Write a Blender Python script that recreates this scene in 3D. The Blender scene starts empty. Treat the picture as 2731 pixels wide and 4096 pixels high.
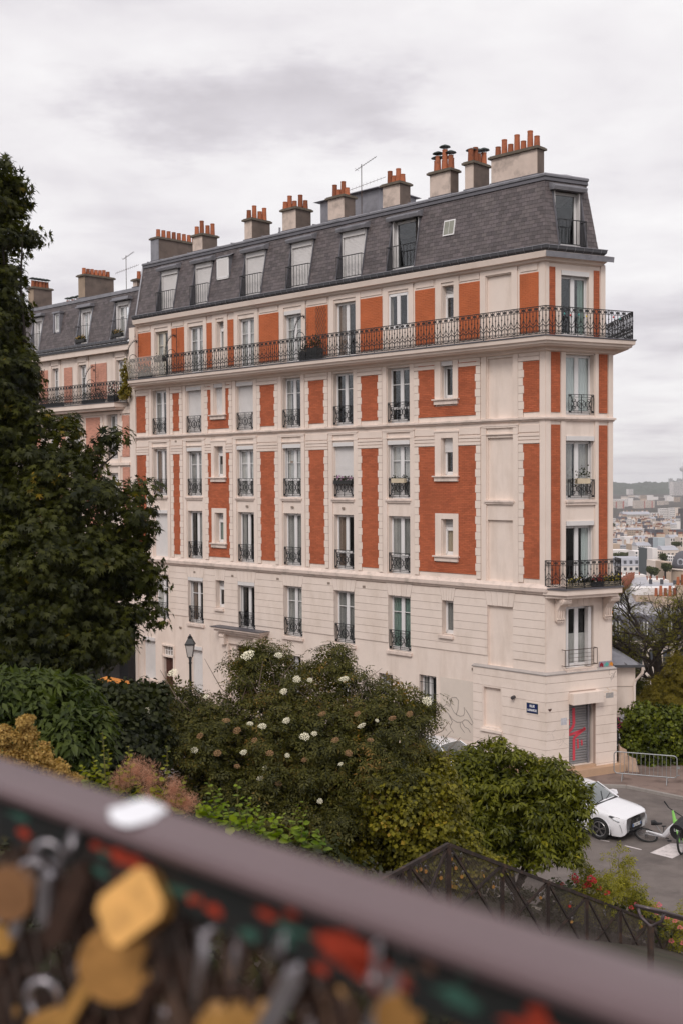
import bpy, math, random
import numpy as np
from mathutils import Vector, Matrix

SC = bpy.context.scene
RNG = np.random.default_rng(7)
random.seed(7)
rad = math.radians

# ------------------------------------------------------------------ camera
EYE = 11.4                       # the camera stands on a terrace 11.4 m above the street
PITCH, ROLL = rad(-1.7566), rad(0.34757)
_f = np.array([0, math.cos(PITCH), math.sin(PITCH)])
_u = np.array([0, -math.sin(PITCH), math.cos(PITCH)])
_x = np.array([1.0, 0, 0])
_c, _s = math.cos(ROLL), math.sin(ROLL)
CX, CU = _c*_x - _s*_u, _c*_u + _s*_x
cam = bpy.data.cameras.new('camera')
cam.sensor_fit = 'VERTICAL'; cam.sensor_height = 36; cam.sensor_width = 24
cam.lens = 40; cam.clip_start = 0.05; cam.clip_end = 20000
cam.dof.use_dof = True; cam.dof.focus_distance = 42; cam.dof.aperture_fstop = 3.6
co = bpy.data.objects.new('camera', cam)
m = Matrix.Identity(4)
for i in range(3):
    m[i][0] = CX[i]; m[i][1] = CU[i]; m[i][2] = -_f[i]
m[2][3] = EYE
co.matrix_world = m
SC.collection.objects.link(co); SC.camera = co

# ------------------------------------------------------------------ sky and light
W = bpy.data.worlds.new('World'); SC.world = W; W.use_nodes = True
nt = W.node_tree; nt.nodes.clear()
def N(t, ty, **k):
    n = t.nodes.new(ty)
    for a, b in k.items():
        if a.startswith('_'): setattr(n, a[1:], b)
        else: n.inputs[a.replace('~', ' ')].default_value = b
    return n
def L(t, a, b): t.links.new(a, b)
tc = N(nt, 'ShaderNodeTexCoord')
sep = N(nt, 'ShaderNodeSeparateXYZ'); L(nt, tc.outputs['Generated'], sep.inputs[0])
zz = N(nt, 'ShaderNodeMath', _operation='MAXIMUM'); L(nt, sep.outputs[2], zz.inputs[0]); zz.inputs[1].default_value = 0
zp = N(nt, 'ShaderNodeMath', _operation='ADD'); L(nt, zz.outputs[0], zp.inputs[0]); zp.inputs[1].default_value = 0.12
dx = N(nt, 'ShaderNodeMath', _operation='DIVIDE'); L(nt, sep.outputs[0], dx.inputs[0]); L(nt, zp.outputs[0], dx.inputs[1])
dy = N(nt, 'ShaderNodeMath', _operation='DIVIDE'); L(nt, sep.outputs[1], dy.inputs[0]); L(nt, zp.outputs[0], dy.inputs[1])
cmb = N(nt, 'ShaderNodeCombineXYZ'); L(nt, dx.outputs[0], cmb.inputs[0]); L(nt, dy.outputs[0], cmb.inputs[1])
mp = N(nt, 'ShaderNodeMapping'); L(nt, cmb.outputs[0], mp.inputs[0]); mp.inputs['Location'].default_value = (1.55, 0.35, 0)
n1_ = N(nt, 'ShaderNodeTexNoise', Scale=0.85, Detail=7, Roughness=0.5, Distortion=0.35); L(nt, mp.outputs[0], n1_.inputs['Vector'])
n2_ = N(nt, 'ShaderNodeTexNoise', Scale=2.6, Detail=6, Roughness=0.55, Distortion=0.2); L(nt, mp.outputs[0], n2_.inputs['Vector'])
mx = N(nt, 'ShaderNodeMix', _data_type='FLOAT'); mx.inputs[0].default_value = 0.42
L(nt, n1_.outputs[0], mx.inputs[2]); L(nt, n2_.outputs[0], mx.inputs[3])
# one heavier bank of cloud, its edge broken up by the noise
mp2 = N(nt, 'ShaderNodeMapping'); L(nt, cmb.outputs[0], mp2.inputs[0]); mp2.inputs['Location'].default_value = (0.38, -7.75, 0); mp2.inputs['Scale'].default_value = (2.4, 3.4, 1)
nd_ = N(nt, 'ShaderNodeTexNoise', Scale=2.6, Detail=8, Roughness=0.62); L(nt, cmb.outputs[0], nd_.inputs['Vector'])
vs_ = N(nt, 'ShaderNodeVectorMath', _operation='MULTIPLY_ADD'); L(nt, nd_.outputs['Color'], vs_.inputs[0]); vs_.inputs[1].default_value = (2.4, 2.4, 0); L(nt, mp2.outputs[0], vs_.inputs[2])
vo_ = N(nt, 'ShaderNodeVectorMath', _operation='SUBTRACT'); L(nt, vs_.outputs[0], vo_.inputs[0]); vo_.inputs[1].default_value = (1.2, 1.2, 0)
ln_ = N(nt, 'ShaderNodeVectorMath', _operation='LENGTH'); L(nt, vo_.outputs[0], ln_.inputs[0])
mr_ = N(nt, 'ShaderNodeMapRange', _interpolation_type='SMOOTHSTEP'); L(nt, ln_.outputs['Value'], mr_.inputs[0]); mr_.inputs[1].default_value = .25; mr_.inputs[2].default_value = 1.15; mr_.inputs[3].default_value = .20; mr_.inputs[4].default_value = 0
sb2 = N(nt, 'ShaderNodeMath', _operation='SUBTRACT'); L(nt, mx.outputs[0], sb2.inputs[0]); L(nt, mr_.outputs[0], sb2.inputs[1])
cr = N(nt, 'ShaderNodeValToRGB'); L(nt, sb2.outputs[0], cr.inputs[0])
e = cr.color_ramp.elements
e[0].position = 0.26; e[0].color = (0.60, 0.565, 0.60, 1)
e[1].position = 0.60; e[1].color = (0.97, 0.95, 0.955, 1)
q = cr.color_ramp.elements.new(0.39); q.color = (0.75, 0.715, 0.75, 1)
q = cr.color_ramp.elements.new(0.48); q.color = (0.87, 0.84, 0.86, 1)
sky = N(nt, 'ShaderNodeTexSky', _sky_type='NISHITA', _sun_disc=False)
SUN_EL, SUN_AZ = rad(42), rad(196)     # azimuth measured clockwise from +Y
sky.sun_elevation = SUN_EL; sky.sun_rotation = SUN_AZ
bg0 = N(nt, 'ShaderNodeBackground'); L(nt, sky.outputs[0], bg0.inputs[0]); bg0.inputs[1].default_value = 0.06
bg1 = N(nt, 'ShaderNodeBackground'); L(nt, cr.outputs[0], bg1.inputs[0]); bg1.inputs[1].default_value = 1.0
ms = N(nt, 'ShaderNodeMixShader'); ms.inputs[0].default_value = 0.94
L(nt, bg0.outputs[0], ms.inputs[1]); L(nt, bg1.outputs[0], ms.inputs[2])
wo = N(nt, 'ShaderNodeOutputWorld'); L(nt, ms.outputs[0], wo.inputs[0])
sl = bpy.data.lights.new('sun', 'SUN'); sl.energy = 1.5; sl.angle = rad(22); sl.color = (1.0, 0.94, 0.88)
so = bpy.data.objects.new('sun', sl); SC.collection.objects.link(so)
so.rotation_euler = (math.pi/2 - SUN_EL, 0, math.pi - SUN_AZ)
so.location = (0, -20, 60)
SC.view_settings.view_transform = 'Standard'; SC.view_settings.look = 'None'
SC.view_settings.exposure = 0.08; SC.view_settings.gamma = 1; SC.view_settings.use_curve_mapping = False
SC.cycles.use_denoising = True
SC.cycles.max_bounces = 6; SC.cycles.diffuse_bounces = 3; SC.cycles.glossy_bounces = 3
SC.cycles.transmission_bounces = 4; SC.cycles.transparent_max_bounces = 12; SC.cycles.volume_bounces = 0
SC.cycles.caustics_reflective = False; SC.cycles.caustics_refractive = False

# ------------------------------------------------------------------ helpers
COL = SC.collection
def empty(name, loc=(0, 0, 0), rz=0, label=None, cat=None, group=None):
    o = bpy.data.objects.new(name, None); COL.objects.link(o)
    o.location = loc; o.rotation_euler[2] = rz; o.empty_display_size = 0.3
    return tag(o, label, cat, group)
def tag(o, label=None, cat=None, group=None, kind=None):
    if label: o['label'] = label
    if cat: o['category'] = cat
    if group: o['group'] = group
    if kind: o['kind'] = kind
    return o
def link(name, mesh, parent=None, loc=None, rz=None, mat=None):
    o = bpy.data.objects.new(name, mesh); COL.objects.link(o)
    if loc is not None: o.location = loc
    if rz is not None: o.rotation_euler[2] = rz
    if mat is not None: o.matrix_world = mat
    if parent is not None:
        par(o, parent)
    return o
def wm(o):
    """world matrix computed without a depsgraph update"""
    b = o.matrix_basis.copy()
    return wm(o.parent) @ o.matrix_parent_inverse @ b if o.parent else b
def par(o, parent):
    inv = wm(parent).inverted(); o.parent = parent; o.matrix_parent_inverse = inv
def copy_tree(o, parent=None, mat=None):
    c = o.copy(); COL.objects.link(c)
    if parent is not None: c.parent = parent
    if mat is not None: c.matrix_basis = mat
    for ch in o.children: copy_tree(ch, c)
    return c

class MB:
    def __init__(s): s.v = []; s.f = []; s.m = []
    def add(s, vs, fs, mi=0):
        b = len(s.v); s.v += [tuple(map(float, p)) for p in vs]
        s.f += [tuple(b+i for i in f) for f in fs]; s.m += [mi]*len(fs); return s
    def hexa(s, p, mi=0):
        return s.add(p, [(0,3,2,1),(4,5,6,7),(0,1,5,4),(1,2,6,5),(2,3,7,6),(3,0,4,7)], mi)
    def box(s, x0, x1, y0, y1, z0, z1, mi=0, fr=None):
        P = [(x0,y0,z0),(x1,y0,z0),(x1,y1,z0),(x0,y1,z0),(x0,y0,z1),(x1,y0,z1),(x1,y1,z1),(x0,y1,z1)]
        if fr: P = [fr(*p) for p in P]
        return s.hexa(P, mi)
    def tube(s, pts, r, n=6, mi=0, cap=True, closed=False):
        pts = [Vector(p) for p in pts]; k = len(pts)
        rs = r if isinstance(r, (list, tuple)) else [r]*k
        base = len(s.v); up = None; rings = []
        for i, p in enumerate(pts):
            if closed: t = (pts[(i+1) % k]-pts[i-1])
            else: t = pts[min(i+1, k-1)]-pts[max(i-1, 0)]
            if t.length < 1e-9: t = Vector((0, 0, 1))
            t.normalize()
            if up is None:
                up = Vector((0, 0, 1)) if abs(t.z) < .9 else Vector((1, 0, 0))
            a = t.cross(up)
            if a.length < 1e-6: a = t.cross(Vector((1, .3, 0)))
            a.normalize(); b = a.cross(t); up = b
            for j in range(n):
                w = 2*math.pi*(j+.5)/n
                s.v.append(tuple(p + (a*math.cos(w)+b*math.sin(w))*rs[i]))
        for i in range(k if closed else k-1):
            i2 = (i+1) % k
            for j in range(n):
                j2 = (j+1) % n
                s.f.append((base+i*n+j, base+i*n+j2, base+i2*n+j2, base+i2*n+j)); s.m.append(mi)
        if cap and not closed:
            s.f.append(tuple(base+j for j in range(n))[::-1]); s.m.append(mi)
            s.f.append(tuple(base+(k-1)*n+j for j in range(n))); s.m.append(mi)
        return s
    def cyl(s, p0, p1, r0, r1=None, n=10, mi=0): return s.tube([p0, p1], [r0, r1 if r1 is not None else r0], n, mi)
    def lathe(s, c, prof, n=14, mi=0):
        b = len(s.v)
        for r, z in prof:
            for j in range(n):
                w = 2*math.pi*j/n
                s.v.append((c[0]+r*math.cos(w), c[1]+r*math.sin(w), c[2]+z))
        for i in range(len(prof)-1):
            for j in range(n):
                j2 = (j+1) % n
                s.f.append((b+i*n+j, b+i*n+j2, b+(i+1)*n+j2, b+(i+1)*n+j)); s.m.append(mi)
        s.f.append(tuple(b+j for j in range(n))[::-1]); s.m.append(mi)
        s.f.append(tuple(b+(len(prof)-1)*n+j for j in range(n))); s.m.append(mi)
        return s
    def mesh(s, name, mats, smooth=False):
        me = bpy.data.meshes.new(name); me.from_pydata(s.v, [], s.f)
        for x in (mats if isinstance(mats, (list, tuple)) else [mats]): me.materials.append(x)
        me.polygons.foreach_set('material_index', s.m)
        if smooth: me.polygons.foreach_set('use_smooth', [True]*len(s.f))
        me.update(); return me
    def build(s, name, mats, parent=None, smooth=False, **k):
        return link(name, s.mesh(name, mats, smooth), parent, **k)

def fastmesh(name, V, F, mat, smooth=False):
    """V (n,3) float array, F (m,k) int array of equal-sized faces"""
    me = bpy.data.meshes.new(name); V = np.asarray(V, np.float32); F = np.asarray(F, np.int32)
    me.vertices.add(len(V)); me.vertices.foreach_set('co', V.ravel())
    m_, k = F.shape
    me.loops.add(m_*k); me.loops.foreach_set('vertex_index', F.ravel())
    me.polygons.add(m_); me.polygons.foreach_set('loop_start', np.arange(0, m_*k, k, dtype=np.int32))
    me.polygons.foreach_set('loop_total', np.full(m_, k, np.int32))
    if smooth: me.polygons.foreach_set('use_smooth', np.ones(m_, bool))
    me.materials.append(mat); me.update(calc_edges=True); return me

# ------------------------------------------------------------------ materials
MATS = {}
def mat(name, col, rough=0.8, var=0.0, vscale=3.0, bump=0.0, bscale=40.0, metal=0.0, spec=0.4, stain=None, stain_amt=0.0,
        stain_scale=0.8, island=0.0, stretch=None, coat=0.0, hue=None):
    if name in MATS: return MATS[name]
    M_ = bpy.data.materials.new(name); M_.use_nodes = True; t = M_.node_tree; t.nodes.clear()
    out = N(t, 'ShaderNodeOutputMaterial'); b = N(t, 'ShaderNodeBsdfPrincipled')
    b.inputs['Roughness'].default_value = rough; b.inputs['Metallic'].default_value = metal
    b.inputs['Specular IOR Level'].default_value = spec; b.inputs['Coat Weight'].default_value = coat
    L(t, b.outputs[0], out.inputs[0])
    g = N(t, 'ShaderNodeNewGeometry')
    cur = None
    rgb = N(t, 'ShaderNodeRGB'); rgb.outputs[0].default_value = (*col, 1); cur = rgb.outputs[0]
    vec = g.outputs['Position']
    if stretch:
        mpn = N(t, 'ShaderNodeMapping'); mpn.inputs['Scale'].default_value = stretch; L(t, vec, mpn.inputs[0]); vec2 = mpn.outputs[0]
    else: vec2 = vec
    if stain:
        nz = N(t, 'ShaderNodeTexNoise', Scale=stain_scale, Detail=8, Roughness=0.65); L(t, vec2, nz.inputs['Vector'])
        r = N(t, 'ShaderNodeValToRGB'); r.color_ramp.elements[0].position = 0.48; r.color_ramp.elements[1].position = 0.72
        r.color_ramp.elements[0].color = (0,0,0,1); r.color_ramp.elements[1].color = (stain_amt,)*3+(1,)
        L(t, nz.outputs[0], r.inputs[0])
        mi = N(t, 'ShaderNodeMix', _data_type='RGBA'); L(t, r.outputs[0], mi.inputs[0]); L(t, cur, mi.inputs[6]); mi.inputs[7].default_value = (*stain, 1)
        cur = mi.outputs[2]
    if var or island:
        hs = N(t, 'ShaderNodeHueSaturation'); L(t, cur, hs.inputs['Color'])
        add = None
        if var:
            nz = N(t, 'ShaderNodeTexNoise', Scale=vscale, Detail=6, Roughness=0.6); L(t, vec, nz.inputs['Vector'])
            mr = N(t, 'ShaderNodeMapRange'); mr.inputs[1].default_value = .25; mr.inputs[2].default_value = .75
            mr.inputs[3].default_value = 1-var; mr.inputs[4].default_value = 1+var; L(t, nz.outputs[0], mr.inputs[0]); add = mr.outputs[0]
        if island:
            oi = N(t, 'ShaderNodeObjectInfo')
            ad = N(t, 'ShaderNodeMath', _operation='ADD'); L(t, oi.outputs['Random'], ad.inputs[0]); L(t, g.outputs['Random Per Island'], ad.inputs[1])
            fr = N(t, 'ShaderNodeMath', _operation='FRACT'); L(t, ad.outputs[0], fr.inputs[0])
            m2 = N(t, 'ShaderNodeMapRange'); m2.inputs[3].default_value = 1-island; m2.inputs[4].default_value = 1+island; L(t, fr.outputs[0], m2.inputs[0])
            if add is None: add = m2.outputs[0]
            else:
                mu = N(t, 'ShaderNodeMath', _operation='MULTIPLY'); L(t, add, mu.inputs[0]); L(t, m2.outputs[0], mu.inputs[1]); add = mu.outputs[0]
            if hue:
                m3 = N(t, 'ShaderNodeMapRange'); m3.inputs[3].default_value = .5-hue; m3.inputs[4].default_value = .5+hue
                f2 = N(t, 'ShaderNodeMath', _operation='MULTIPLY'); L(t, fr.outputs[0], f2.inputs[0]); f2.inputs[1].default_value = 7.31
                f3 = N(t, 'ShaderNodeMath', _operation='FRACT'); L(t, f2.outputs[0], f3.inputs[0]); L(t, f3.outputs[0], m3.inputs[0])
                L(t, m3.outputs[0], hs.inputs['Hue'])
        L(t, add, hs.inputs['Value']); cur = hs.outputs[0]
    L(t, cur, b.inputs['Base Color'])
    if bump:
        nb = N(t, 'ShaderNodeTexNoise', Scale=bscale, Detail=5, Roughness=0.6); L(t, vec, nb.inputs['Vector'])
        bp = N(t, 'ShaderNodeBump'); bp.inputs['Strength'].default_value = 1.0; bp.inputs['Distance'].default_value = bump
        L(t, nb.outputs[0], bp.inputs['Height']); L(t, bp.outputs[0], b.inputs['Normal'])
    MATS[name] = M_; return M_

def leafmat(name, dark, light, tip=None, trans=0.35, rough=0.5, tipamt=0.2):
    """leaf colour differs from leaf to leaf (each leaf is its own island) and slowly over the plant"""
    M_ = bpy.data.materials.new(name); M_.use_nodes = True; t = M_.node_tree; t.nodes.clear()
    out = N(t, 'ShaderNodeOutputMaterial'); g = N(t, 'ShaderNodeNewGeometry')
    nz = N(t, 'ShaderNodeTexNoise', Scale=1.3, Detail=3); L(t, g.outputs['Position'], nz.inputs['Vector'])
    ad = N(t, 'ShaderNodeMath', _operation='MULTIPLY_ADD'); L(t, g.outputs['Random Per Island'], ad.inputs[0]); ad.inputs[1].default_value = .55; 
    nr = N(t, 'ShaderNodeMapRange'); nr.inputs[1].default_value = .3; nr.inputs[2].default_value = .7; nr.inputs[4].default_value = .45; L(t, nz.outputs[0], nr.inputs[0])
    L(t, nr.outputs[0], ad.inputs[2])
    r = N(t, 'ShaderNodeValToRGB'); L(t, ad.outputs[0], r.inputs[0])
    r.color_ramp.elements[0].color = (*dark, 1); r.color_ramp.elements[0].position = .1
    r.color_ramp.elements[1].color = (*light, 1); r.color_ramp.elements[1].position = .9 if not tip else 1-tipamt
    if tip:
        q = r.color_ramp.elements.new(.97); q.color = (*tip, 1)
    d = N(t, 'ShaderNodeBsdfPrincipled'); d.inputs['Roughness'].default_value = rough; d.inputs['Specular IOR Level'].default_value = .22
    L(t, r.outputs[0], d.inputs['Base Color'])
    tr = N(t, 'ShaderNodeBsdfTranslucent'); hs = N(t, 'ShaderNodeHueSaturation'); hs.inputs['Saturation'].default_value = 1.15; hs.inputs['Value'].default_value = 1.4
    L(t, r.outputs[0], hs.inputs['Color']); L(t, hs.outputs[0], tr.inputs[0])
    mxs = N(t, 'ShaderNodeMixShader'); mxs.inputs[0].default_value = trans; L(t, d.outputs[0], mxs.inputs[1]); L(t, tr.outputs[0], mxs.inputs[2])
    L(t, mxs.outputs[0], out.inputs[0]); return M_

def glassmat(name, tint=(0.75, 0.78, 0.78), refl=0.10):
    M_ = bpy.data.materials.new(name); M_.use_nodes = True; t = M_.node_tree; t.nodes.clear()
    out = N(t, 'ShaderNodeOutputMaterial')
    tr = N(t, 'ShaderNodeBsdfTransparent'); tr.inputs[0].default_value = (*tint, 1)
    gl = N(t, 'ShaderNodeBsdfGlossy'); gl.inputs['Roughness'].default_value = 0.03; gl.inputs[0].default_value = (.9, .92, .95, 1)
    lw = N(t, 'ShaderNodeLayerWeight'); lw.inputs[0].default_value = .5
    fr = N(t, 'ShaderNodeMath', _operation='POWER'); L(t, lw.outputs['Facing'], fr.inputs[0]); fr.inputs[1].default_value = 3.0
    ad = N(t, 'ShaderNodeMath', _operation='MULTIPLY_ADD'); L(t, fr.outputs[0], ad.inputs[0]); ad.inputs[1].default_value = .55; ad.inputs[2].default_value = refl
    mxs = N(t, 'ShaderNodeMixShader'); L(t, ad.outputs[0], mxs.inputs[0]); L(t, tr.outputs[0], mxs.inputs[1]); L(t, gl.outputs[0], mxs.inputs[2])
    L(t, mxs.outputs[0], out.inputs[0]); return M_

PL = mat('plaster', (0.80, 0.672, 0.595), .9, .05, 1.2, .003, 30, stain=(.56, .45, .37), stain_amt=.35, stain_scale=.7, stretch=(1, 1, .35))
PLW = mat('white_render', (0.81, 0.69, 0.615), .85, .045, 2.0, .002, 40, stain=(.60, .48, .40), stain_amt=.6, stain_scale=1.6, stretch=(1, 1, .22))
TRIM = mat('trim_stone', (0.76, 0.63, 0.56), .85, .06, 3.0, .003, 40, stain=(.33, .28, .24), stain_amt=.6, stain_scale=2.2)
BRICK = mat('painted_brick', (0.455, 0.125, 0.055), .85, .14, 1.3, .003, 60, island=.13, stain=(.34, .085, .04), stain_amt=.6, stain_scale=1.1)
BRICKB = mat('painted_brick_joint', (0.35, 0.085, 0.040), .9, .10, 1.5, .003, 60)
BRICK6 = mat('painted_brick_top_skylit', (0.52, 0.145, 0.055), .85, .12, 1.2, .0015, 60, island=.035)  # lighter brick copy: the top storey's extra sky light is put into the colour
PINK = mat('pale_brick', (0.60, 0.30, 0.22), .88, .08, 1.5, .002, 60, island=.09)
SLATE = mat('slate', (0.108, 0.088, 0.089), .55, .10, 1.2, .002, 50, island=.30, spec=.5, hue=.02)
ZINC = mat('zinc', (0.27, 0.265, 0.29), .45, .14, 2.0, .002, 20, metal=.35, stain=(.15, .145, .16), stain_amt=.7, stain_scale=2.5)
ZINCD = mat('zinc_dark', (0.10, 0.10, 0.11), .5, .18, 2.5, .001, 20, metal=.3)
IRON = mat('black_iron', (0.018, 0.018, 0.020), .5, .1, 5)
RUST = mat('rusty_iron', (0.055, 0.038, 0.032), .65, .3, 9, .002, 60, stain=(.16, .075, .035), stain_amt=.7, stain_scale=7)
WHITE = mat('white_frame', (0.78, 0.76, 0.76), .5, .03, 4)
SHUT = mat('white_shutter', (0.70, 0.67, 0.66), .55, .05, 3, .0008, 30)
CURT = mat('curtain', (0.52, 0.48, 0.46), .9, .25, 1.5, island=.3)
CURTB = mat('curtain_brown', (0.26, 0.17, 0.13), .9, .1, 3)
CURTG = mat('curtain_green', (0.22, 0.30, 0.26), .9, .1, 3)
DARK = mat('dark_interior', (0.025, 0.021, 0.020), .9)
GLASS = glassmat('window_glass', (.93, .95, .95), .05)
POT = mat('terracotta', (0.38, 0.12, 0.055), .85, .25, 6, .002, 60, island=.35, stain=(.10, .045, .03), stain_amt=.8, stain_scale=6)
CHIM = mat('chimney_render', (0.64, 0.52, 0.45), .95, .12, 2, .008, 25, stain=(.20, .16, .14), stain_amt=.8, stain_scale=1.3)
CHIMD = mat('chimney_render_dark', (0.17, 0.13, 0.11), .95, .2, 2, .008, 25, stain=(.10, .08, .07), stain_amt=.9, stain_scale=1.6)
CAPM = mat('chimney_cap', (0.14, 0.115, 0.09), .95, .25, 4, .006, 30)
LEAD = mat('lead_flashing', (0.13, 0.125, 0.14), .5, .15, 2, .001, 20, metal=.3)
JOINT = mat('joint', (0.47, 0.36, 0.31), .95)
WOODB = mat('brown_door_wood', (0.075, 0.028, 0.020), .5, .15, 8)

# ------------------------------------------------------------------ plan geometry of the corner building
C0 = np.array([7.52124, 42.0])
A1, A2, A3 = rad(45.71), rad(63.694), rad(-2.0)
D1 = np.array([-math.sin(A1), math.cos(A1)]); N1 = np.array([-math.cos(A1), -math.sin(A1)])
D2 = np.array([math.sin(A2), math.cos(A2)]); N2 = np.array([math.cos(A2), -math.sin(A2)])
D3 = np.array([math.sin(A3), math.cos(A3)]); N3 = np.array([math.cos(A3), -math.sin(A3)])
CW = 3.13                                           # width of the narrow corner face
C3 = C0 + D2*CW
def F1(u, o, z): p = C0 + D1*u + N1*o; return (p[0], p[1], z)      # long street face: u leftwards, o outwards
def F2(u, o, z): p = C0 + D2*u + N2*o; return (p[0], p[1], z)      # narrow corner face: u rightwards
def F3(u, o, z): p = C3 + D3*u + N3*o; return (p[0], p[1], z)      # hidden side
ROT1 = math.atan2(D1[1], D1[0])                                     # local x = u, local y = outwards
ROT2 = math.atan2(-D2[1], -D2[0])
def isect(o1, o2, na, nb, pa, pb):
    A = np.array([na, nb]); b = np.array([na@pa+o1, nb@pb+o2]); return np.linalg.solve(A, b)
def plan(o, ul, ur=14.0, o2=None, o3=None):
    """mitred line round the building at offset o: far left of street face, corner, right corner, back"""
    o2 = o if o2 is None else o2; o3 = o2 if o3 is None else o3
    a = C0 + D1*ul + N1*o; b = isect(o, o2, N1, N2, C0, C0); c = isect(o2, o3, N2, N3, C0, C3); d = C3 + D3*ur + N3*o3
    return [a, b, c, d]
def sweep(mb, prof, ul, ur=14.0, mi=0, plans=None):
    """prof: list of (offset, z), swept round the building with mitred corners"""
    rows = []
    for o, z in prof:
        pl = plans(o) if plans else plan(o, ul, ur)
        rows.append([(p[0], p[1], z) for p in pl])
    k = len(rows[0]); b = len(mb.v)
    for r in rows: mb.v += [tuple(map(float, p)) for p in r]
    n = len(rows)
    for i in range(n):
        i2 = (i+1) % n
        for j in range(k-1):
            mb.f.append((b+i*k+j, b+i*k+j+1, b+i2*k+j+1, b+i2*k+j)); mb.m.append(mi)
    mb.f.append(tuple(b+i*k for i in range(n))); mb.m.append(mi)
    mb.f.append(tuple(b+i*k+k-1 for i in range(n))[::-1]); mb.m.append(mi)
    return mb
def wall(mb, fr, u0, u1, z0, z1, holes, o=0.0, depth=.3, mi=0):
    """flat wall with rectangular openings and their reveals; holes: (u0,u1,z0,z1[,depth,back])"""
    us = sorted({u0, u1, *[h[0] for h in holes], *[h[1] for h in holes]})
    zs = sorted({z0, z1, *[h[2] for h in holes], *[h[3] for h in holes]})
    us = [u for u in us if u0 <= u <= u1]; zs = [z for z in zs if z0 <= z <= z1]
    idx = {}
    def vid(u, z):
        k = (round(u, 5), round(z, 5))
        if k not in idx:
            idx[k] = len(mb.v); mb.v.append(fr(u, o, z))
        return idx[k]
    for a, b in zip(us[:-1], us[1:]):
        for c, d in zip(zs[:-1], zs[1:]):
            mu, mz = (a+b)/2, (c+d)/2
            if any(h[0] < mu < h[1] and h[2] < mz < h[3] for h in holes): continue
            mb.f.append((vid(a, c), vid(b, c), vid(b, d), vid(a, d))); mb.m.append(mi)
    for h in holes:
        a, b, c, d = h[:4]; dp = h[4] if len(h) > 4 else depth
        P = [(a, c), (b, c), (b, d), (a, d)]
        for i in range(4):
            p, q_ = P[i], P[(i+1) % 4]
            mb.add([fr(p[0], o, p[1]), fr(q_[0], o, q_[1]), fr(q_[0], o-dp, q_[1]), fr(p[0], o-dp, p[1])], [(0, 1, 2, 3)], mi)
        if len(h) > 5 and h[5]:
            mb.add([fr(p[0], o-dp, p[1]) for p in P], [(0, 1, 2, 3)], mi)
    return mb
# ------------------------------------------------------------------ ground
def smooth(a, b, x):
    t = min(1, max(0, (x-a)/(b-a))); return t*t*(3-2*t)
def offs(x, y): return (np.array([x, y])-C0)@N1
def ground_h(x, y):
    o = offs(x, y)
    if o > 11 and y < 80:
        h = 0.25 + (o-11)*0.395
        if o > 34.2: h = max(9.5, min(h, 10.05))
        h = min(h, 10.05)
        return h*smooth(10.9, 11.2, o)
    d = max(y-58, (x-20)*0.9+max(0, y-48)*.5)
    if d <= 0: return 0.0
    return -min(15, d*.45) - max(0, min(45, (d-33)*.15))
def gridvals(fine, lo, hi):
    v = list(fine); s_ = 2.0; a = v[-1]
    while a < hi: s_ *= 1.35; a += s_; v.append(a)
    s_ = 2.0; a = v[0]
    while a > lo: s_ *= 1.35; a -= s_; v.insert(0, a)
    return v
gx = gridvals(np.arange(-30, 30, 1.0), -3300, 3300); gy = gridvals(np.arange(-12, 90, 1.0), -900, 4900)
V = np.array([(x, y, ground_h(x, y)-.006) for y in gy for x in gx]); nx = len(gx)
F = np.array([(j*nx+i, j*nx+i+1, (j+1)*nx+i+1, (j+1)*nx+i) for j in range(len(gy)-1) for i in range(nx-1)])
SOIL = mat('soil', (0.055, 0.042, 0.03), .95, .3, 1.5, .02, 15, stain=(.035, .045, .018), stain_amt=.8, stain_scale=.9)
tag(link('ground', fastmesh('ground', V, F, SOIL, True)), 'dark garden soil and distant ground', kind='structure')

ASPH = mat('asphalt', (0.165, 0.138, 0.126), .88, .22, 1.6, .006, 110, stain=(.085, .070, .066), stain_amt=.9, stain_scale=.55)
PAVE = mat('pavement_asphalt', (0.235, 0.170, 0.145), .9, .12, 1.2, .004, 120, stain=(.09, .06, .05), stain_amt=.95, stain_scale=1.1)
KERB = mat('kerb_granite', (0.30, 0.27, 0.25), .85, .15, 5, .003, 60)
PAINT = mat('road_paint', (0.70, 0.63, 0.62), .8, .1, 4, stain=(.3, .26, .25), stain_amt=.7, stain_scale=5)
mb = MB()
P = [F1(38, 1.0, .0), F1(38, 11.0, 0), F1(-30, 11.0, 0), F1(-30, -1.6, 0), F1(-8, -1.35, 0), F1(-2.6, -1.3, 0), F1(-.6, .2, 0), F1(0.4, 1.0, 0)]
mb.add([(p[0], p[1], .004) for p in P], [tuple(range(8))])
tag(mb.build('road', ASPH), 'grey asphalt street', kind='structure')
# pavement: raised sheet with a kerb face
P = [F1(38, -.05, 0), F1(38, 1.0, 0), F1(0.4, 1.0, 0), F1(-.6, .2, 0), F1(-2.6, -1.3, 0), F1(-8, -1.35, 0), F1(-30, -1.6, 0), F1(-30, -14, 0), F1(-1.0, -14, 0), F1(-1.0, -8, 0), F2(CW+.05, -.05, 0), F2(0, -.05, 0)]
mb = MB(); k = len(P)
mb.add([(p[0], p[1], .10) for p in P], [(0, 1, 2, 11), (2, 3, 10, 11), (3, 4, 10), (4, 9, 10), (4, 8, 9), (4, 7, 8), (4, 5, 7), (5, 6, 7)])
pv = tag(mb.build('pavement', PAVE), 'pinkish asphalt pavement', kind='structure')
kb = [F1(38, 1.0, 0), F1(0.4, 1.0, 0), F1(-.6, .2, 0), F1(-2.6, -1.3, 0), F1(-8, -1.35, 0), F1(-30, -1.6, 0)]
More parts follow.
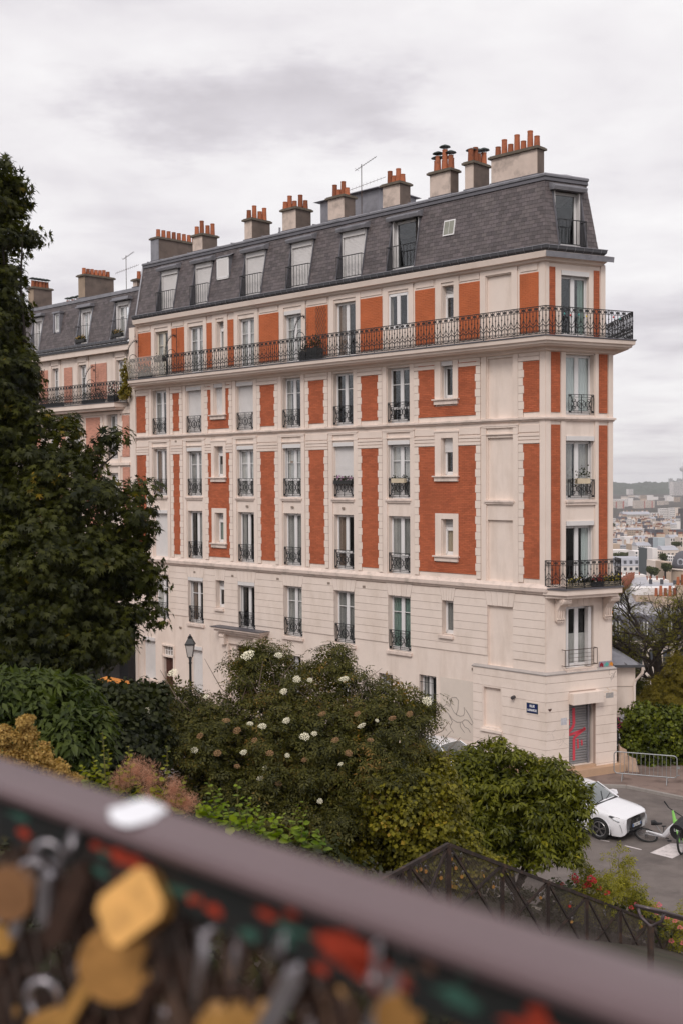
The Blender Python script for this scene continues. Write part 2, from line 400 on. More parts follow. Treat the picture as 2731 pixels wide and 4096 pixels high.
for a, b in zip(kb[:-1], kb[1:]):
    a = np.array(a[:2]); b = np.array(b[:2]); ln = np.linalg.norm(b-a); d = (b-a)/ln; nn = np.array([-d[1], d[0]])
    if nn@N1 < 0: nn = -nn
    n_ = max(1, int(ln/1.0))
    for i in range(n_):
        m_ = MB(); s0, s1 = i*ln/n_+.004, (i+1)*ln/n_-.004
        q = [a+d*s0+nn*.0, a+d*s1+nn*.0, a+d*s1-nn*.14, a+d*s0-nn*.14]
        m_.hexa([(p[0], p[1], 0.0) for p in q]+[(p[0], p[1], .104) for p in q]); m_.build('kerb_stone', KERB, pv)
# painted marks
mk = MB()
def quadz(pts, z=.009): return mk.add([(p[0], p[1], z) for p in pts], [(0, 1, 2, 3)])
for (x0, y0, x1, y1) in ((8.00, 35.24, 8.24, 35.08-.0), (8.62, 34.67, 9.03, 34.28), (6.9, 36.35, 7.35, 35.9), (5.8, 37.4, 6.3, 36.9)):
    a = np.array([x0, y0]); b = np.array([x1, y1]); quadz([a, b, b-N1*.07, a-N1*.07])
tag(mk.build('lane_marking', PAINT), 'dashed white parking line', kind='structure')
mk = MB(); quadz([(9.24, 34.02), (9.76, 33.50), (10.95, 34.70), (10.11, 34.90)]); quadz([(10.5, 32.8), (11.0, 32.3), (12.2, 33.4), (11.7, 33.9)])
tag(mk.build('crossing_stripe', PAINT), 'white zebra crossing stripe', kind='structure')
# low garden retaining wall at the foot of the slope
STONE = mat('garden_wall_stone', (0.30, 0.26, 0.22), .9, .2, 3, .01, 30, island=.15)
gw = empty('garden_wall', F1(0, 11.0, 0), 0, 'low stone wall at the foot of the planted slope beside the road', 'wall')
for i in range(60):
    u = -12+i*.8; MB().box(u+.01, u+.79, 10.8, 11.15, 0, .16+.02*random.random(), 0, F1).build('stone', STONE, gw)

# ------------------------------------------------------------------ the corner building
BLD = empty('apartment_building', (C0[0], C0[1], 0), 0,
            'tall corner apartment block of orange painted brick and cream plaster with slate mansard roof', 'building')
UL = 25.5
COLS = [(22.86, 24.07), (20.05, 21.24), (16.22, 17.42), (13.02, 14.23), (9.78, 10.99), (6.60, 7.82)]
SMA, SMB, BLI = (18.43, 19.06), (4.36, 4.93), (1.48, 2.68)
ROWS = {5: (13.62, 15.90), 4: (10.50, 12.90), 3: (7.38, 9.77), 2: (4.16, 6.46)}
SA = {5: (14.47, 15.93), 4: (11.45, 12.92), 3: (8.26, 9.70), 2: (5.10, 6.42)}
SB = {5: (14.50, 15.96), 4: (11.45, 12.92), 3: (8.26, 9.70), 2: (5.10, 6.45)}
CH = (0.94, 2.25)
CROWS = {5: (13.68, 15.93), 4: (10.50, 12.88), 3: (7.36, 9.70), 2: (4.16, 6.48)}
DP = .34
holes = []
for r, (z0, z1) in ROWS.items():
    for c in COLS: holes.append((c[0], c[1], z0, z1, DP))
    holes.append((*SMA, *SA[r], DP)); holes.append((*SMB, *SB[r], DP))
    if r > 1: holes.append((*BLI, {5: 13.62, 4: 10.50, 3: 7.38, 2: 4.1}[r], {5: 15.9, 4: 12.87, 3: 9.72, 2: 6.42}[r], .10, True))
GF = [(24.05, 25.10, .93, 3.12), (22.52, 23.36, .1, 2.80), (20.18, 21.06, .6, 3.02), (16.2, 17.6, .1, 3.35), (13.15, 14.1, 1.2, 3.3), (9.97, 10.79, 1.6, 3.33), (7.62, 8.42, 1.5, 3.12), (5.27, 6.17, 1.4, 3.32)]
for g_ in GF: holes.append((*g_, .3))
mb = MB()
wall(mb, F1, 0, UL, 0, 16.5, holes, -.03, DP)
ch = [(CH[0], CH[1], *CROWS[r], DP) for r in CROWS]
wall(mb, F2, 0, CW, 0, 16.5, ch+[(.98, 2.23, .47, 2.9, .3)], -.03, DP)
wall(mb, F3, 0, 14, 0, 16.5, [(2+i*3, 3.2+i*3, z0, z1, .3) for i in range(4) for z0, z1 in ROWS.values()], -.03, .3)
mb.build('wall', PLW, BLD)
# top storey walls stand a little further back
S6 = -.22
c6 = isect(S6, S6, N1, N2, C0, C0)
def G1(u, o, z): p = c6 + D1*u + N1*o; return (p[0], p[1], z)
def G2(u, o, z): p = c6 + D2*u + N2*o; return (p[0], p[1], z)
H6 = [(22.86, 23.98, 16.62, 19.0), (20.02, 21.17, 16.62, 19.0), (16.22, 17.36, 16.62, 19.0), (13.04, 14.18, 16.62, 19.0), (9.68, 10.92, 16.62, 19.02), (6.68, 7.78, 17.60, 19.05)]
S6A, S6B = (18.40, 18.97, 17.66, 19.02), (4.28, 4.88, 17.70, 19.02)
# these u values are measured on the set back plane itself
H6 = [(22.59, 23.72, 16.62, 18.98), (19.78, 20.95, 16.62, 18.98), (15.98, 17.13, 16.62, 18.98), (12.80, 13.94, 16.62, 19.0), (9.46, 10.72, 16.62, 19.02), (6.48, 7.57, 17.55, 19.05)]
H6 = [(a+.2, b+.2, c-.05, d-.05) for a, b, c, d in H6]
S6A = (18.39, 18.95, 17.6, 18.97); S6B = (4.32, 4.92, 17.62, 19.0); B6 = (1.53, 2.72, 16.62, 19.08)
mb = MB()
wall(mb, G1, 0, UL, 16.4, 19.4, [(*h, .3) for h in H6]+[(*S6A, .3), (*S6B, .3), (*B6, .1, True)], -.02, .3)
G2W = 2.78
wall(mb, G2, 0, G2W, 16.4, 19.4, [(.74, 2.03, 16.6, 19.05, .3)], -.02, .3)
e6 = c6 + D2*G2W
mb.add([(e6[0], e6[1], 16.4), (e6[0]+D3[0]*13, e6[1]+D3[1]*13, 16.4), (e6[0]+D3[0]*13, e6[1]+D3[1]*13, 19.4), (e6[0], e6[1], 19.4)], [(0, 1, 2, 3)])
# far gable wall and back wall
back = C0 + D1*UL; bk2 = back - N1*11; bk3 = C3 + D3*14
mb.add([(*(back-N1*.03), 0), (*bk2, 0), (*bk2, 22.3), (*(back-N1*.5), 22.4), (*(back-N1*.03), 19.4)], [(0, 1, 2, 3, 4)])
mb.add([(*bk2, 0), (*bk3, 0), (*bk3, 22.3), (*bk2, 22.3)], [(0, 1, 2, 3)])
mb.build('wall', PLW, BLD)
# dark rooms behind the windows
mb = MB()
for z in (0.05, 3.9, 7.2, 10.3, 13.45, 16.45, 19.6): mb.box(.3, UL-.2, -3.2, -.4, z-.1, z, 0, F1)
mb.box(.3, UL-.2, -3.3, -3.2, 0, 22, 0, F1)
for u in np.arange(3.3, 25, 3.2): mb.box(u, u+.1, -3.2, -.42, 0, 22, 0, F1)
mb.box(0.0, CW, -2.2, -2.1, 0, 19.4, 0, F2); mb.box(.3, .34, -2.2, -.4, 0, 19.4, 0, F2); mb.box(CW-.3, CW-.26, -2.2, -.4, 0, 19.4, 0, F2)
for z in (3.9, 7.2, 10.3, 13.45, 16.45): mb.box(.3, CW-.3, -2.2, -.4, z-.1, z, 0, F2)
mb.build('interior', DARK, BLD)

# ---- brick panels
def brick_panel(fr, u0, u1, z0, z1, m_=None, single=False, holes=(), o=0.0, parent=None, bm=None, cl=.235, chh=.068):
    parent = parent or BLD; m_ = m_ or BRICK
    b = MB(); wall(b, fr, u0, u1, z0, z1, [h for h in holes], o-.004, .02)
    p = b.build('brick_panel', bm or (BRICKB if m_ is BRICK else m_), parent)
    allb = MB(); n = int(round((z1-z0)/chh)); hh = (z1-z0)/n; me = None
    for i in range(n):
        z = z0+i*hh; sh = (i % 2)*cl/2
        u = u0-sh
        while u < u1-.02:
            a, c = max(u, u0)+.004, min(u+cl, u1)-.004; u += cl
            if c-a < .03: continue
            mu, mz = (a+c)/2, z+hh/2
            if any(h[0]-.02 < mu < h[1]+.02 and h[2]-.02 < mz < h[3]+.02 for h in holes): continue
            d = .002+.006*random.random()
            if single and c-a > cl-.02:
                if me is None:
                    q = MB(); w = (cl-.008)/2
                    q.box(-w, w, -.01, .005, -hh/2+.003, hh/2-.003); me = q.mesh('brick', m_)
                P0 = fr(mu, o, mz); rz = ROT1 if fr in (F1, G1) else ROT2
                link('brick', me, p, loc=P0, rz=rz)
            else:
                T = allb; v = [fr(a, o-.006, z+.003), fr(c, o-.006, z+.003), fr(c, o-.006, z+hh-.003), fr(a, o-.006, z+hh-.003),
                               fr(a+.004, o+d, z+.007), fr(c-.004, o+d, z+.007), fr(c-.004, o+d, z+hh-.007), fr(a+.004, o+d, z+hh-.007)]
                T.add(v, [(4, 5, 6, 7), (0, 1, 5, 4), (1, 2, 6, 5), (2, 3, 7, 6), (3, 0, 4, 7)])
    if allb.v: tag(allb.build('brick', m_, p), kind='stuff')
    return p
BP = [(24.58, 25.45), (21.77, 22.35), (17.93, 19.59), (14.71, 15.75), (11.50, 12.52), (8.31, 9.33), (3.19, 6.14), (0.27, 1.01)]
for i, (a, b) in enumerate(BP):
    hs5 = [(18.2, 19.3, 14.2, 16)] if i == 2 else ([(4.08, 5.26, 14.2, 16)] if i == 6 else [])
    hs4 = [(18.2, 19.3, 11.2, 13), (18.2, 19.3, 7.98, 9.93)] if i == 2 else ([(4.08, 5.26, 11.2, 13), (4.08, 5.26, 7.98, 9.93)] if i == 6 else [])
    brick_panel(F1, a, b, 13.78, 15.67 if i not in (2, 6) else 15.9, holes=hs5)
    brick_panel(F1, a, b, 7.56, 12.60, single=(i == 7), holes=hs4)
for a, b in ((.25, .67), (2.47, 2.88)):
    brick_panel(F2, a, b, 13.76, 16.05); brick_panel(F2, a, b, 7.0, 13.3)
for a, b in ((24.27, 25.4), (21.47, 22.50), (19.31, 19.71), (17.68, 18.13), (14.50, 15.86), (11.32, 12.69), (8.12, 9.50), (5.28, 6.33), (3.00, 4.07), (.30, 1.16)):
    brick_panel(G1, a, b, 16.75, 18.98, BRICK6, o=-.0)
for a, b in ((.18, .46), (2.24, 2.52)): brick_panel(G2, a, b, 16.6, 19.15, BRICK, o=0)

# ---- quoins: toothed blocks beside the brick
QB = mat('quoin_stone', (0.80, 0.68, 0.60), .85, .05, 3, .002, 40, island=.04)
def quoins(u, side, z0, z1, fr=F1):
    """side +1: block lies on the +u side of the brick edge"""
    n = int(round((z1-z0)/.315)); h = (z1-z0)/n
    a, b = (u-.01, u+.19) if side > 0 else (u-.19, u+.01); MB().box(a, b, -.03, -.008, z0, z1, 0, fr).build('quoin_joint', JOINT, BLD)
    for i in range(n):
        w = .145 if i % 2 else .10
        a, b = (u-(w-.09), u+.20) if side > 0 else (u-.20, u+(w-.09))
        MB().box(a, b, -.035, .022+.002*random.random(), z0+i*h+.008, z0+(i+1)*h-.008, 0, fr).build('quoin_block', QB, BLD)
qd = {0: (-1,), 1: (-1, 1), 2: (-1, 1), 3: (-1, 1), 4: (-1, 1), 5: (-1, 1), 6: (-1, 1), 7: (1,)}
for i, (a, b) in enumerate(BP):
    for s in qd[i]:
        u = b if s > 0 else a
        quoins(u, s, 13.6, 15.67); quoins(u, s, 7.40, 12.60)

# ---- plaster pilasters and bands
T = MB()
def ribs(a, b, z0, z1, fr=F1):
    # raised panel above, three ribs below, over a brick strip
    T.box(a, b, -.03, .012, z0+.42, z1, 0, fr)
    T.box(a-.02, b+.02, -.03, .035, z0+.0, z0+.11, 0, fr); T.box(a-.01, b+.01, -.03, .02, z0+.14, z0+.24, 0, fr); T.box(a-.01, b+.01, -.03, .028, z0+.27, z0+.36, 0, fr)
for i, (a, b) in enumerate(BP):
    segs = [(a, b)]
    if i == 2: segs = [(a, 18.18), (19.32, b)]
    if i == 6: segs = [(a, 4.05), (5.28, b)]
    for (p, q_) in segs:
        l = p-(.19 if (p == a and -1 in qd[i]) else 0); r_ = q_+(.19 if (q_ == b and 1 in qd[i]) else 0)
        ribs(l, r_, 12.62, 13.30)
        T.box(l, r_, -.03, .012, 15.86, 16.15, 0, F1); T.box(l-.01, r_+.01, -.03, .028, 15.69, 15.83, 0, F1)
for c in COLS+[BLI]:
    for (z0, z1) in ((7.30, 13.35), (13.56, 16.15)):
        T.box(c[0]-.26, c[0]-.03, -.03, .03, z0, z1, 0, F1); T.box(c[1]+.03, c[1]+.26, -.03, .03, z0, z1, 0, F1)
    T.box(c[0]-.26, c[1]+.26, -.03, .04, 12.98, 13.02, 0, F1); T.box(c[0]-.28, c[1]+.28, -.03, .055, 13.30, 13.36, 0, F1); T.box(c[0]-.2, c[1]+.2, -.03, .045, 13.24, 13.29, 0, F1)
for u0, u1, rr in ((18.20, 19.30, SA), (4.08, 5.26, SB)):
    for r in (5, 4, 3):
        z0, z1 = rr[r]; top = {5: 16.15, 4: 13.2, 3: z1+.23}[r]; s0, s1 = (SMA if u0 > 10 else SMB)
        T.box(u0, s0-.02, -.03, .03, z0-.05, top, 0, F1); T.box(s1+.02, u1, -.03, .03, z0-.05, top, 0, F1)
        T.box(s0-.02, s1+.02, -.03, .03, z1+.01, top, 0, F1)
        if r == 4: T.box(u0-.04, u1+.04, -.03, .06, 13.16, 13.22, 0, F1)
# corner pilasters
for (z0, z1) in ((7.30, 13.45), (13.57, 16.18)):
    T.box(.0, .25, -.03, .02, z0, z1, 0, F1); T.box(.0, .22, -.03, .02, z0, z1, 0, F2); T.box(.70, .91, -.03, .02, z0, z1, 0, F2)
    T.box(2.28, 2.44, -.03, .02, z0, z1, 0, F2); T.box(2.91, CW, -.03, .02, z0, z1, 0, F2)
# sixth floor surrounds
for a, b, c, d in H6+[S6A, S6B, B6]:
    T.box(a-.28, a-.02, -.02, .03, 16.6, 19.3, 0, G1); T.box(b+.02, b+.28, -.02, .03, 16.6, 19.3, 0, G1); T.box(a-.28, b+.28, -.02, .031, 19.12, 19.3, 0, G1)
for a, b in ((24.27, 25.4), (21.47, 22.50), (14.50, 15.86), (11.32, 12.69), (8.12, 9.50), (5.28, 6.33), (3.00, 4.07), (.30, 1.16)):
    T.box(a+.05, b-.05, -.02, .012, 19.06, 19.30, 0, G1)
T.box(0, .24, -.02, .025, 16.5, 19.35, 0, G1); T.box(0, .16, -.02, .025, 16.5, 19.35, 0, G2); T.box(2.56, G2W, -.02, .025, 16.5, 19.35, 0, G2)
T.build('plaster_mouldings', PL, BLD)
T = MB()
for c in COLS+[BLI]: T.box(c[0]-.1, c[1]+.1, -.03, .09, 10.40, 10.47, 0, F1); T.box(c[0]-.07, c[1]+.07, -.03, .05, 10.33, 10.40, 0, F1)
for rr, (u0, u1) in ((SA, (18.14, 19.36)), (SB, (4.02, 5.32))):
    for r in (5, 4, 3): z = rr[r][0]; T.box(u0, u1, -.03, .16, z-.07, z-.02, 0, F1); T.box(u0+.06, u1-.06, -.03, .09, z-.24, z-.07, 0, F1)
    z = rr[2][0]; T.box(u0+.3, u1-.25, -.03, .12, z-.16, z-.05, 0, F1)
for c in COLS: T.box(c[0]-.08, c[1]+.08, -.03, .08, 4.02, 4.14, 0, F1)
T.box(CH[0]-.06, CH[1]+.06, -.03, .10, 10.40, 10.47, 0, F2); T.box(CH[0]-.02, CH[1]+.02, -.03, .06, 10.30, 10.40, 0, F2)
T.box(CH[0]-.03, CH[1]+.05, -.03, .12, 4.02, 4.12, 0, F2)
T.build('window_sill', TRIM, BLD)

# ---- courses swept round the building
S = MB(); sweep(S, [(-.03, 13.43), (.05, 13.45), (.07, 13.50), (.12, 13.51), (.12, 13.575), (.02, 13.60), (-.03, 13.60)], UL); S.build('string_course', TRIM, BLD)
S = MB(); sweep(S, [(-.03, 6.98), (.05, 7.0), (.08, 7.08), (.15, 7.10), (.17, 7.24), (.10, 7.28), (.02, 7.36), (-.03, 7.37)], UL); S.build('string_course', TRIM, BLD)
S = MB(); sweep(S, [(-.25, 19.28), (-.10, 19.34), (-.06, 19.42), (.06, 19.44), (.10, 19.62), (.10, 19.66), (-.25, 19.66)], UL+.1, plans=lambda o: plan(o, UL+.1, 13, o, o-.33)); S.build('cornice', PL, BLD)
# balcony slab
BAL = empty('balcony', F1(12, 0, 16.3), 0); BAL.parent = None; par(BAL, BLD)
OB = .72
slabp = lambda o: plan(o, UL-.35, 4.5, o, o)
S = MB(); sweep(S, [(-.2, 16.14), (OB-.22, 16.14), (OB-.16, 16.20), (OB-.10, 16.21), (OB-.08, 16.30), (OB, 16.31), (OB+.02, 16.45), (-.2, 16.46)], UL, plans=slabp); S.build('slab', PL, BAL)
S = MB(); sweep(S, [(-.2, 16.462), (OB+.05, 16.462), (OB+.05, 16.50), (-.2, 16.51)], UL, plans=slabp); S.build('slab_cover', LEAD, BAL)
S = MB(); sweep(S, [(.0, 15.98), (.12, 16.02), (.14, 16.09), (.2, 16.135), (.0, 16.135)], UL); S.build('cornice', PL, BLD)

# ---- ornate railing module (local x along, y outwards, z up), .28 m wide, 1.0 high
def arc(cx, cz, r, a0, a1, n=8, r2=None):
    r2 = r if r2 is None else r2
    return [(cx+(r+(r2-r)*i/n)*math.cos(rad(a0+(a1-a0)*i/n)), 0, cz+(r+(r2-r)*i/n)*math.sin(rad(a0+(a1-a0)*i/n))) for i in range(n+1)]
def rail_module(w=.28, h=1.0):
    b = MB(); t = .012
    b.tube([(0, 0, .03), (0, 0, h-.16)], .013, 4); b.tube([(-w/2, 0, .03), (-w/2, 0, h-.16)], .012, 4)
    b.tube([(-w/2, 0, .62), (-w/2, 0, .66), (-w/2, 0, .70)], [.012, .030, .012], 4)
    b.tube([(0, 0, .58), (0, 0, .60)], [.024, .024], 4)
    b.tube(arc(0, h-.09, .055, 0, 360, 8)[:-1], t, 4, closed=True)
    for k in range(3): b.tube([(.04*math.cos(k*2.094/2), 0, h-.09+.04*math.sin(k*2.094/2)), (-.04*math.cos(k*2.094/2), 0, h-.09-.04*math.sin(k*2.094/2))], .013, 4)
    b.tube(arc(-w/2, h-.09, .07, -60, 60, 4), t, 4); b.tube(arc(w/2, h-.09, .07, 120, 240, 4), t, 4)
    b.tube([(-w/2, 0, .34), (-w/4, 0, .42), (0, 0, .56)], t, 4); b.tube([(w/2, 0, .34), (w/4, 0, .42), (0, 0, .56)], t, 4)
    b.tube(arc(0, .16, w/2-.01, 180, 360, 8), t, 4)
    b.tube([(-w/2, 0, .16), (-w/2+.02, 0, .27), (0, 0, .36)], t, 4); b.tube([(w/2, 0, .16), (w/2-.02, 0, .27), (0, 0, .36)], t, 4)
    for sg in (-1, 1):
        b.tube([(p[0]*sg, 0, p[2]) for p in arc(.055, .30, .04, -90, 180, 6, .015)], t, 4)
        b.tube([(p[0]*sg, 0, p[2]) for p in arc(.05, .12, .035, 90, -180, 6, .012)], t, 4)
    b.tube([(0, 0, .02), (0, 0, .10)], [.02, .004], 4)
    return b.mesh('railing_module', IRON)
RM = rail_module()
def rail_run(fr_pt, d, length, rz, z, parent, h=1.0, post_every=5, flip=1):
    """fr_pt: start point (xy), d: direction"""
    n = max(1, int(round(length/.28))); w = length/n
    rl = MB()
    for zz_, r_ in ((h, .022), (h-.17, .012), (.02, .014)):
        rl.tube([(fr_pt[0], fr_pt[1], z+zz_), (fr_pt[0]+d[0]*length, fr_pt[1]+d[1]*length, z+zz_)], r_, 4)
    for i in range(n+1):
        if i % post_every == 0 or i == n:
            p = fr_pt+d*w*i; rl.tube([(p[0], p[1], z-.04), (p[0], p[1], z+h)], .019, 4)
    rl.build('railing_rail', IRON, parent)
    for i in range(n):
        p = fr_pt+d*w*(i+.5)
        o_ = link('railing_panel', RM, None, loc=(p[0], p[1], z), rz=rz); o_.scale = (w/.28, 1, h); par(o_, parent)
RO = OB-.08
rc = isect(RO, RO, N1, N2, C0, C0); rl_ = C0+D1*(UL-.42)+N1*RO; rr_ = isect(RO, RO, N2, N3, C0, C3)
rail_run(rc, D1, float(np.linalg.norm(rl_-rc)), ROT1, 16.54, BAL)
rail_run(rc, D2, float(np.linalg.norm(rr_-rc)), ROT2, 16.54, BAL)
rail_run(rr_, D3, 4.2, math.atan2(D3[1], D3[0]), 16.54, BAL)

# ---- little corner balcony of the third floor
SB3 = empty('small_balcony', F2(1.6, 0, 7.2)); par(SB3, BLD)
b3 = MB(); P = [(-.12, 0.0), (.42, .78), (2.98, .78), (3.30, 0.0)]
def slab3(z0, z1, g=0.0):
    q = [(-.12-g, 0), (.40-g, .74+g), (2.98+g, .74+g), (3.28+g, 0)]
    b3.add([F2(a, o, z0) for a, o in q]+[F2(a, o, z1) for a, o in q], [(0, 1, 2, 3), (7, 6, 5, 4), (0, 1, 5, 4), (1, 2, 6, 5), (2, 3, 7, 6), (3, 0, 4, 7)])
slab3(7.0, 7.20); slab3(6.88, 7.0, -.1); b3.build('slab', PL, SB3); b3 = MB(); slab3(7.203, 7.25, .05); b3.build('slab_cover', LEAD, SB3)
q0, q1, q2, q3 = [np.array(F2(a, o, 0)[:2]) for a, o in ((-.04, .03), (.43, .68), (2.95, .68), (3.22, .03))]
for a, b in ((q0, q1), (q1, q2), (q2, q3)):
    d = (b-a)/np.linalg.norm(b-a); rail_run(a, d, float(np.linalg.norm(b-a)), math.atan2(d[1], d[0]), 7.29, SB3, h=.98, post_every=3)
# scroll brackets
def bracket(u):
    b = MB(); w = .17
    prof = [(.0, 6.0), (.10, 6.0), (.16, 6.06), (.10, 6.12), (.14, 6.35), (.26, 6.55), (.46, 6.66), (.56, 6.78), (.50, 6.88), (.0, 6.88)]
    b.add([F2(u-w, o, z) for o, z in prof]+[F2(u+w, o, z) for o, z in prof], [tuple(range(10)), tuple(range(19, 9, -1))]+[(i, (i+1) % 10, 10+(i+1) % 10, 10+i) for i in range(10)])
    for k in range(3): b.box(u-.13+k*.1, u-.09+k*.1, .12, .17, 6.1, 6.4, 0, F2)
    b.tube([F2(u-w-.03, .40, 6.76), F2(u+w+.03, .40, 6.76)], .13, 12)
    b.tube([F2(u-w-.04, .12, 6.82), F2(u+w+.04, .12, 6.82)], .08, 10)
    b.tube([F2(u-w-.05, .40, 6.76), F2(u-w-.02, .40, 6.76)], .07, 10)
    for k in range(3): b.tube([F2(u-.09+k*.09, .07, 5.9), F2(u-.09+k*.09, .07, 6.0)], [.012, .045], 6)
    b.box(u-.15, u+.15, 0, .10, 5.96, 6.0, 0, F2)
    return b.build('bracket', PL, BLD)
bracket(.60); bracket(2.84)

# ---- rusticated stone courses of the second floor and the base block
ST = mat('rendered_stone', (0.81, 0.69, 0.615), .88, .035, 2.0, .0025, 35, island=.018, stain=(.58, .47, .38), stain_amt=.45, stain_scale=1.2, stretch=(1, 1, .5))
def course(fr, a, b, z0, z1, o0, o1, sl=False, sr=False):
    if b-a < .08: return
    f = lambda z, on: .24*max(0, z-6.46) if on else 0
    za, zb_ = z0+.007, z1-.007; P = [(a+.006+f(za, sl), za), (b-.006-f(za, sr), za), (b-.006-f(zb_, sr), zb_), (a+.006+f(zb_, sl), zb_)]
    MB().hexa([fr(u, o0, z) for u, z in P]+[fr(u, o1, z) for u, z in P]).build('stone_course', ST, BLD)
zs = [6.95, 6.64, 6.33, 6.015, 5.70, 5.385, 5.08, 4.77, 4.46]
ops = sorted([(c[0], c[1]) for c in COLS]+[SMA, SMB, BLI])
def voussoir(u0, u1, zt, fr=F1, n=5):
    # flared lintel stones over an opening
    w = (u1-u0)/n; zb, zt2 = zt, 6.97
    for i in range(n):
        f0 = u0-.12+(u1-u0+.24)*i/n; f1 = u0-.12+(u1-u0+.24)*(i+1)/n; a0 = u0+(u1-u0)*i/n; a1 = u0+(u1-u0)*(i+1)/n
        g = .006
        m_ = MB(); P = [(a0+g, zb+.005), (a1-g, zb+.005), (f1-g, zt2), (f0+g, zt2)]
        m_.hexa([fr(u, -.03, z) for u, z in P]+[fr(u, .012, z) for u, z in P]); m_.build('lintel_stone', ST, BLD)
tops = {c: 6.46 for c in COLS}; tops[SMA] = 6.42; tops[SMB] = 6.45; tops[BLI] = 6.42
edges = [0.0]
for c in ops: voussoir(c[0], c[1], tops[c])
for i in range(len(zs)-1):
    z1, z0 = zs[i], zs[i+1]; mar = 0.0; slp = z1 > 6.5; prev = False
    u = 0.02
    for c in ops+[(UL, UL)]:
        is_small = c in (SMA, SMB)
        low = 5.0 if is_small else 4.05
        if is_small and z0 < low: continue
        lim = c[0]-(mar if c[0] < UL else 0)
        course(F1, u, lim, z0, z1, -.03, .010, slp and prev, slp and c[0] < UL)
        u = c[1]+mar; prev = True
# corner face of second floor: smooth, with a few lintel stones
voussoir(CH[0], CH[1], 6.52, F2)
# base block
GO = .12
zb = [4.00, 3.70, 3.33, 3.00, 2.62, 2.27, 1.92, 1.57, 1.22, .87, .45, .10]
for i in range(len(zb)-1):
    z1, z0 = zb[i], zb[i+1]
    if 1.57 < (z0+z1)/2 < 3.3: course(F1, -.085, 1.90, z0, z1, -.03, GO); course(F1, 2.86, 3.30, z0, z1, -.03, GO)
    else: course(F1, -.085, 3.30, z0, z1, -.03, GO)
    if z0 < 3.2: course(F2, -.085, .98, z0, z1, -.03, GO); course(F2, 2.23, CW+.12, z0, z1, -.03, GO)
    else: course(F2, -.085, CW+.12, z0, z1, -.03, GO)
b = MB(); b.box(0, 3.30, -.03, GO-.02, .1, 1.56, 0, F1); b.box(0, 1.9, -.03, GO-.02, 1.5, 3.3, 0, F1); b.box(2.86, 3.3, -.03, GO-.02, 1.5, 3.3, 0, F1); b.box(0, 3.3, -.03, GO-.02, 3.29, 4.0, 0, F1)
b.box(0, .98, -.03, GO-.02, .1, 3.3, 0, F2); b.box(2.23, CW+.1, -.03, GO-.02, .1, 3.3, 0, F2); b.box(0, CW+.1, -.03, GO-.02, 2.9, 4.0, 0, F2); b.build('base_joints', JOINT, BLD)
b = MB(); a_ = isect(GO, GO, N1, N2, C0, C0)
sweep(b, [(-.03, 4.0), (GO+.03, 4.0), (GO+.04, 4.035), (.0, 4.10), (-.03, 4.10)], 3.34, plans=lambda o: [C0+D1*3.34+N1*o, isect(o, o, N1, N2, C0, C0), isect(o, o, N2, N3, C0, C3), C3+D3*.5+N3*o]); b.build('ledge_flashing', mat('ledge_grey', (.42, .38, .36), .6, .1, 4), BLD)
b = MB(); b.box(0, CW+.3, -.03, .42, 0, .38, 0, F2); b.box(.98, 2.23, -.3, .16, .38, .46, 0, F2); b.build('door_step', mat('step_stone', (.50, .33, .22), .9, .1, 3, .004, 30), BLD)
b = MB(); b.box(-.0, 3.3, -.03, GO+.03, 0, .42, 0, F1); b.build('plinth', mat('step_stone', (.5, .33, .22)), BLD)
b = MB(); b.box(3.3, UL, -.03, .02, 0, .35, 0, F1); b.build('plinth', TRIM, BLD)
b = MB(); wall(b, F1, 0.02, UL, 4.46, 6.96, [h[:4] for h in holes if h[2] < 6.9 and h[3] > 4.3], -.026, .0); b.build('joint_mortar', JOINT, BLD)

# ------------------------------------------------------------------ windows
def fold_curtain(b, fr, u0, u1, o, z0, z1, amp=.025):
    n = max(4, int((u1-u0)/.06)); V = []
    for i in range(n+1):
        u = u0+(u1-u0)*i/n; oo = o+amp*(1 if i % 2 else -1)*(.6+.4*random.random())
        V += [fr(u, oo, z0), fr(u, oo, z1)]
    b.add(V, [(2*i, 2*i+2, 2*i+3, 2*i+1) for i in range(n)])
def shutter(fr, u0, u1, z0, z1, o, parent, slat=.05, m_=None, name='roller_shutter'):
    b = MB(); n = int((z1-z0)/slat)
    for i in range(n):
        z = z0+i*(z1-z0)/n; h = (z1-z0)/n
        b.add([fr(u0, o, z+h), fr(u1, o, z+h), fr(u1, o+.010, z+h*.55), fr(u0, o+.010, z+h*.55), fr(u1, o+.004, z+.003), fr(u0, o+.004, z+.003), fr(u1, o-.006, z), fr(u0, o-.006, z)],
              [(0, 1, 2, 3), (3, 2, 4, 5), (5, 4, 6, 7)])
    return b.build(name, m_ or SHUT, parent)
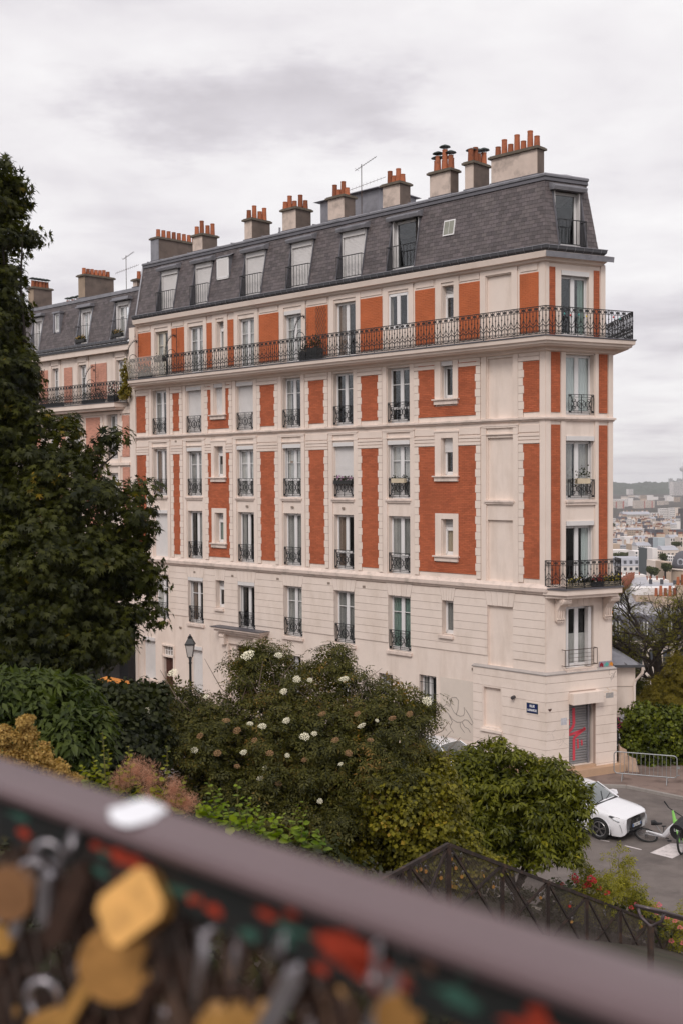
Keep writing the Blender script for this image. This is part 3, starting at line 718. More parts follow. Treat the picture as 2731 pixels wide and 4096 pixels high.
def window(fr, u0, u1, z0, z1, o=-.25, style='french', curtain=None, box=False, shut=None, trans=.70, parent=None, fm=None, lowbar=None, cm=None, open_=None, vent=False):
    fm = fm or WHITE; f = MB(); zt = z1
    if box: zt = z1-.17
    if vent: zt = z1-.36
    fw = .055; mid = (u0+u1)/2
    def bar(a, b_, c, d, oo=o, th=.05): f.box(a, b_, oo-th, oo+.0, c, d, 0, fr)
    bar(u0, u0+fw, z0, zt); bar(u1-fw, u1, z0, zt); bar(u0, u1, zt-fw, zt); bar(u0, u1, z0, z0+fw*1.4)
    panes = []
    if style == 'french':
        bar(mid-.055, mid+.055, z0, zt, o+.015, .07)
        for a, b_ in ((u0+fw, mid-.055), (mid+.055, u1-fw)):
            bar(a, a+.035, z0, zt, o+.01, .05); bar(b_-.035, b_, z0, zt, o+.01, .05)
            bar(a, b_, zt-fw-.05, zt-fw, o+.01, .05); bar(a, b_, z0+fw, z0+fw+.10, o+.01, .05)
            zc = z0+(zt-z0)*trans
            if trans: bar(a, b_, zc-.014, zc+.014, o+.005, .04)
            panes.append((a+.03, b_-.03, z0+.12, zt-.1))
        if lowbar: bar(u0, u1, z0+lowbar-.05, z0+lowbar+.05, o+.02, .07)
    else:
        bar(u0+fw, u0+fw+.04, z0, zt, o+.01, .05); bar(u1-fw-.04, u1-fw, z0, zt, o+.01, .05); bar(u0, u1, zt-fw-.05, zt-fw, o+.01, .05); bar(u0, u1, z0+fw, z0+.14, o+.01, .05)
        panes.append((u0+.09, u1-.09, z0+.12, zt-.1))
    w = f.build('window', fm, parent or BLD)
    for p in panes:
        g = MB(); g.box(p[0], p[1], o-.03, o-.024, p[2], p[3], 0, fr); g.build('pane', GLASS, w)
    if curtain:
        cb = MB(); a, b_ = u0+.05, u1-.05; wd = b_-a
        if curtain == 'full': fold_curtain(cb, fr, a, b_, o-.075, z0, zt)
        elif curtain == 'split': fold_curtain(cb, fr, a, a+wd*.40, o-.075, z0, zt); fold_curtain(cb, fr, b_-wd*.40, b_, o-.075, z0, zt)
        elif curtain == 'left': fold_curtain(cb, fr, b_-wd*.5, b_, o-.075, z0, zt)
        elif curtain == 'right': fold_curtain(cb, fr, a, a+wd*.45, o-.075, z0, zt)
        elif curtain == 'side': fold_curtain(cb, fr, b_-wd*.25, b_, o-.075, z0, zt)
        elif curtain == 'half': fold_curtain(cb, fr, a, b_, o-.075, z0, z0+(zt-z0)*.55, .012)
        cb.build('curtain', cm or CURT, w)
    if box:
        q = MB(); q.box(u0+.01, u1-.01, -.16, .015, zt, z1, 0, fr); q.build('shutter_box', SHUT, w)
        q = MB(); q.box(u0, u0+.035, -.22, -.16, z0, zt, 0, fr); q.box(u1-.035, u1, -.22, -.16, z0, zt, 0, fr); q.build('shutter_rail', SHUT, w)
    if vent:
        q = MB(); q.box(u0, u1, o-.05, o, zt, zt+.06, 0, fr)
        q.build('vent_frame', SHUT, w)
        for k in range(5):
            z = zt+.08+k*.058; s = MB()
            s.add([fr(u0, o-.06, z+.045), fr(u1, o-.06, z+.045), fr(u1, o+.0, z), fr(u0, o+.0, z), fr(u1, o, z+.012), fr(u0, o, z+.012), fr(u1, o-.06, z+.057), fr(u0, o-.06, z+.057)], [(0, 1, 2, 3), (3, 2, 4, 5), (5, 4, 6, 7)])
            s.build('vent_slat', SHUT, w)
    if shut is not None:
        zs_ = z0+(zt-z0)*shut; shutter(fr, u0+.03, u1-.03, zs_, zt, -.19, w)
    return w
W_ = lambda a, b: (a, b)
cfg = {
 5: [dict(curtain='left'), dict(box=1, shut=.0), dict(box=1, shut=.0), dict(curtain='side'), dict(), dict(lowbar=.62)],
 4: [dict(curtain='full', cm=CURTB, trans=0), dict(box=1, curtain='split'), dict(box=1, curtain='split', lowbar=.8), dict(box=1, curtain='full', lowbar=.8), dict(box=1, shut=.0), dict(box=1, curtain='split', lowbar=.75)],
 3: [dict(box=1, shut=.0, trans=0), dict(curtain='right', trans=0), dict(curtain='side', trans=0), dict(curtain='full', trans=0), dict(curtain='left', cm=CURTB, trans=0, lowbar=.75), dict(curtain='split', trans=0, lowbar=.72)],
 2: [dict(curtain='left'), dict(box=1, curtain='side', cm=CURTB), dict(box=1, trans=0), dict(curtain='split'), dict(curtain='full', cm=mat('curtain_grey', (.30, .28, .27), .9)), dict(curtain='split', cm=CURTG)],
}
for r in cfg:
    for c, k in zip(COLS, cfg[r]): window(F1, c[0], c[1], *ROWS[r], **k)
window(F1, *SMA, *SA[5], style='single', box=1, shut=0.0); window(F1, *SMB, *SB[5], style='single', box=1)
window(F1, *SMA, *SA[4], style='single', vent=True, curtain='half'); window(F1, *SMB, *SB[4], style='single', box=0, shut=.62)
window(F1, *SMA, *SA[3], style='single', vent=True, curtain='full', cm=CURTG); window(F1, *SMB, *SB[3], style='single', vent=True, curtain='full', cm=mat('curtain_tan', (.52, .40, .29), .9))
window(F1, *SMA, *SA[2], style='single', vent=True); window(F1, *SMB, *SB[2], style='single', curtain='full', cm=mat('curtain_grey', (.30, .28, .27)))
# corner face
window(F2, *CH, *CROWS[5], curtain='full', trans=0, cm=mat('curtain_white', (.66, .69, .68), .9)); window(F2, *CH, *CROWS[4], curtain='split', trans=0, box=1); window(F2, *CH, *CROWS[3], curtain='side', trans=0, box=1, cm=mat('curtain_white', (.66, .69, .68)))
w = window(F2, *CH, *CROWS[2], curtain='half', trans=0)
for (a, b_) in ((1.98, 2.12), (.96, 1.05)):                                   # folded louvre shutters
    q = MB(); q.box(a, b_, -.24, -.02, 4.2, 6.44, 0, F2)
    for k in range(30): q.box(a-.006, b_+.006, -.22, -.03, 4.32+k*.07, 4.345+k*.07, 0, F2)
    q.build('folded_shutter', SHUT, w)
# sixth floor
c6f = [dict(curtain='left', fm=mat('cream_frame', (.66, .60, .50), .6)), dict(curtain='split'), dict(curtain='full'), dict(box=1, curtain='full', cm=CURT), dict(trans=0, curtain='left', cm=CURTB), dict(trans=0)]
for h, k in list(zip(H6, c6f))[:5]: window(G1, *h, **({'o': -.20} | k))
window(G1, *H6[5][:2], H6[5][2]+.02, H6[5][3]-.02, o=-.03, trans=0)
window(G1, *S6A, style='single', vent=True, curtain='full'); window(G1, *S6B, style='single', vent=True)
window(G2, .74, 2.03, 16.6, 19.05, o=-.2, trans=0, box=1, curtain='side', cm=CURTG)

# ground floor openings
w = window(F1, *GF[0], box=1, shut=0.0); q = MB(); q.box(GF[0][0]-.12, GF[0][1]+.12, -.03, .10, .82, .92, 0, F1); q.build('window_sill', TRIM, BLD)
w = window(F1, *GF[2], box=1, shut=0.0)
for g_ in GF[4:]:
    w = window(F1, *g_, trans=0, curtain='side'); q = MB()
    for k in range(5): u = g_[0]+(g_[1]-g_[0])*(k+.5)/5; q.tube([F1(u, -.08, g_[2]), F1(u, -.08, g_[3])], .012, 5)
    for z in (g_[2]+.3, g_[3]-.3): q.tube([F1(g_[0], -.08, z), F1(g_[1], -.08, z)], .012, 4)
    q.build('window_bars', IRON, BLD)
d = MB(); d.box(22.52, 23.36, -.26, -.20, .1, 2.24, 0, F1)
for k in range(3):
    for j in range(2): d.box(22.60+j*.38, 22.90+j*.38, -.20, -.185, .25+k*.66, .80+k*.66, 0, F1)
dr = d.build('door', WOODB, BLD); q = MB(); q.tube([F1(23.28, -.18, 1.1), F1(23.28, -.12, 1.1)], .03, 8); q.build('handle', mat('brass', (.5, .33, .12), .35, metal=.9), dr)
q = MB(); q.box(22.42, 23.46, -.2, .03, 2.24, 2.32, 0, F1); q.box(22.45, 23.44, -.2, .04, 2.80, 2.88, 0, F1); q.box(22.42, 22.5, -.2, .03, .1, 2.85, 0, F1); q.box(23.38, 23.46, -.2, .03, .1, 2.85, 0, F1); q.build('door_surround', PLW, BLD)
tw = MB(); tw.box(22.50, 23.38, -.215, -.20, 2.30, 2.82, 0, F1); t_ = tw.build('window', WHITE, BLD)
for k in range(5): u = 22.52+.84*k/4; tw = MB(); tw.box(u-.02, u+.02, -.2, -.15, 2.34, 2.78, 0, F1); tw.build('glazing_bar', WHITE, t_)
for k in range(3): z = 2.32+.48*k/2; tw = MB(); tw.box(22.50, 23.38, -.2, -.148, z-.018, z+.018, 0, F1); tw.build('glazing_bar', WHITE, t_)
for k in range(4):
    for j in range(2): g = MB(); g.box(22.55+.21*k, 22.71+.21*k, -.19, -.18, 2.34+.24*j, 2.54+.24*j, 0, F1); g.build('pane', mat('glass_block', (.30, .27, .25), .2, .2, 30), t_)
# entrance portal with canopy
q = MB(); q.box(15.25, 18.75, -.03, .60, 4.16, 4.24, 0, F1); q.box(15.35, 18.65, -.03, .48, 4.04, 4.16, 0, F1); q.box(15.5, 18.5, -.03, .32, 3.9, 4.04, 0, F1); q.build('entrance_canopy', TRIM, BLD)
q = MB(); q.box(15.2, 18.8, .0, .64, 4.242, 4.27, 0, F1); q.build('canopy_flashing', LEAD, BLD)
q = MB()
for u in (15.75, 18.25): q.box(u-.22, u+.22, -.03, .14, .1, 3.5, 0, F1); q.box(u-.16, u+.16, -.03, .34, 3.4, 3.9, 0, F1); q.tube([F1(u-.17, .30, 3.8), F1(u+.17, .30, 3.8)], .09, 10)
q.box(15.5, 18.5, -.03, .1, 3.45, 3.9, 0, F1); q.build('door_surround', PL, BLD)
d = MB(); d.box(16.2, 17.6, -.28, -.2, .1, 3.3, 0, F1)
for j in range(2): d.box(16.3+j*.7, 16.8+j*.7, -.2, -.18, .3, 1.5, 0, F1); d.box(16.3+j*.7, 16.8+j*.7, -.2, -.18, 1.7, 3.1, 0, F1)
d.build('door', WOODB, BLD)
# shop shutter on the corner face
q = MB(); q.box(.96, 2.38, -.03, .42, 2.86, 3.28, 0, F2); q.build('shutter_box', PLW, BLD)
METAL = mat('shutter_metal', (.27, .26, .265), .45, .12, 3, metal=.3)
mp_ = bpy.data.materials.new('sprayed_shutter_metal'); mp_.use_nodes = True
SPRAY = mat('red_spray_paint', (.62, .06, .09), .5, .1, 8)
sh = MB(); n = 24
for i in range(n):
    z = .47+i*(2.86-.47)/n; h = (2.86-.47)/n
    P = [F2(1.0, -.22, z+h), F2(2.05, -.22, z+h), F2(2.05, -.185, z+h*.62), F2(1.0, -.185, z+h*.62), F2(2.05, -.185, z+h*.2), F2(1.0, -.185, z+h*.2), F2(2.05, -.22, z), F2(1.0, -.22, z)]
    sh.add(P, [(0, 1, 2, 3), (3, 2, 4, 5), (5, 4, 6, 7)])
sh_o = sh.build('roller_shutter', METAL, BLD)
q = MB(); q.box(2.05, 2.13, -.24, -.12, .47, 2.86, 0, F2); q.box(.96, 1.0, -.24, -.12, .47, 2.86, 0, F2); q.build('shutter_rail', ZINC, BLD)
def spray(pts, w):
    b = MB()
    for (u0, z0), (u1, z1) in zip(pts[:-1], pts[1:]):
        ln = math.hypot(u1-u0, z1-z0); k = max(1, int(ln/.03)); nu, nz_ = -(z1-z0)/ln*w, (u1-u0)/ln*w
        for i in range(k):
            a, c = i/k, (i+1)/k; p = (u0+(u1-u0)*a, z0+(z1-z0)*a); r = (u0+(u1-u0)*c, z0+(z1-z0)*c)
            ph = lambda z: -.183+.0*z
            b.add([F2(p[0]-nu, ph(p[1]), p[1]-nz_), F2(r[0]-nu, ph(r[1]), r[1]-nz_), F2(r[0]+nu, ph(r[1]), r[1]+nz_), F2(p[0]+nu, ph(p[1]), p[1]+nz_)], [(0, 1, 2, 3)])
    return b.build('graffiti', SPRAY, sh_o)
for pts, w in (([(1.42, 2.62), (1.44, 2.0), (1.36, 1.86), (1.1, 1.66)], .065), ([(1.02, 1.62), (1.3, 1.62), (1.98, 1.76)], .05), ([(1.98, 1.80), (1.5, 1.52), (1.44, 1.45), (1.44, .62)], .06),
               ([(1.2, 2.2), (1.22, 1.98)], .04), ([(1.04, 2.08), (1.06, 1.95)], .04), ([(1.62, 1.42), (1.64, 1.05)], .04), ([(1.80, 1.36), (1.82, 1.15)], .04)): spray(pts, w)
# shuttered window of the base block
q = MB(); wall(q, F1, 1.90, 2.86, 1.5, 3.34, [(1.98, 2.80, 1.72, 3.26, .28, True)], GO-.01, .28); q.build('window_reveal', PLW, BLD)
w = MB(); w.box(2.0, 2.04, -.1, -.05, 1.9, 3.26, 0, F1); w.box(2.76, 2.8, -.1, -.05, 1.9, 3.26, 0, F1); w.box(2.0, 2.8, -.1, -.05, 1.86, 1.92, 0, F1); w = w.build('window', WHITE, BLD)
shutter(F1, 2.03, 2.78, 1.92, 3.24, -.08, w, .06, mat('bright_shutter', (.80, .79, .80), .5)); q = MB(); q.box(1.9, 2.9, -.02, .2, 1.54, 1.64, 0, F1); q.build('window_sill', PLW, BLD)

# ---- window railings
def guard_mesh(w=1.16, h=.86):
    b = MB(); t = .014
    for z in (0.02, .10, h-.12, h): b.tube([(-w/2, 0, z), (w/2, 0, z)], .020 if z == h else .013, 4)
    for x in (-w/2, -w/2+.1, -.0, w/2-.1, w/2): b.tube([(x, 0, 0), (x, 0, h)], .015, 4)
    zc = .42
    b.tube([(p[0], 0, p[2]) for p in arc(0, zc, .2, 0, 360, 12)][:-1], t, 4, closed=True)
    for a in range(0, 180, 45): b.tube([(.2*math.cos(rad(a)), 0, zc+.2*math.sin(rad(a))), (-.2*math.cos(rad(a)), 0, zc-.2*math.sin(rad(a)))], .012, 4)
    for sg in (-1, 1):
        for sz in (-1, 1):
            b.tube([(sg*(.33+p[0]), 0, zc+sz*p[2]) for p in arc(0, .16, .13, -90, 290, 9, .02)], t, 4)
            b.tube([(sg*(.26+p[0]), 0, zc+sz*p[2]) for p in arc(0, .0, .16, 20, 200, 6, .03)], t, 4)
        b.tube([(sg*.44, 0, .12), (sg*.36, 0, zc), (sg*.44, 0, h-.14)], t, 4)
        for z in (.06, h-.06): b.tube([(sg*.53, 0, z-.03), (sg*.53, 0, z+.03)], .025, 4)
    for k in range(4): b.tube([(-.3+k*.2-.03, 0, h-.06), (-.3+k*.2+.03, 0, h-.06)], [.004, .022], 4)
    return b.mesh('window_railing', IRON)
GM = guard_mesh()
def guard(fr, u, o, z, rz, sx=1, sz=1): 
    g = link('window_railing', GM, None, loc=fr(u, o, z), rz=rz); g.scale = (sx, 1, sz); par(g, BLD); return g
for r in (5, 4, 3, 2):
    for i, c in enumerate(COLS):
        if r == 3 and i == 0: continue
        guard(F1, (c[0]+c[1])/2, -.05 if r != 5 else -.02, ROWS[r][0]+.06, ROT1, (c[1]-c[0])/1.2, .92)
guard(F2, 1.62, .03, 13.74, ROT2, 1.0, .8); guard(F2, 1.60, .05, 10.58, ROT2, 1.05, .78)
q = MB(); rr0, rr1 = .74, 2.24                                   # plain bar railing of the corner face second floor
for z in (4.30, 4.90): q.tube([F2(rr0, .0, z), F2(rr0, .2, z), F2(rr1, .2, z), F2(rr1, 0, z)], .016, 4)
for u in (rr0, rr0+.17, rr1-.17, rr1): q.tube([F2(u, .2, 4.28), F2(u, .2, 4.9)], .014, 4)
for z in (4.46, 4.60, 4.75): q.tube([F2(rr0+.17, .2, z), F2(rr1-.17, .2, z)], .008, 4)
q.build('window_railing', RUST, BLD)

# ------------------------------------------------------------------ mansard roof
RF = empty('roof', F1(12, -2, 20)); par(RF, BLD)
ZB, ZT, SBK = 19.86, 22.45, .50
SL = math.hypot(ZT-ZB, SBK); 
def R1(u, s, h=0.0):   # point on street slope; s distance up the slope, h proud
    k = s/SL; o = -SBK*k; return F1(u, o+h*(ZT-ZB)/SL, ZB+(ZT-ZB)*k+h*SBK/SL)
def R2(u, s, h=0.0):
    k = s/SL; o = -SBK*k; return F2(u, o+h*(ZT-ZB)/SL, ZB+(ZT-ZB)*k+h*SBK/SL)
def hip1(s): # u of the hip on street slope at distance s
    p = isect(-SBK*s/SL, -SBK*s/SL, N1, N2, C0, C0); return float((p-C0)@D1)
def hip2(s):
    p = isect(-SBK*s/SL, -SBK*s/SL, N1, N2, C0, C0); return float((p-C0)@D2)
R2W = lambda s: 2.44-.20*s/SL
dorm = [(22.20, 23.66), (19.48, 20.88), (15.62, 17.10), (12.46, 13.94), (9.25, 10.75), (6.32, 7.84)]
dh = [(a, b, .06, 2.28) for a, b in dorm]+[(18.05, 19.0, 1.05, 2.25)]
b = MB(); fr_ = lambda u, o, s: R1(u, s, o)
wall(b, fr_, .3, UL-.15, 0, SL, dh, -.012, .02)
b.add([R1(hip1(0), 0, -.012), R1(.3, 0, -.012), R1(.3, SL, -.012), R1(hip1(SL), SL, -.012)], [(0, 1, 2, 3)])
cd = (.62, 1.90, .06, 2.22)
b2 = lambda u, o, s: R2(u, s, o)
wall(b, b2, .35, 2.20, 0, SL, [cd], -.012, .02); b.add([R2(hip2(0), 0, -.012), R2(.35, 0, -.012), R2(.35, SL, -.012), R2(hip2(SL), SL, -.012)], [(0, 1, 2, 3)])
b.add([R2(2.20, 0, -.012), R2(2.44, 0, -.012), R2(2.24, SL, -.012), R2(2.20, SL, -.012)], [(0, 1, 2, 3)])
p0 = R2(2.44, 0, 0); p1 = R2(2.24, SL, 0); b.add([p0, (p0[0]+D3[0]*13, p0[1]+D3[1]*13, p0[2]), (p1[0]+D3[0]*13-.3, p1[1]+D3[1]*13, p1[2]), p1], [(0, 1, 2, 3)])
b.build('roof_sheathing', LEAD, RF)
# slates: courses .15 high, .235 wide; nearest 300 are objects, the others joined
rows = int(SL/.152); rh = SL/rows; SWD = .235
allS = MB(); near = []
def slate_v(fr, a, c, s0, s1):
    return [fr(a, .0, s0), fr(c, .0, s0), fr(c, -.008, s1), fr(a, -.008, s1), fr(a, .012, s0), fr(c, .012, s0), fr(c, .002, s1), fr(a, .002, s1)]
fR1 = lambda u, h, s: R1(u, s, h); fR2 = lambda u, h, s: R2(u, s, h)
for i in range(rows):
    s0, s1 = i*rh-.004, (i+1)*rh+.008
    for side, fr, lo, hi, hl in ((2, fR2, hip2, R2W, [cd]), (1, fR1, hip1, lambda s: UL-.15, dh)):
        u = lo(s0)-(i % 2)*SWD/2; e_ = hi(s0)
        while u < e_-.02:
            a, c = max(u, lo(s0))+.004, min(u+SWD, e_)-.004; u += SWD
            if c-a < .03: continue
            mu, mz = (a+c)/2, (s0+s1)/2
            cut = [h for h in hl if h[2]-.02 < mz < h[3]+.02 and c > h[0] and a < h[1]]
            if cut:
                h = cut[0]
                if a < h[0] < c: c = h[0]-.002
                elif a < h[1] < c: a = h[1]+.002
                else: continue
                if c-a < .03: continue
            j = (random.random()-.5)*.008
            q = slate_v(fr, a, c, s0+j, s1)
            if side == 2 or a < 1.9: near.append(q)
            else: allS.hexa(q)
near = near[:300] if len(near) <= 300 else near
if len(near) > 300:
    for q in near[300:]: allS.hexa(q)
    near = near[:300]
for q in near: MB().hexa(q).build('slate', SLATE, RF)
tag(allS.build('slate', SLATE, RF), kind='stuff')
# flashing at the break, hip roll, gable edge
br = lambda o: [C0+D1*(UL-.1)+N1*o, isect(o, o, N1, N2, C0, C0), isect(o, o-.5, N2, N3, C0, C3), C3+D3*13+N3*(o-.5)]
def swp(prof, name, m_, par_=None):
    S = MB(); sweep(S, prof, UL, plans=br); return S.build(name, m_, par_ or RF)
swp([(-.47, 22.38), (-.43, 22.38), (-.455, 22.53), (-.52, 22.53)], 'break_flashing', LEAD)
swp([(-.53, 22.525), (-.41, 22.53), (-.40, 22.60), (-.44, 22.645), (-.56, 22.63)], 'break_flashing', ZINC)
b = MB(); b.tube([R1(UL-.13, -.02, .02), R1(UL-.13, SL, .02)], .05, 6); b.build('gable_flashing', ZINC, RF)
b = MB()
for i in range(22):
    u = 1.4+i*1.12
    if not any(a-.1 < u < c+.1 for a, c, *_ in []): b.tube([F1(u, -.42, 22.66), F1(u, -3.5, 23.05)], .03, 5)
b.build('zinc_roll', ZINC, RF)
# shallow upper roof
b = MB(); ridge = 23.05
q0 = br(-.5); q1_ = [C0+D1*(UL-.1)+N1*-3.6, None, None, None]
cc = isect(-2.6, -1.6, N1, N2, C0, C0)
b.add([(*q0[0], 22.60), (*q0[1], 22.60), (*q0[2], 22.60), (*q0[3], 22.6), (*(C0+D1*(UL-.1)-N1*3.6), ridge), (*cc, ridge), (*(C0+D1*(UL-.1)-N1*10.5), 22.5)], [(0, 1, 5, 4), (1, 2, 5), (2, 3, 5), (4, 5, 3, 6)])
b.build('zinc_roof', ZINC, RF)
# gutter
gl = lambda o: plan(o, UL+.02, 13, o, o-.5)
S = MB(); sweep(S, [(.0, 19.66), (.10, 19.67), (.18, 19.74), (.20, 19.845), (.175, 19.845), (.15, 19.76), (.09, 19.71), (.0, 19.70)], UL, plans=gl); gt = S.build('gutter', ZINCD, BLD)
S = MB(); sweep(S, [(.185, 19.84), (.215, 19.845), (.215, 19.87), (.185, 19.87)], UL, plans=gl); S.build('gutter_lip', ZINC, gt)
b = MB()
for i in range(66):
    u = .05+i*.388; b.tube([F1(u, .02, 19.66), F1(u, .11, 19.665), F1(u, .192, 19.735), F1(u, .21, 19.86)], .010, 4)
for i in range(7):
    u = .02+i*.40; b.tube([F2(u, .02, 19.66), F2(u, .11, 19.665), F2(u, .192, 19.735), F2(u, .21, 19.86)], .012, 4)
b.build('gutter_bracket', ZINC, gt)
b = MB(); b.add([F2(-.05, .12, 19.44), F2(CW-.05, .12, 19.44), F2(CW-.05, .15, 19.64), F2(-.08, .15, 19.64)], [(0, 1, 2, 3)]); b.build('cornice_flashing', ZINC, BLD)

# ---- dormers cut into the slope
def dormer(fr, rfun, a, b_, rz, shutc=None, wide=False, kind='closed', hz=22.10):
    D = empty('dormer', fr((a+b_)/2, -.2, 20)); par(D, BLD)
    c = MB(); wo = -.46
    for u, s in ((a, 1), (b_, -1)):         # cheeks between slope and window plane
        c.add([fr(u, .02, ZB+.05), fr(u, wo-.1, ZB+.05), fr(u, wo-.1, hz), fr(u, -SBK*(hz-ZB)/(ZT-ZB)+.02, hz)], [(0, 1, 2, 3)])
        c.tube([rfun(u, -.0, .02), rfun(u, 2.32, .02)], .035, 5)
    c.add([fr(a, .03, ZB+.05), fr(b_, .03, ZB+.05), fr(b_, wo-.1, ZB+.06), fr(a, wo-.1, ZB+.06)], [(0, 1, 2, 3)])
    c.build('cheek', LEAD, D)
    h = MB(); P = [(-.62, 22.36), (-.10, 22.14), (-.10, 22.10), (-.14, 21.98), (-.40, 22.0), (-.62, 22.10)]
    a2, b2_ = a-.12, b_+.12
    h.add([fr(a2, o, z+hz-22.10) for o, z in P]+[fr(b2_, o, z+hz-22.10) for o, z in P], [tuple(range(6)), tuple(range(11, 5, -1))]+[(i, (i+1) % 6, 6+(i+1) % 6, 6+i) for i in range(6)])
    h.build('hood', ZINC, D)
    ins = .10
    z0, z1 = ZB+.10, hz-.12
    if kind == 'closed': window(fr, a+ins, b_-ins, z0, z1, o=wo-.02, trans=0, parent=D, box=False)
    else: window(fr, a+ins, b_-ins, z0, z1, o=wo-.06, trans=0, parent=D, style='single' if kind == 'open' else 'french', curtain=None)
    if kind == 'closed':
        q = MB(); q.box(a+ins, b_-ins, wo-.02, wo+.14, z1-.22, z1, 0, fr); q.build('shutter_box', SHUT, D)
        shutter(fr, a+ins+.03, b_-ins-.03, z0+.04, z1-.2, wo+.06, D, .055)
    q = MB(); q.box(a+ins-.07, a+ins, wo-.05, wo+.10, z0, z1, 0, fr); q.build('dormer_jamb', SHUT, D); q = MB(); q.box(b_-ins, b_-ins+.07, wo-.05, wo+.10, z0, z1, 0, fr); q.build('dormer_jamb', SHUT, D)
    r = MB(); zr = 20.88
    for z in (ZB+.12, zr): r.tube([fr(a+.02, -.32, z), fr(a+.02, .0, z), fr(b_-.02, .0, z), fr(b_-.02, -.32, z)], .022, 4)
    nn = 8
    for k in range(nn+1): u = a+.02+(b_-a-.04)*k/nn; r.tube([fr(u, 0, ZB+.12), fr(u, 0, zr)], .014, 4)
    for k in range(3):
        for u in (a+.02, b_-.02): r.tube([fr(u, -.1*k-.08, ZB+.12), fr(u, -.1*k-.08, zr)], .009, 4)
    r.build('dormer_railing', IRON, D)
    return D
kinds = ['closed', 'closed', 'closed', 'closed', 'closed', 'open']
for (a, b_), k in zip(dorm, kinds): dormer(F1, R1, a, b_, ROT1, kind=k)
dormer(F2, R2, .62, 1.90, ROT2, kind='open', hz=22.12)
# small attic window between the second and third dormers and a roof light
D = empty('dormer', F1(18.5, -.2, 21)); par(D, BLD)
c = MB(); c.add([F1(18.05, -.16, 20.95), F1(18.05, -.16, 22.0), F1(18.05, -.5, 22.1), F1(18.05, -.3, 20.92)], [(0, 1, 2, 3)]); c.add([F1(19.0, -.16, 20.95), F1(19.0, -.16, 22.0), F1(19.0, -.5, 22.1), F1(19.0, -.3, 20.92)], [(0, 1, 2, 3)])
c.add([F1(17.95, -.1, 22.0), F1(19.1, -.1, 22.0), F1(19.1, -.55, 22.22), F1(17.95, -.55, 22.22)], [(0, 1, 2, 3)]); c.build('hood', ZINC, D)
window(F1, 18.08, 18.97, 20.95, 21.98, o=-.16, trans=0, parent=D, style='single', curtain='full', cm=SHUT); q = MB(); q.box(18.15, 18.9, -.2, -.155, 21.03, 21.92, 0, F1); q.build('blind', SHUT, D)
q = MB(); rl_f = lambda u, o, z: R1(u, z, o)
q.box(4.42, 4.98, 0, .05, 1.1, 1.74, 0, rl_f); rlw = q.build('roof_light', WHITE, RF)
for k in range(2): g = MB(); g.box(4.46+k*.25, 4.69+k*.25, .05, .056, 1.15, 1.69, 0, rl_f); g.build('pane', mat('skylight_glass', (.25, .25, .20), .1, .2, 4, spec=.8), rlw)

# ---- chimneys
def pots_on(D, fr, us, o, z, hs, caps=None):
    for k, (u, h) in enumerate(zip(us, hs)):
        oo = o if not isinstance(o, (list, tuple)) else o[k]
        c = fr(u, oo, z); b = MB(); b.lathe(c, [(.125, 0), (.12, .05), (.105, h*.9), (.112, h*.93), (.112, h)], 10); b.lathe((c[0], c[1], c[2]+h-.001), [(.08, 0), (.08, .004)], 10)
        p = b.build('chimney_pot', POT, D, smooth=False)
        if caps and caps[k]:
            b = MB(); b.lathe((c[0], c[1], c[2]+h+.10), [(.24, 0), (.22, .03), (.06, .10), (.0, .11)], 10)
            for a in (0, 2.1, 4.2): b.tube([(c[0]+.1*math.cos(a), c[1]+.1*math.sin(a), c[2]+h-.03), (c[0]+.1*math.cos(a), c[1]+.1*math.sin(a), c[2]+h+.12)], .01, 4)
            b.build('chimney_cowl', mat('cowl_metal', (.05, .065, .06), .5, .3, 8, metal=.4), p)
def chimney(u0, u1, o0, dep, zt, us, hs, m_=CHIM, caps=None, zb=22.4, os_=None, name='chimney', fr=F1, parent=None):
    D = empty(name, fr((u0+u1)/2, o0-dep/2, zb)); par(D, parent or BLD)
    b = MB(); b.box(u0, u1, o0-dep, o0, zb, zt-.1, 0, fr); b.build('stack', m_, D)
    b = MB(); b.box(u0-.03, u0-.001, o0-dep, o0-.02, zb+.3, zt-.1, 0, fr); b.build('dark_side', CHIMD, D)  # darker slab over the right-hand face of every stack
    b = MB(); b.box(u0-.10, u1+.10, o0-dep-.10, o0+.10, zt-.10, zt-.02, 0, fr); b.box(u0-.05, u1+.05, o0-dep-.05, o0+.05, zt-.02, zt+.02, 0, fr); b.build('cap', CAPM, D)
    b = MB(); b.box(u0-.05, u1+.05, o0-dep-.05, o0+.05, zb, zb+.45, 0, fr); b.build('flashing', LEAD, D)
    pots_on(D, fr, us, os_ if os_ is not None else o0-dep/2, zt+.02, hs, caps)
    return D
chimney(1.05, 3.20, -1.0, .42, 23.88, [1.20, 1.51, 1.82, 2.12, 2.42, 2.72, 3.02][::1], [.42, .68, .36, .66, .36, .60, .38])
chimney(5.25, 6.32, -1.0, .5, 23.86, [5.38, 5.60, 5.80, 6.0, 6.20, 5.5], [.55, .8, .45, .62, .5, .5], caps=[1, 1, 1, 1, 1, 0], os_=[-1.2, -1.1, -1.3, -1.15, -1.3, -1.4])
chimney(4.08, 4.50, -1.0, 1.0, 23.92, [4.30, 4.28, 4.30, 4.2, 4.4], [.50, .62, .42, .48, .40], caps=[0, 0, 1, 1, 1], os_=[-1.12, -1.4, -1.62, -1.85, -1.3])
chimney(7.97, 8.92, -1.0, .66, 23.84, [8.08, 8.32, 8.56, 8.80], [.34, .62, .36, .60])
chimney(11.22, 12.20, -1.0, .68, 23.86, [11.35, 11.58, 11.85, 12.10], [.34, .66, .34, .60])
chimney(14.30, 15.20, -1.0, .95, 23.84, [14.42, 14.60, 14.78, 14.95, 15.10], [.40, .66, .38, .62, .34], os_=[-1.75, -1.6, -1.4, -1.25, -1.1])
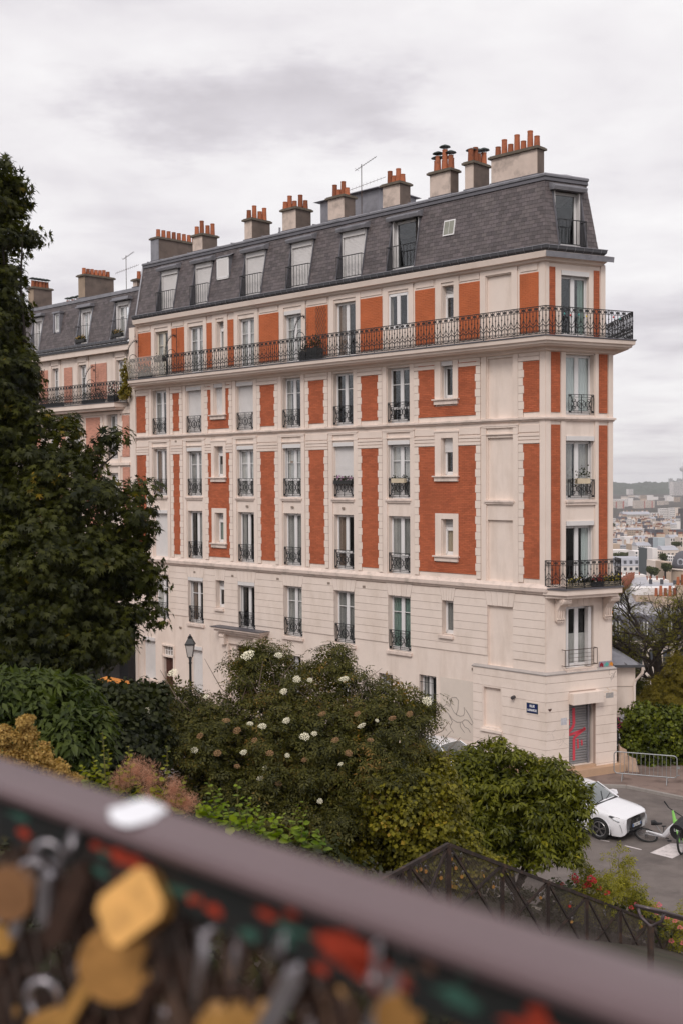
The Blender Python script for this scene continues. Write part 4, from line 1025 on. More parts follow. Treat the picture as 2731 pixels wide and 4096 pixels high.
chimney(17.35, 17.87, -1.0, 1.15, 23.82, [17.5, 17.55, 17.6, 17.65], [.62, .42, .66, .40], os_=[-1.95, -1.7, -1.4, -1.1], m_=CHIM)
chimney(21.10, 21.86, -1.0, .95, 23.66, [21.25, 21.4, 21.55, 21.7], [.60, .50, .72, .42], os_=[-1.8, -1.6, -1.35, -1.15])
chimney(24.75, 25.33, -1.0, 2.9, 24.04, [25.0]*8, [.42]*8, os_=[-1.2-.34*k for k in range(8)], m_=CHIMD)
b = MB(); b.box(24.72, 25.36, -1.03, -.97, 22.5, 23.95, 0, F1); b.build('zinc_cladding', ZINC, BLD)
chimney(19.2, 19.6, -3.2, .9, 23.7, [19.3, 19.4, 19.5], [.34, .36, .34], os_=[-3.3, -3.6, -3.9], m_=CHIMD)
# lift housing
b = MB(); b.box(11.0, 14.7, -5.6, -3.0, 22.6, 24.42, 0, F1); b.build('lift_housing', ZINC, BLD)
b = MB(); u0, u1 = 10.8, 14.95
b.add([F1(u0, -2.75, 24.42), F1(u1, -2.75, 24.42), F1(u1, -5.8, 24.42), F1(u0, -5.8, 24.42), F1(11.8, -4.2, 24.95), F1(13.9, -4.2, 24.95)], [(0, 1, 5, 4), (1, 2, 5), (2, 3, 4, 5), (3, 0, 4), (0, 3, 2, 1)]); b.build('housing_roof', ZINC, BLD)
# tv antennas and small pipes
def antenna(u, o, z, h, s=1.0, parent=None):
    b = MB(); p = Vector(F1(u, o, z)); b.tube([p, p+Vector((0, 0, h))], .018, 5)
    t = p+Vector((0, 0, h)); d1v = Vector((.80, -.3, .45)).normalized(); a0 = t-d1v*.35*s+Vector((0, 0, -.1)); b.tube([a0, a0+d1v*1.15*s], .012, 4)
    for k in range(9): c = a0+d1v*(.12*k*s+.1); q = Vector((.25, .75, .05)).normalized()*(.13 if k else .3); b.tube([c-q, c+q], .006, 4)
    t2 = p+Vector((0, 0, h*.62)); d2v = Vector((.93, -.30, .26)).normalized(); a0 = t2-d2v*.95*s; b.tube([a0, a0+d2v*2.1*s], .010, 4)
    for k in range(12): c = a0+d2v*(.17*k*s); q = Vector((0, .1, .10)); b.tube([c-q, c+q], .005, 4)
    return b.build('tv_antenna', RUST, parent or BLD)
antenna(11.0, -1.9, 22.8, 2.5)
b = MB(); b.tube([F1(16.9, -2.4, 22.8), F1(16.9, -2.4, 23.5)], .05, 8); b.tube([F1(16.4, -2.0, 22.8), F1(16.4, -2.0, 23.05)], .06, 8); b.build('vent_pipe', ZINC, BLD)
# air vents, camera
q = MB()
for u, z in ((9.2, 6.72), (11.3, 6.74), (14.6, 6.74), (17.8, 6.70), (20.7, 6.72), (21.9, 4.1-.25), (11.8, 3.75), (13.6, 12.1-.0), (16.7, 10.05), (13.6, 10.05), (10.4, 10.05), (22.1, 13.25), (3.36, 3.85)): q.box(u-.08, u+.08, .0, .02, z-.05, z+.05, 0, F1)
q.build('air_vent', mat('vent_grey', (.28, .22, .18), .8), BLD)
q = MB(); q.tube([F1(1.33, GO, 3.04), F1(1.33, GO+.14, 3.02)], .07, 12); q.tube([F1(1.33, GO+.14, 3.02), F1(1.33, GO+.17, 3.0)], .05, 12)
cmr = tag(q.build('security_camera', mat('camera_dark', (.06, .055, .06), .3)), 'small round security camera on the wall left of the street name plate', 'camera')
# ------------------------------------------------------------------ neighbouring building on the left
NB = empty('apartment_building', F1(31, 0, 0), 0, 'paler pink brick apartment block beside the orange one, lower roof, mostly behind the maple', 'building')
U0, U1 = 25.62, 41
b = MB(); ncol = [(27.15, 28.12), (30.75, 31.75), (33.3, 34.2), (36.2, 37.2), (38.6, 39.6)]
nh = [(a, c, z0, z1, .3) for a, c in ncol for z0, z1 in ((12.45, 14.85), (9.3, 11.7), (6.2, 8.6))]
wall(b, F1, U0+.42, U1, 0, 15.2, nh, -.03, .3)
n6 = [(26.75, 27.6), (30.4, 31.25), (33.25, 34.0), (36.1, 36.9), (38.6, 39.4)]
wall(b, F1, U0+.42, U1, 15.2, 18.55, [(a, c, 15.5, 17.75, .3) for a, c in n6], -.25, .3)
b.build('wall', PLW, NB)
b = MB(); b.box(UL+.02, UL+.50, -.4, .02, 0, 19.3, 0, F1); b.build('party_pilaster', PLW, NB)
b = MB(); b.box(U0+.5, U1, -3, -2.9, 0, 19, 0, F1)
for z in (9, 12.2, 15.2, 18.6): b.box(U0+.5, U1, -3, -.4, z-.1, z, 0, F1)
b.build('interior', DARK, NB)
for a, c in ((26.10, 26.75), (28.75, 30.2), (32.3, 32.9), (34.9, 35.6)):
    for z0, z1 in ((12.55, 14.75), (6.3, 12.0)): brick_panel(F1, a, c, z0, z1, PINK, parent=NB)
for a, c in ((28.45, 30.0), (31.85, 32.7), (34.4, 35.3)):
    brick_panel(F1, a, c, 15.7, 17.7, PINK, o=-.22, parent=NB)
for a, c in ncol:
    for z0, z1 in ((12.45, 14.85), (9.3, 11.7)): window(F1, a, c, z0, z1, curtain='left', parent=NB); g = link('window_railing', GM, None, loc=F1((a+c)/2, -.05, z0+.06), rz=ROT1); g.scale = ((c-a)/1.2, 1, .9); par(g, NB)
for a, c in n6: window(F1, a, c, 15.5, 17.75, o=-.45, curtain='side', parent=NB)
T = MB()
for a, c in ncol: T.box(a-.24, a-.02, -.03, .03, 5, 15, 0, F1); T.box(c+.02, c+.24, -.03, .03, 5, 15, 0, F1)
for a, c in n6: T.box(a-.22, a-.02, -.26, -.2, 15.3, 18.2, 0, F1); T.box(c+.02, c+.22, -.26, -.2, 15.3, 18.2, 0, F1); T.box(a-.22, c+.22, -.26, -.2, 17.9, 18.2, 0, F1)
T.box(26.0, U1, -.3, .05, 18.2, 18.5, 0, F1); T.box(26.0, U1, -.03, .1, 12.1, 12.25, 0, F1); T.box(26.0, U1, -.03, .05, 14.85, 15.0, 0, F1); T.build('plaster_mouldings', PL, NB)
for u in (26.75, 28.55, 30.4): 
    n = 14
    for i in range(7): w = .16 if i % 2 else .1; MB().box(u-w+.1, u+.22, -.03, .025, 12.6+i*.31, 12.6+(i+1)*.31-.015, 0, F1).build('quoin_block', QB, NB)
nb_bal = empty('balcony', F1(33, 0, 15.3)); par(nb_bal, NB)
b = MB(); b.box(26.5, U1, -.2, .66, 15.18, 15.42, 0, F1); b.box(26.6, U1, -.2, .5, 15.05, 15.18, 0, F1); b.build('slab', PL, nb_bal); b = MB(); b.box(26.45, U1, -.2, .7, 15.42, 15.45, 0, F1); b.build('slab_cover', LEAD, nb_bal)
pt = np.array(F1(26.55, .6, 0)[:2]); rail_run(pt, D1, 12.0, ROT1, 15.48, nb_bal, h=1.05)
rail_run(np.array(F1(26.55, -.2, 0)[:2]), N1, .8, math.atan2(N1[1], N1[0]), 15.48, nb_bal, h=1.05)
b = MB(); b.box(26.0, U1, -.1, .12, 18.5, 18.62, 0, F1); b.tube([F1(26.0, .16, 18.72), F1(U1, .16, 18.72)], .10, 6); b.build('gutter', ZINCD, NB)
b = MB()
for i in range(30): u = 26.1+i*.45; b.tube([F1(u, .02, 18.6), F1(u, .27, 18.66), F1(u, .27, 18.84)], .010, 4)
b.build('gutter_bracket', ZINC, NB)
NRF = empty('roof', F1(33, -2, 19)); par(NRF, NB)
NZB, NZT = 18.78, 21.35
def R3(u, h, s): k = s/2.62; return F1(u, -SBK*k+h*.98, NZB+(NZT-NZB)*k+h*.19)
ndorm = [(26.35, 27.75), (29.9, 31.15), (35.0, 36.1)]
dh3 = [(a, c, .05, 2.15) for a, c in ndorm]+[(32.9, 33.6, 1.0, 2.1)]
b = MB(); wall(b, lambda u, o, s: R3(u, o, s), 25.5, U1, 0, 2.62, dh3, -.012, .02); b.build('roof_sheathing', LEAD, NRF)
allS = MB()
for i in range(17):
    s0, s1 = i*2.62/17, (i+1)*2.62/17+.01; u = 25.5-(i % 2)*.12
    while u < 38.5:
        a, c = max(u, 25.5)+.004, u+.235-.004; u += .235; mz = (s0+s1)/2
        cut = [h for h in dh3 if h[2] < mz < h[3] and c > h[0] and a < h[1]]
        if cut:
            if a < cut[0][0] < c: c = cut[0][0]
            elif a < cut[0][1] < c: a = cut[0][1]
            else: continue
        if c-a > .03: allS.hexa(slate_v(R3, a, c, s0, s1))
tag(allS.build('slate', SLATE, NRF), kind='stuff')
b = MB(); b.box(25.3, U1, -.62, -.44, NZT-.04, NZT+.14, 0, F1); b.add([F1(25.3, -.5, NZT+.12), F1(U1, -.5, NZT+.12), F1(U1, -3.6, NZT+.5), F1(25.3, -3.6, NZT+.5)], [(0, 1, 2, 3)]); b.build('zinc_roof', ZINC, NRF)
for a, c in ndorm:
    Dn = empty('dormer', F1((a+c)/2, -.3, 19)); par(Dn, NB); q = MB()
    for u in (a, c): q.add([F1(u, .02, NZB), F1(u, -.56, NZB), F1(u, -.56, 20.95), F1(u, -.4, 20.95)], [(0, 1, 2, 3)]); q.tube([R3(u, .02, 0), R3(u, .02, 2.3)], .04, 5)
    q.add([F1(a, .03, NZB+.05), F1(c, .03, NZB+.05), F1(c, -.56, NZB+.05), F1(a, -.56, NZB+.05)], [(0, 1, 2, 3)]); q.build('cheek', ZINC, Dn)
    q = MB(); q.box(a-.12, c+.12, -.7, -.08, 20.9, 20.97, 0, F1); q.box(a-.05, c+.05, -.7, -.16, 20.97, 21.08, 0, F1); q.build('hood', ZINC, Dn)
    q = MB(); q.box(a+.05, a+.2, -.55, -.36, NZB+.1, 20.85, 0, F1); q.box(c-.2, c-.05, -.55, -.36, NZB+.1, 20.85, 0, F1); q.box(a+.05, c-.05, -.55, -.36, 20.65, 20.85, 0, F1); q.build('dormer_jamb', SHUT, Dn)
    window(F1, a+.2, c-.2, NZB+.1, 20.65, o=-.5, curtain='left', parent=Dn)
    r = MB()
    for z in (NZB+.15, 19.85): r.tube([F1(a+.03, -.3, z), F1(a+.03, .02, z), F1(c-.03, .02, z), F1(c-.03, -.3, z)], .014, 4)
    for k in range(8): u = a+.03+(c-a-.06)*k/7; r.tube([F1(u, .02, NZB+.15), F1(u, .02, 19.85)], .008, 4)
    r.build('dormer_railing', IRON, Dn)
Dn = empty('dormer', F1(33.2, -.3, 20)); par(Dn, NB); q = MB(); q.box(32.85, 33.65, -.6, -.08, 20.85, 20.95, 0, F1)
q.box(32.9, 33.0, -.55, -.12, 19.75, 20.85, 0, F1); q.box(33.5, 33.6, -.55, -.12, 19.75, 20.85, 0, F1); q.build('hood', ZINC, Dn); window(F1, 33.0, 33.5, 19.78, 20.85, o=-.2, style='single', curtain='full', parent=Dn)
kw = dict(parent=NB, zb=21.3)
chimney(31.96, 32.62, -1.2, 1.95, 23.05, [32.3]*7, [.38, .36, .38, .36, .38, .42, .36], os_=[-1.38-.27*k for k in range(7)], m_=mat('chimney_sand', (.36, .27, .20), .95, .12, 2, .008, 25, stain=(.2, .15, .11), stain_amt=.5), **kw)
chimney(37.5, 38.1, -1.2, 1.25, 23.0, [37.8]*5, [.4]*5, caps=[1]*5, os_=[-1.35-.24*k for k in range(5)], m_=mat('chimney_sand', (.36, .27, .20)), **kw)
chimney(26.95, 27.3, -1.2, .5, 22.15, [27.1], [.42], **kw)
for k in range(6): chimney(34.0+k*.55, 34.2+k*.55, -3.0, .4, 22.0, [34.1+k*.55], [.28], caps=[1], **kw)
antenna(28.2, -1.4, 21.6, 2.0, .7, NB)
# spiked scroll guards dividing the balconies
def scroll_guard(u, base, sgn=1, h=1.45):
    b = MB(); T_ = lambda x, z: F1(u+x*.15, OB-.72+.10+x*.9, base+z)
    T_ = lambda x, z: F1(u+sgn*.0, .05+x, base+z)
    b.tube([T_(.0, 0), T_(.0, h+.25)], .016, 5); b.tube([T_(0, h+.25), T_(0, h+.4)], [.016, .002], 4)
    sp = [T_(.36+(.34-.028*k)*math.cos(rad(200-k*38)), .42+(.34-.028*k)*math.sin(rad(200-k*38))) for k in range(12)]
    b.tube(sp, .016, 4); arcp = []
    for k in range(11):
        t = k/10; x = .70*math.cos(rad(t*85)); z = .42+1.0*math.sin(rad(t*85)); arcp.append((x, z)); 
    b.tube([T_(x, z) for x, z in arcp], .014, 4)
    for x, z in arcp[:-1]:
        for dx, dz in ((.13, .03), (.06, .11), (.09, -.07)): b.tube([T_(x, z), T_(x+dx, z+dz)], [.016, .002], 4)
    for a in range(0, 360, 45): b.tube([T_(.1, h-.1), T_(.1+.15*math.cos(rad(a)), h-.1+.15*math.sin(rad(a)))], [.018, .002], 4)
    for z in (.2, .5, .8, 1.1): b.tube([T_(0, z), T_(-.08, z+.03)], [.02, .003], 4)
    return b
scroll_guard(12.6, 17.15).build('spiked_guard', IRON, BAL); scroll_guard(21.9, 17.15).build('spiked_guard', IRON, BAL); scroll_guard(25.15, 17.15).build('spiked_guard', IRON, BAL)
scroll_guard(29.1, 16.1, h=1.3).build('spiked_guard', IRON, nb_bal)
# wooden trellis on the sixth floor wall, bamboo-like screen at the left end of the balcony
TRL = mat('trellis_wood', (.22, .10, .06), .8, .2, 8)
trw = empty('wall_trellis', G1(11.8, .05, 17), 0, 'diamond lattice trellis against the orange wall above the long balcony', 'trellis'); q = MB()
for k in range(-8, 14):
    for sg in (1, -1):
        x0 = 11.40+k*.16
        pts = []
        for t in np.linspace(0, 1, 30):
            z = 16.9+t*2.05; u = x0+sg*t*2.05*.6+(0 if sg > 0 else 1.0)
            if 11.38 < u < 12.08: pts.append((u, z))
        if len(pts) > 1: q.tube([G1(pts[0][0], .05+.01*sg, pts[0][1]), G1(pts[-1][0], .05+.01*sg, pts[-1][1])], .010, 4)
q.build('lattice', TRL, trw)
scn = empty('balcony_screen', F1(23.6, OB, 17), 0, 'slanted pale cane screen tied to the far left end of the long balcony railing', 'screen')
CANE = mat('pale_cane', (.60, .55, .50), .8, .15, 5)
for k in range(36):
    u = 25.1-k*.086; q = MB(); q.tube([F1(u, RO+.04, 16.6), F1(u+.26, RO+.05, 17.60)], .010, 4); q.build('cane', CANE, scn)

# ------------------------------------------------------------------ plaque, wall mosaics, stickers
def text_mesh(body, size, fr, u, z, o, m_, parent, name='lettering', flip=1, bold=0.0, depth=.004, align='CENTER', font=None, xs=1.0):
    cu = bpy.data.curves.new(name, 'FONT'); cu.body = body; cu.size = size; cu.align_x = align; cu.extrude = depth; cu.offset = bold
    tmp = bpy.data.objects.new('tmp', cu); COL.objects.link(tmp)
    dg = bpy.context.evaluated_depsgraph_get(); me = bpy.data.meshes.new_from_object(tmp.evaluated_get(dg)); bpy.data.objects.remove(tmp); bpy.data.curves.remove(cu)
    n = len(me.vertices); co_ = np.empty(n*3); me.vertices.foreach_get('co', co_); co_ = co_.reshape(-1, 3)
    me.vertices.foreach_set('co', np.array([fr(u+flip*p[0]*xs, o+p[2], z+p[1]) for p in co_]).ravel()); me.materials.clear(); me.materials.append(m_); me.update()
    return link(name, me, parent)
BLUE = mat('enamel_blue', (.012, .022, .10), .35, .1, 8); GRN = mat('enamel_green', (.06, .09, .07), .4); WHT = mat('enamel_white', (.8, .8, .8), .4)
pq = empty('street_sign', F1(.49, GO+.03, 2.73), 0, 'dark blue enamel street name plate reading RUE LAMARCK on the cream corner wall', 'street sign')
q = MB(); q.box(.20, .80, GO, GO+.02, 2.48, 2.97, 0, F1); q.build('backing', PLW, pq)
q = MB(); q.box(.245, .755, GO+.02, GO+.03, 2.535, 2.915, 0, F1); q.build('frame', GRN, pq)
q = MB(); q.box(.265, .735, GO+.03, GO+.036, 2.555, 2.895, 0, F1); q.build('plate', BLUE, pq)
text_mesh('RUE', .125, F1, .50, 2.765, GO+.038, WHT, pq, flip=-1, bold=.004); text_mesh('LAMARCK', .118, F1, .50, 2.615, GO+.038, WHT, pq, flip=-1, bold=.004, xs=.78)
TG = mat('mosaic_grey', (.33, .30, .36), .4, .1, 10, island=.1)
ms_ = empty('wall_mosaic', F2(2.8, .01, 4.2), 0, 'small grey tile mosaic with three coloured pixel blobs low on the corner face', 'mosaic')
def tiles(fr, u0, z0, rows_, s, cols, parent, o=.0):
    for j, row in enumerate(rows_):
        for i, c in enumerate(row):
            if c == ' ': continue
            MB().box(u0+i*s+.001, u0+(i+1)*s-.001, o, o+.014, z0-(j+1)*s+.001, z0-j*s-.001, 0, fr).build('tile', cols[c], parent)
cR, cT, cO = mat('tile_red', (.28, .012, .03), .3), mat('tile_teal', (.10, .42, .36), .3), mat('tile_orange', (.72, .27, .03), .3)
pat = ['gggggggggggggggg', 'ggrrggggttgggoog', 'grrrrggttttgoooo', 'grrrrgtttttgoooo', 'grgrrgtgttggogoo', 'gggggggggggggggg'][:5]
tiles(F2, 2.47, 4.32, pat, .042, {'g': TG, 'r': cR, 't': cT, 'o': cO}, ms_)
dk = empty('wall_disc', F2(3.02, .02, 6.2), 0, 'round black and orange painted disc beside the right scroll bracket', 'disc')
q = MB(); k = 20; q.tube([F2(3.02, 0, 6.22), F2(3.02, .02, 6.22)], .115, 20); q.build('orange_disc', cO, dk)
q = MB(); ps = [F2(3.02+.118*math.cos(rad(a)), .026, 6.22+.118*math.sin(rad(a))) for a in range(0, 181, 15)]; q.add(ps, [tuple(range(len(ps)))]); q.build('black_half', mat('gloss_black', (.01, .01, .01), .3), dk)
q = MB(); q.tube([F2(3.02, .02, 6.20), F2(3.02, .032, 6.20)], .055, 14); q.build('white_spot', WHT, dk); q = MB(); q.tube([F2(3.01, .02, 6.21), F2(3.01, .038, 6.21)], .026, 10); q.build('pupil', mat('gloss_black', (.01, .01, .01)), dk)
STK = mat('sticker_paper', (.55, .54, .58), .6, .3, 30); INK = mat('wall_ink', (.06, .05, .05), .8)
q = MB(); q.box(.60, .88, GO+.0, GO+.002, 2.10, 2.36, 0, F2)
tag(q.build('sticker', STK), 'white ink-spotted sticker left of the roller door', 'sticker')
def scribble(fr, u, z, o, w, h, n, name, label, m_=None, r=.006, seed=1):
    rr = random.Random(seed); b = MB()
    for _ in range(n):
        x, y = rr.uniform(-w, w)*.8, rr.uniform(-h, h)*.8; pts = []; a = rr.uniform(0, 6.3)
        for k in range(9): pts.append(fr(u+x, o, z+y)); a += rr.uniform(-.9, .9); x += math.cos(a)*w*.28; y += math.sin(a)*h*.28
        b.tube(pts, r, 3)
    return tag(b.build(name, m_ or INK), label, 'graffiti')
scribble(F2, 2.98, 3.78, GO, .12, .14, 5, 'graffiti', 'black dancing scribble high on the base block near its right edge', seed=3)
scribble(F2, 2.9, 3.2, GO, .14, .10, 4, 'graffiti', 'ochre scribble right of the roller door box', mat('ochre', (.5, .28, .08), .8), seed=4)
q = MB(); q.box(2.72, 3.08, GO, GO+.003, 2.92, 3.12, 0, F2); tag(q.build('sticker', mat('sticker_grey', (.36, .34, .33), .7, .3, 20)), 'grey square sticker right of the roller door box', 'sticker')
ht = MB(); pts = [(.08*(math.sin(t)**3), .07*(.8*math.cos(t)-.35*math.cos(2*t)-.15*math.cos(3*t))) for t in np.linspace(0, 2*math.pi, 17)[:-1]]
ht.add([F2(.10+x, GO+.004, 2.72+y) for x, y in pts], [tuple(range(16))]); tag(ht.build('heart_sticker', mat('heart_dark', (.08, .035, .03), .6)), 'small dark heart sticker at the corner right of the street name plate', 'sticker')
scribble(F2, .22, 1.75, GO, .10, .12, 3, 'graffiti', 'small grey scrawl left of the roller door', mat('pencil', (.42, .36, .33), .8), .005, 8)
scribble(F2, .70, 1.65, GO, .16, .2, 6, 'graffiti', 'faint pencil scrawls beside the roller door', mat('pencil', (.42, .36, .33)), .004, 9)
# line drawing of a horse-like creature and wash patch on the wall
q = MB(); q.box(3.33, 5.05, -.026, -.018, 1.0, 3.35, 0, F1); q.build('wash_patch', mat('wash', (.69, .60, .53), .9, .05, 2), BLD)
def hz_(pts, r=.009, m=mat('drawing_ink', (.20, .17, .16), .9)):
    global _hd
    _hd.tube([F1(4.9-x*1.55, -.012, 1.35+y*1.3) for x, y in pts], r, 4)
_hd = MB()
hz_([(0, .62), (.1, .72), (.2, .66), (.28, .95), (.42, .98), (.5, .9), (.48, .6), (.42, .45)]); hz_([(.42, .45), (.55, .42), (.66, .46), (.70, .55), (.68, .72), (.76, .62), (.86, .48), (.97, .28), (.92, .22), (.80, .34), (.70, .34)])
hz_([(.0, .62), (.1, .5), (.2, .4), (.3, .28), (.45, .22), (.6, .25), (.7, .34)]); hz_([(.55, .24), (.56, .1), (.64, 0), (.70, -.06)]); hz_([(.62, .24), (.70, .12), (.82, .08), (.88, -.02)]); hz_([(.2, .38), (.3, .2), (.22, .05), (.34, -.12)]); hz_([(.28, .9), (.24, .7), (.36, .5), (.44, .46)])
tag(_hd.build('wall_drawing', mat('drawing_ink', (.20, .17, .16))), 'dark line drawing of a leaping horse-like creature low on the plaster wall', 'drawing')

# ------------------------------------------------------------------ restaurant front at the left
RS = empty('restaurant_front', F1(27.5, .4, 0), 0, 'dark restaurant front with black awning under the maple', 'shop front')
BLK = mat('shop_black', (.008, .008, .010), .5, .1, 5); BLK2 = mat('awning_cloth', (.012, .012, .014), .8, .1, 5)
b = MB(); b.box(25.75, 32, .0, .5, 0, 3.4, 0, F1); b.build('front', BLK, RS)
b = MB(); P = [(.5, 3.55), (1.9, 2.75), (1.9, 2.35), (.5, 2.35)]; b.add([F1(25.72, o, z) for o, z in P]+[F1(31.5, o, z) for o, z in P], [(0, 1, 2, 3), (7, 6, 5, 4), (0, 4, 5, 1), (1, 5, 6, 2)]); b.build('awning', BLK2, RS)
b = MB(); b.box(25.70, 32, -.02, 1.1, 3.62, 3.74, 0, F1); b.build('fascia_roof', ZINC, RS); b = MB(); b.box(26.2, 32, .9, 1.08, 3.42, 3.6, 0, F1); b.build('light_bar', WHITE, RS)
for k in range(4): b = MB(); b.box(26.5+k*1.3, 27.5+k*1.3, .5, .52, .6, 2.2, 0, F1); b.build('shop_window', mat('shop_glass', (.03, .03, .03), .15, spec=.8), RS)
def AW(u, o, z): return F1(25.715-o*.0, u, z)
text_mesh('eria', .26, lambda u, o, z: F1(25.70-o, u, z), 1.28, 3.02-.12, 0.0, WHT, RS, flip=-1, depth=.002)
text_mesh('ou', .26, lambda u, o, z: F1(25.70-o, u, z), 1.02, 2.52, 0.0, WHT, RS, flip=-1, depth=.002)
pr = empty('parasol', F1(23.4, 3.4, 0), 0, 'orange cloth parasol glimpsed through the dark shrub by the restaurant', 'parasol')
c = F1(23.4, 3.4, 0); b = MB(); OR = mat('orange_cloth', (.62, .24, .05), .8, .1, 4)
rim = [(c[0]+1.6*math.cos(a), c[1]+1.6*math.sin(a), 1.15) for a in np.linspace(0, 2*math.pi, 9)[:-1]]; b.add([(c[0], c[1], 1.65)]+rim, [(0, 1+i, 1+(i+1) % 8) for i in range(8)]); b.build('canopy', OR, pr); b = MB(); b.tube([c, (c[0], c[1], 1.65)], .03, 6); b.build('pole', IRON, pr)

# ------------------------------------------------------------------ street lamp
LP = (-6.2, 46.3, 0.0)
lp = empty('street_lamp', LP, 0, 'old black cast iron street lamp in front of the shuttered windows', 'street lamp')
b = MB(); b.lathe((LP[0], LP[1], 0.1), [(.16, 0), (.16, .15), (.11, .25), (.10, .9), (.06, 1.0), (.05, 3.7), (.07, 3.74), (.05, 3.8), (.07, 3.95), (.03, 4.0)], 12); b.build('post', IRON, lp, smooth=True)
def poly_frus(b, c, r0, r1, z0, z1, n=4, rot=.785): 
    P0 = [(c[0]+r0*math.cos(rot+2*math.pi*i/n), c[1]+r0*math.sin(rot+2*math.pi*i/n), z0) for i in range(n)]; P1 = [(c[0]+r1*math.cos(rot+2*math.pi*i/n), c[1]+r1*math.sin(rot+2*math.pi*i/n), z1) for i in range(n)]
    b.add(P0+P1, [tuple(range(n))[::-1], tuple(range(n, 2*n))]+[(i, (i+1) % n, n+(i+1) % n, n+i) for i in range(n)])
b = MB(); poly_frus(b, LP, .14, .235, 4.12, 4.60); b.build('lantern_glass', mat('lamp_glass', (.52, .48, .46), .3, .05, 5), lp)
b = MB(); poly_frus(b, LP, .29, .28, 4.60, 4.65); poly_frus(b, LP, .27, .12, 4.65, 4.86); poly_frus(b, LP, .13, .13, 4.86, 4.90); b.lathe((LP[0], LP[1], 4.9), [(.06, 0), (.08, .04), (.03, .08), (.02, .13)], 8); b.build('lantern_cap', IRON, lp)
b = MB()
for i in range(4):
    a = .785+i*math.pi/2; b.tube([(LP[0]+.14*math.cos(a), LP[1]+.14*math.sin(a), 4.12), (LP[0]+.24*math.cos(a), LP[1]+.24*math.sin(a), 4.6)], .015, 4); b.tube([(LP[0]+.03*math.cos(a), LP[1]+.03*math.sin(a), 4.0), (LP[0]+.16*math.cos(a), LP[1]+.16*math.sin(a), 4.13)], .012, 4)
b.build('lantern_frame', IRON, lp)

# ------------------------------------------------------------------ annex, ivy wall, crowd barrier
AX = empty('annex', (12.2, 46.0, 0), 0, 'low cream annex with shallow zinc roof joined to the right side of the orange block', 'annex')
ax0, ax1, ay0, ay1 = 9.9, 11.85, 45.9, 51
b = MB(); b.box(ax0, ax1, ay0, ay1, 0, 3.72); b.build('wall', PLW, AX)
b = MB(); b.tube([(10.95, ay0-.008, 1.0), (10.95, ay0-.008, 3.7)], .012, 4)
for z in (2.85, 1.7): b.tube([(10, ay0-.008, z), (11.85, ay0-.008, z)], .012, 4)
b.build('cable', mat('cable_grey', (.35, .29, .25), .8), AX)
b = MB(); P = [(ax0, ay0-.35, 3.80), (ax1+.22, ay0-.35, 3.75), (ax1+.22, ay1, 3.75), (ax0, ay1, 4.7), (ax0, ay0+1.5, 4.72)]
b.add([P[0], P[1], P[4]], [(0, 1, 2)]); b.add([P[1], P[2], P[3], P[4]], [(0, 1, 2, 3)]); b.build('roof', ZINC, AX)
b = MB(); b.box(ax0, ax1+.26, ay0-.42, ay0-.34, 3.68, 3.78); b.build('gutter', ZINCD, AX)
b = MB()
for t in (.2, .45, .7, .95): b.tube([(ax0+.02+(ax1+.2-ax0)*t, ay0-.33, 3.80), (ax0+.02+(ax1+.2-ax0)*t*.25, ay0+1.2+t*1.5, 4.62-t*.4)], .03, 5)
b.build('zinc_roll', ZINC, AX)
b = MB(); b.tube([(ax1+.2, ay0-.4, 3.7), (ax1+.2, ay0-.35, 3.45), (ax1-.02, ay0-.12, 3.1), (ax1-.06, ay0-.1, 2.9), (ax1-.06, ay0-.1, 1.3)], .055, 8); b.build('drainpipe', PLW, AX)
BRX, BRY = np.array([10.30, 41.85]), np.array([11.95, 41.15])
def barrier():
    t = empty('crowd_barrier', (10.4, 41.7, .1), 0, 'grey steel crowd barrier standing on the pavement before the ivy', 'barrier')
    a, c = np.array([10.05, 41.95]), np.array([12.15, 41.15]); d = (c-a)/np.linalg.norm(c-a); Lg = float(np.linalg.norm(c-a)); n_ = np.array([-d[1], d[0]])
    G = mat('galvanised', (.36, .37, .38), .4, .1, 5, metal=.5); z0, z1 = .36, 1.16
    Q = lambda s, z, o=0: (a[0]+d[0]*s+n_[0]*o, a[1]+d[1]*s+n_[1]*o, z)
    b = MB(); r = .12; pts = []
    for (cx_, cz, a0) in ((Lg-r, z1-r, 90), (Lg-r, z0+r, 0), (r, z0+r, -90), (r, z1-r, -180)):
        for k in range(5): w = rad(a0-k*22.5); pts.append(Q(cx_+r*math.cos(w), cz+r*math.sin(w)))
    b.tube(pts, .021, 7, closed=True); b.build('frame', G, t, smooth=True)
    for k in range(13): b = MB(); s = .22+k*(Lg-.44)/12; b.tube([Q(s, z0), Q(s, z1)], .009, 5); b.build('bar', G, t)
    for s in (.30, Lg-.35):
        for o in (-.22, .22): b = MB(); b.tube([Q(s, z0, 0), Q(s, .25, o*.6), Q(s, .11, o)], .016, 6); b.build('leg', G, t)
    for z in (.75, .45): b = MB(); b.box(0, .12, -.01, .01, z-.05*(z > .6), z+.03, 0, lambda x, y, zz: Q(Lg+x-.02, zz, y)); b.build('hook', G, t)
    return t
barrier()
b = MB(); b.hexa([(10.55, 43.3, .1), (10.95, 43.2, .1), (11.0, 43.6, .1), (10.6, 43.7, .1), (10.6, 43.35, 1.0), (10.85, 43.3, .9), (10.85, 43.6, .8), (10.62, 43.65, 1.05)]); b.hexa([(10.9, 43.1, .1), (11.25, 43.0, .1), (11.25, 43.4, .1), (10.9, 43.5, .1), (10.92, 43.15, .68), (11.15, 43.1, .6), (11.15, 43.35, .55), (10.92, 43.45, .66)])
tag(b.build('masonry_stub', mat('tan_masonry', (.50, .36, .27), .9, .2, 3, .02, 14, stain=(.2, .14, .11), stain_amt=.8, stain_scale=3)), 'broken tan masonry stub at the foot of the corner behind the barrier', 'masonry block')
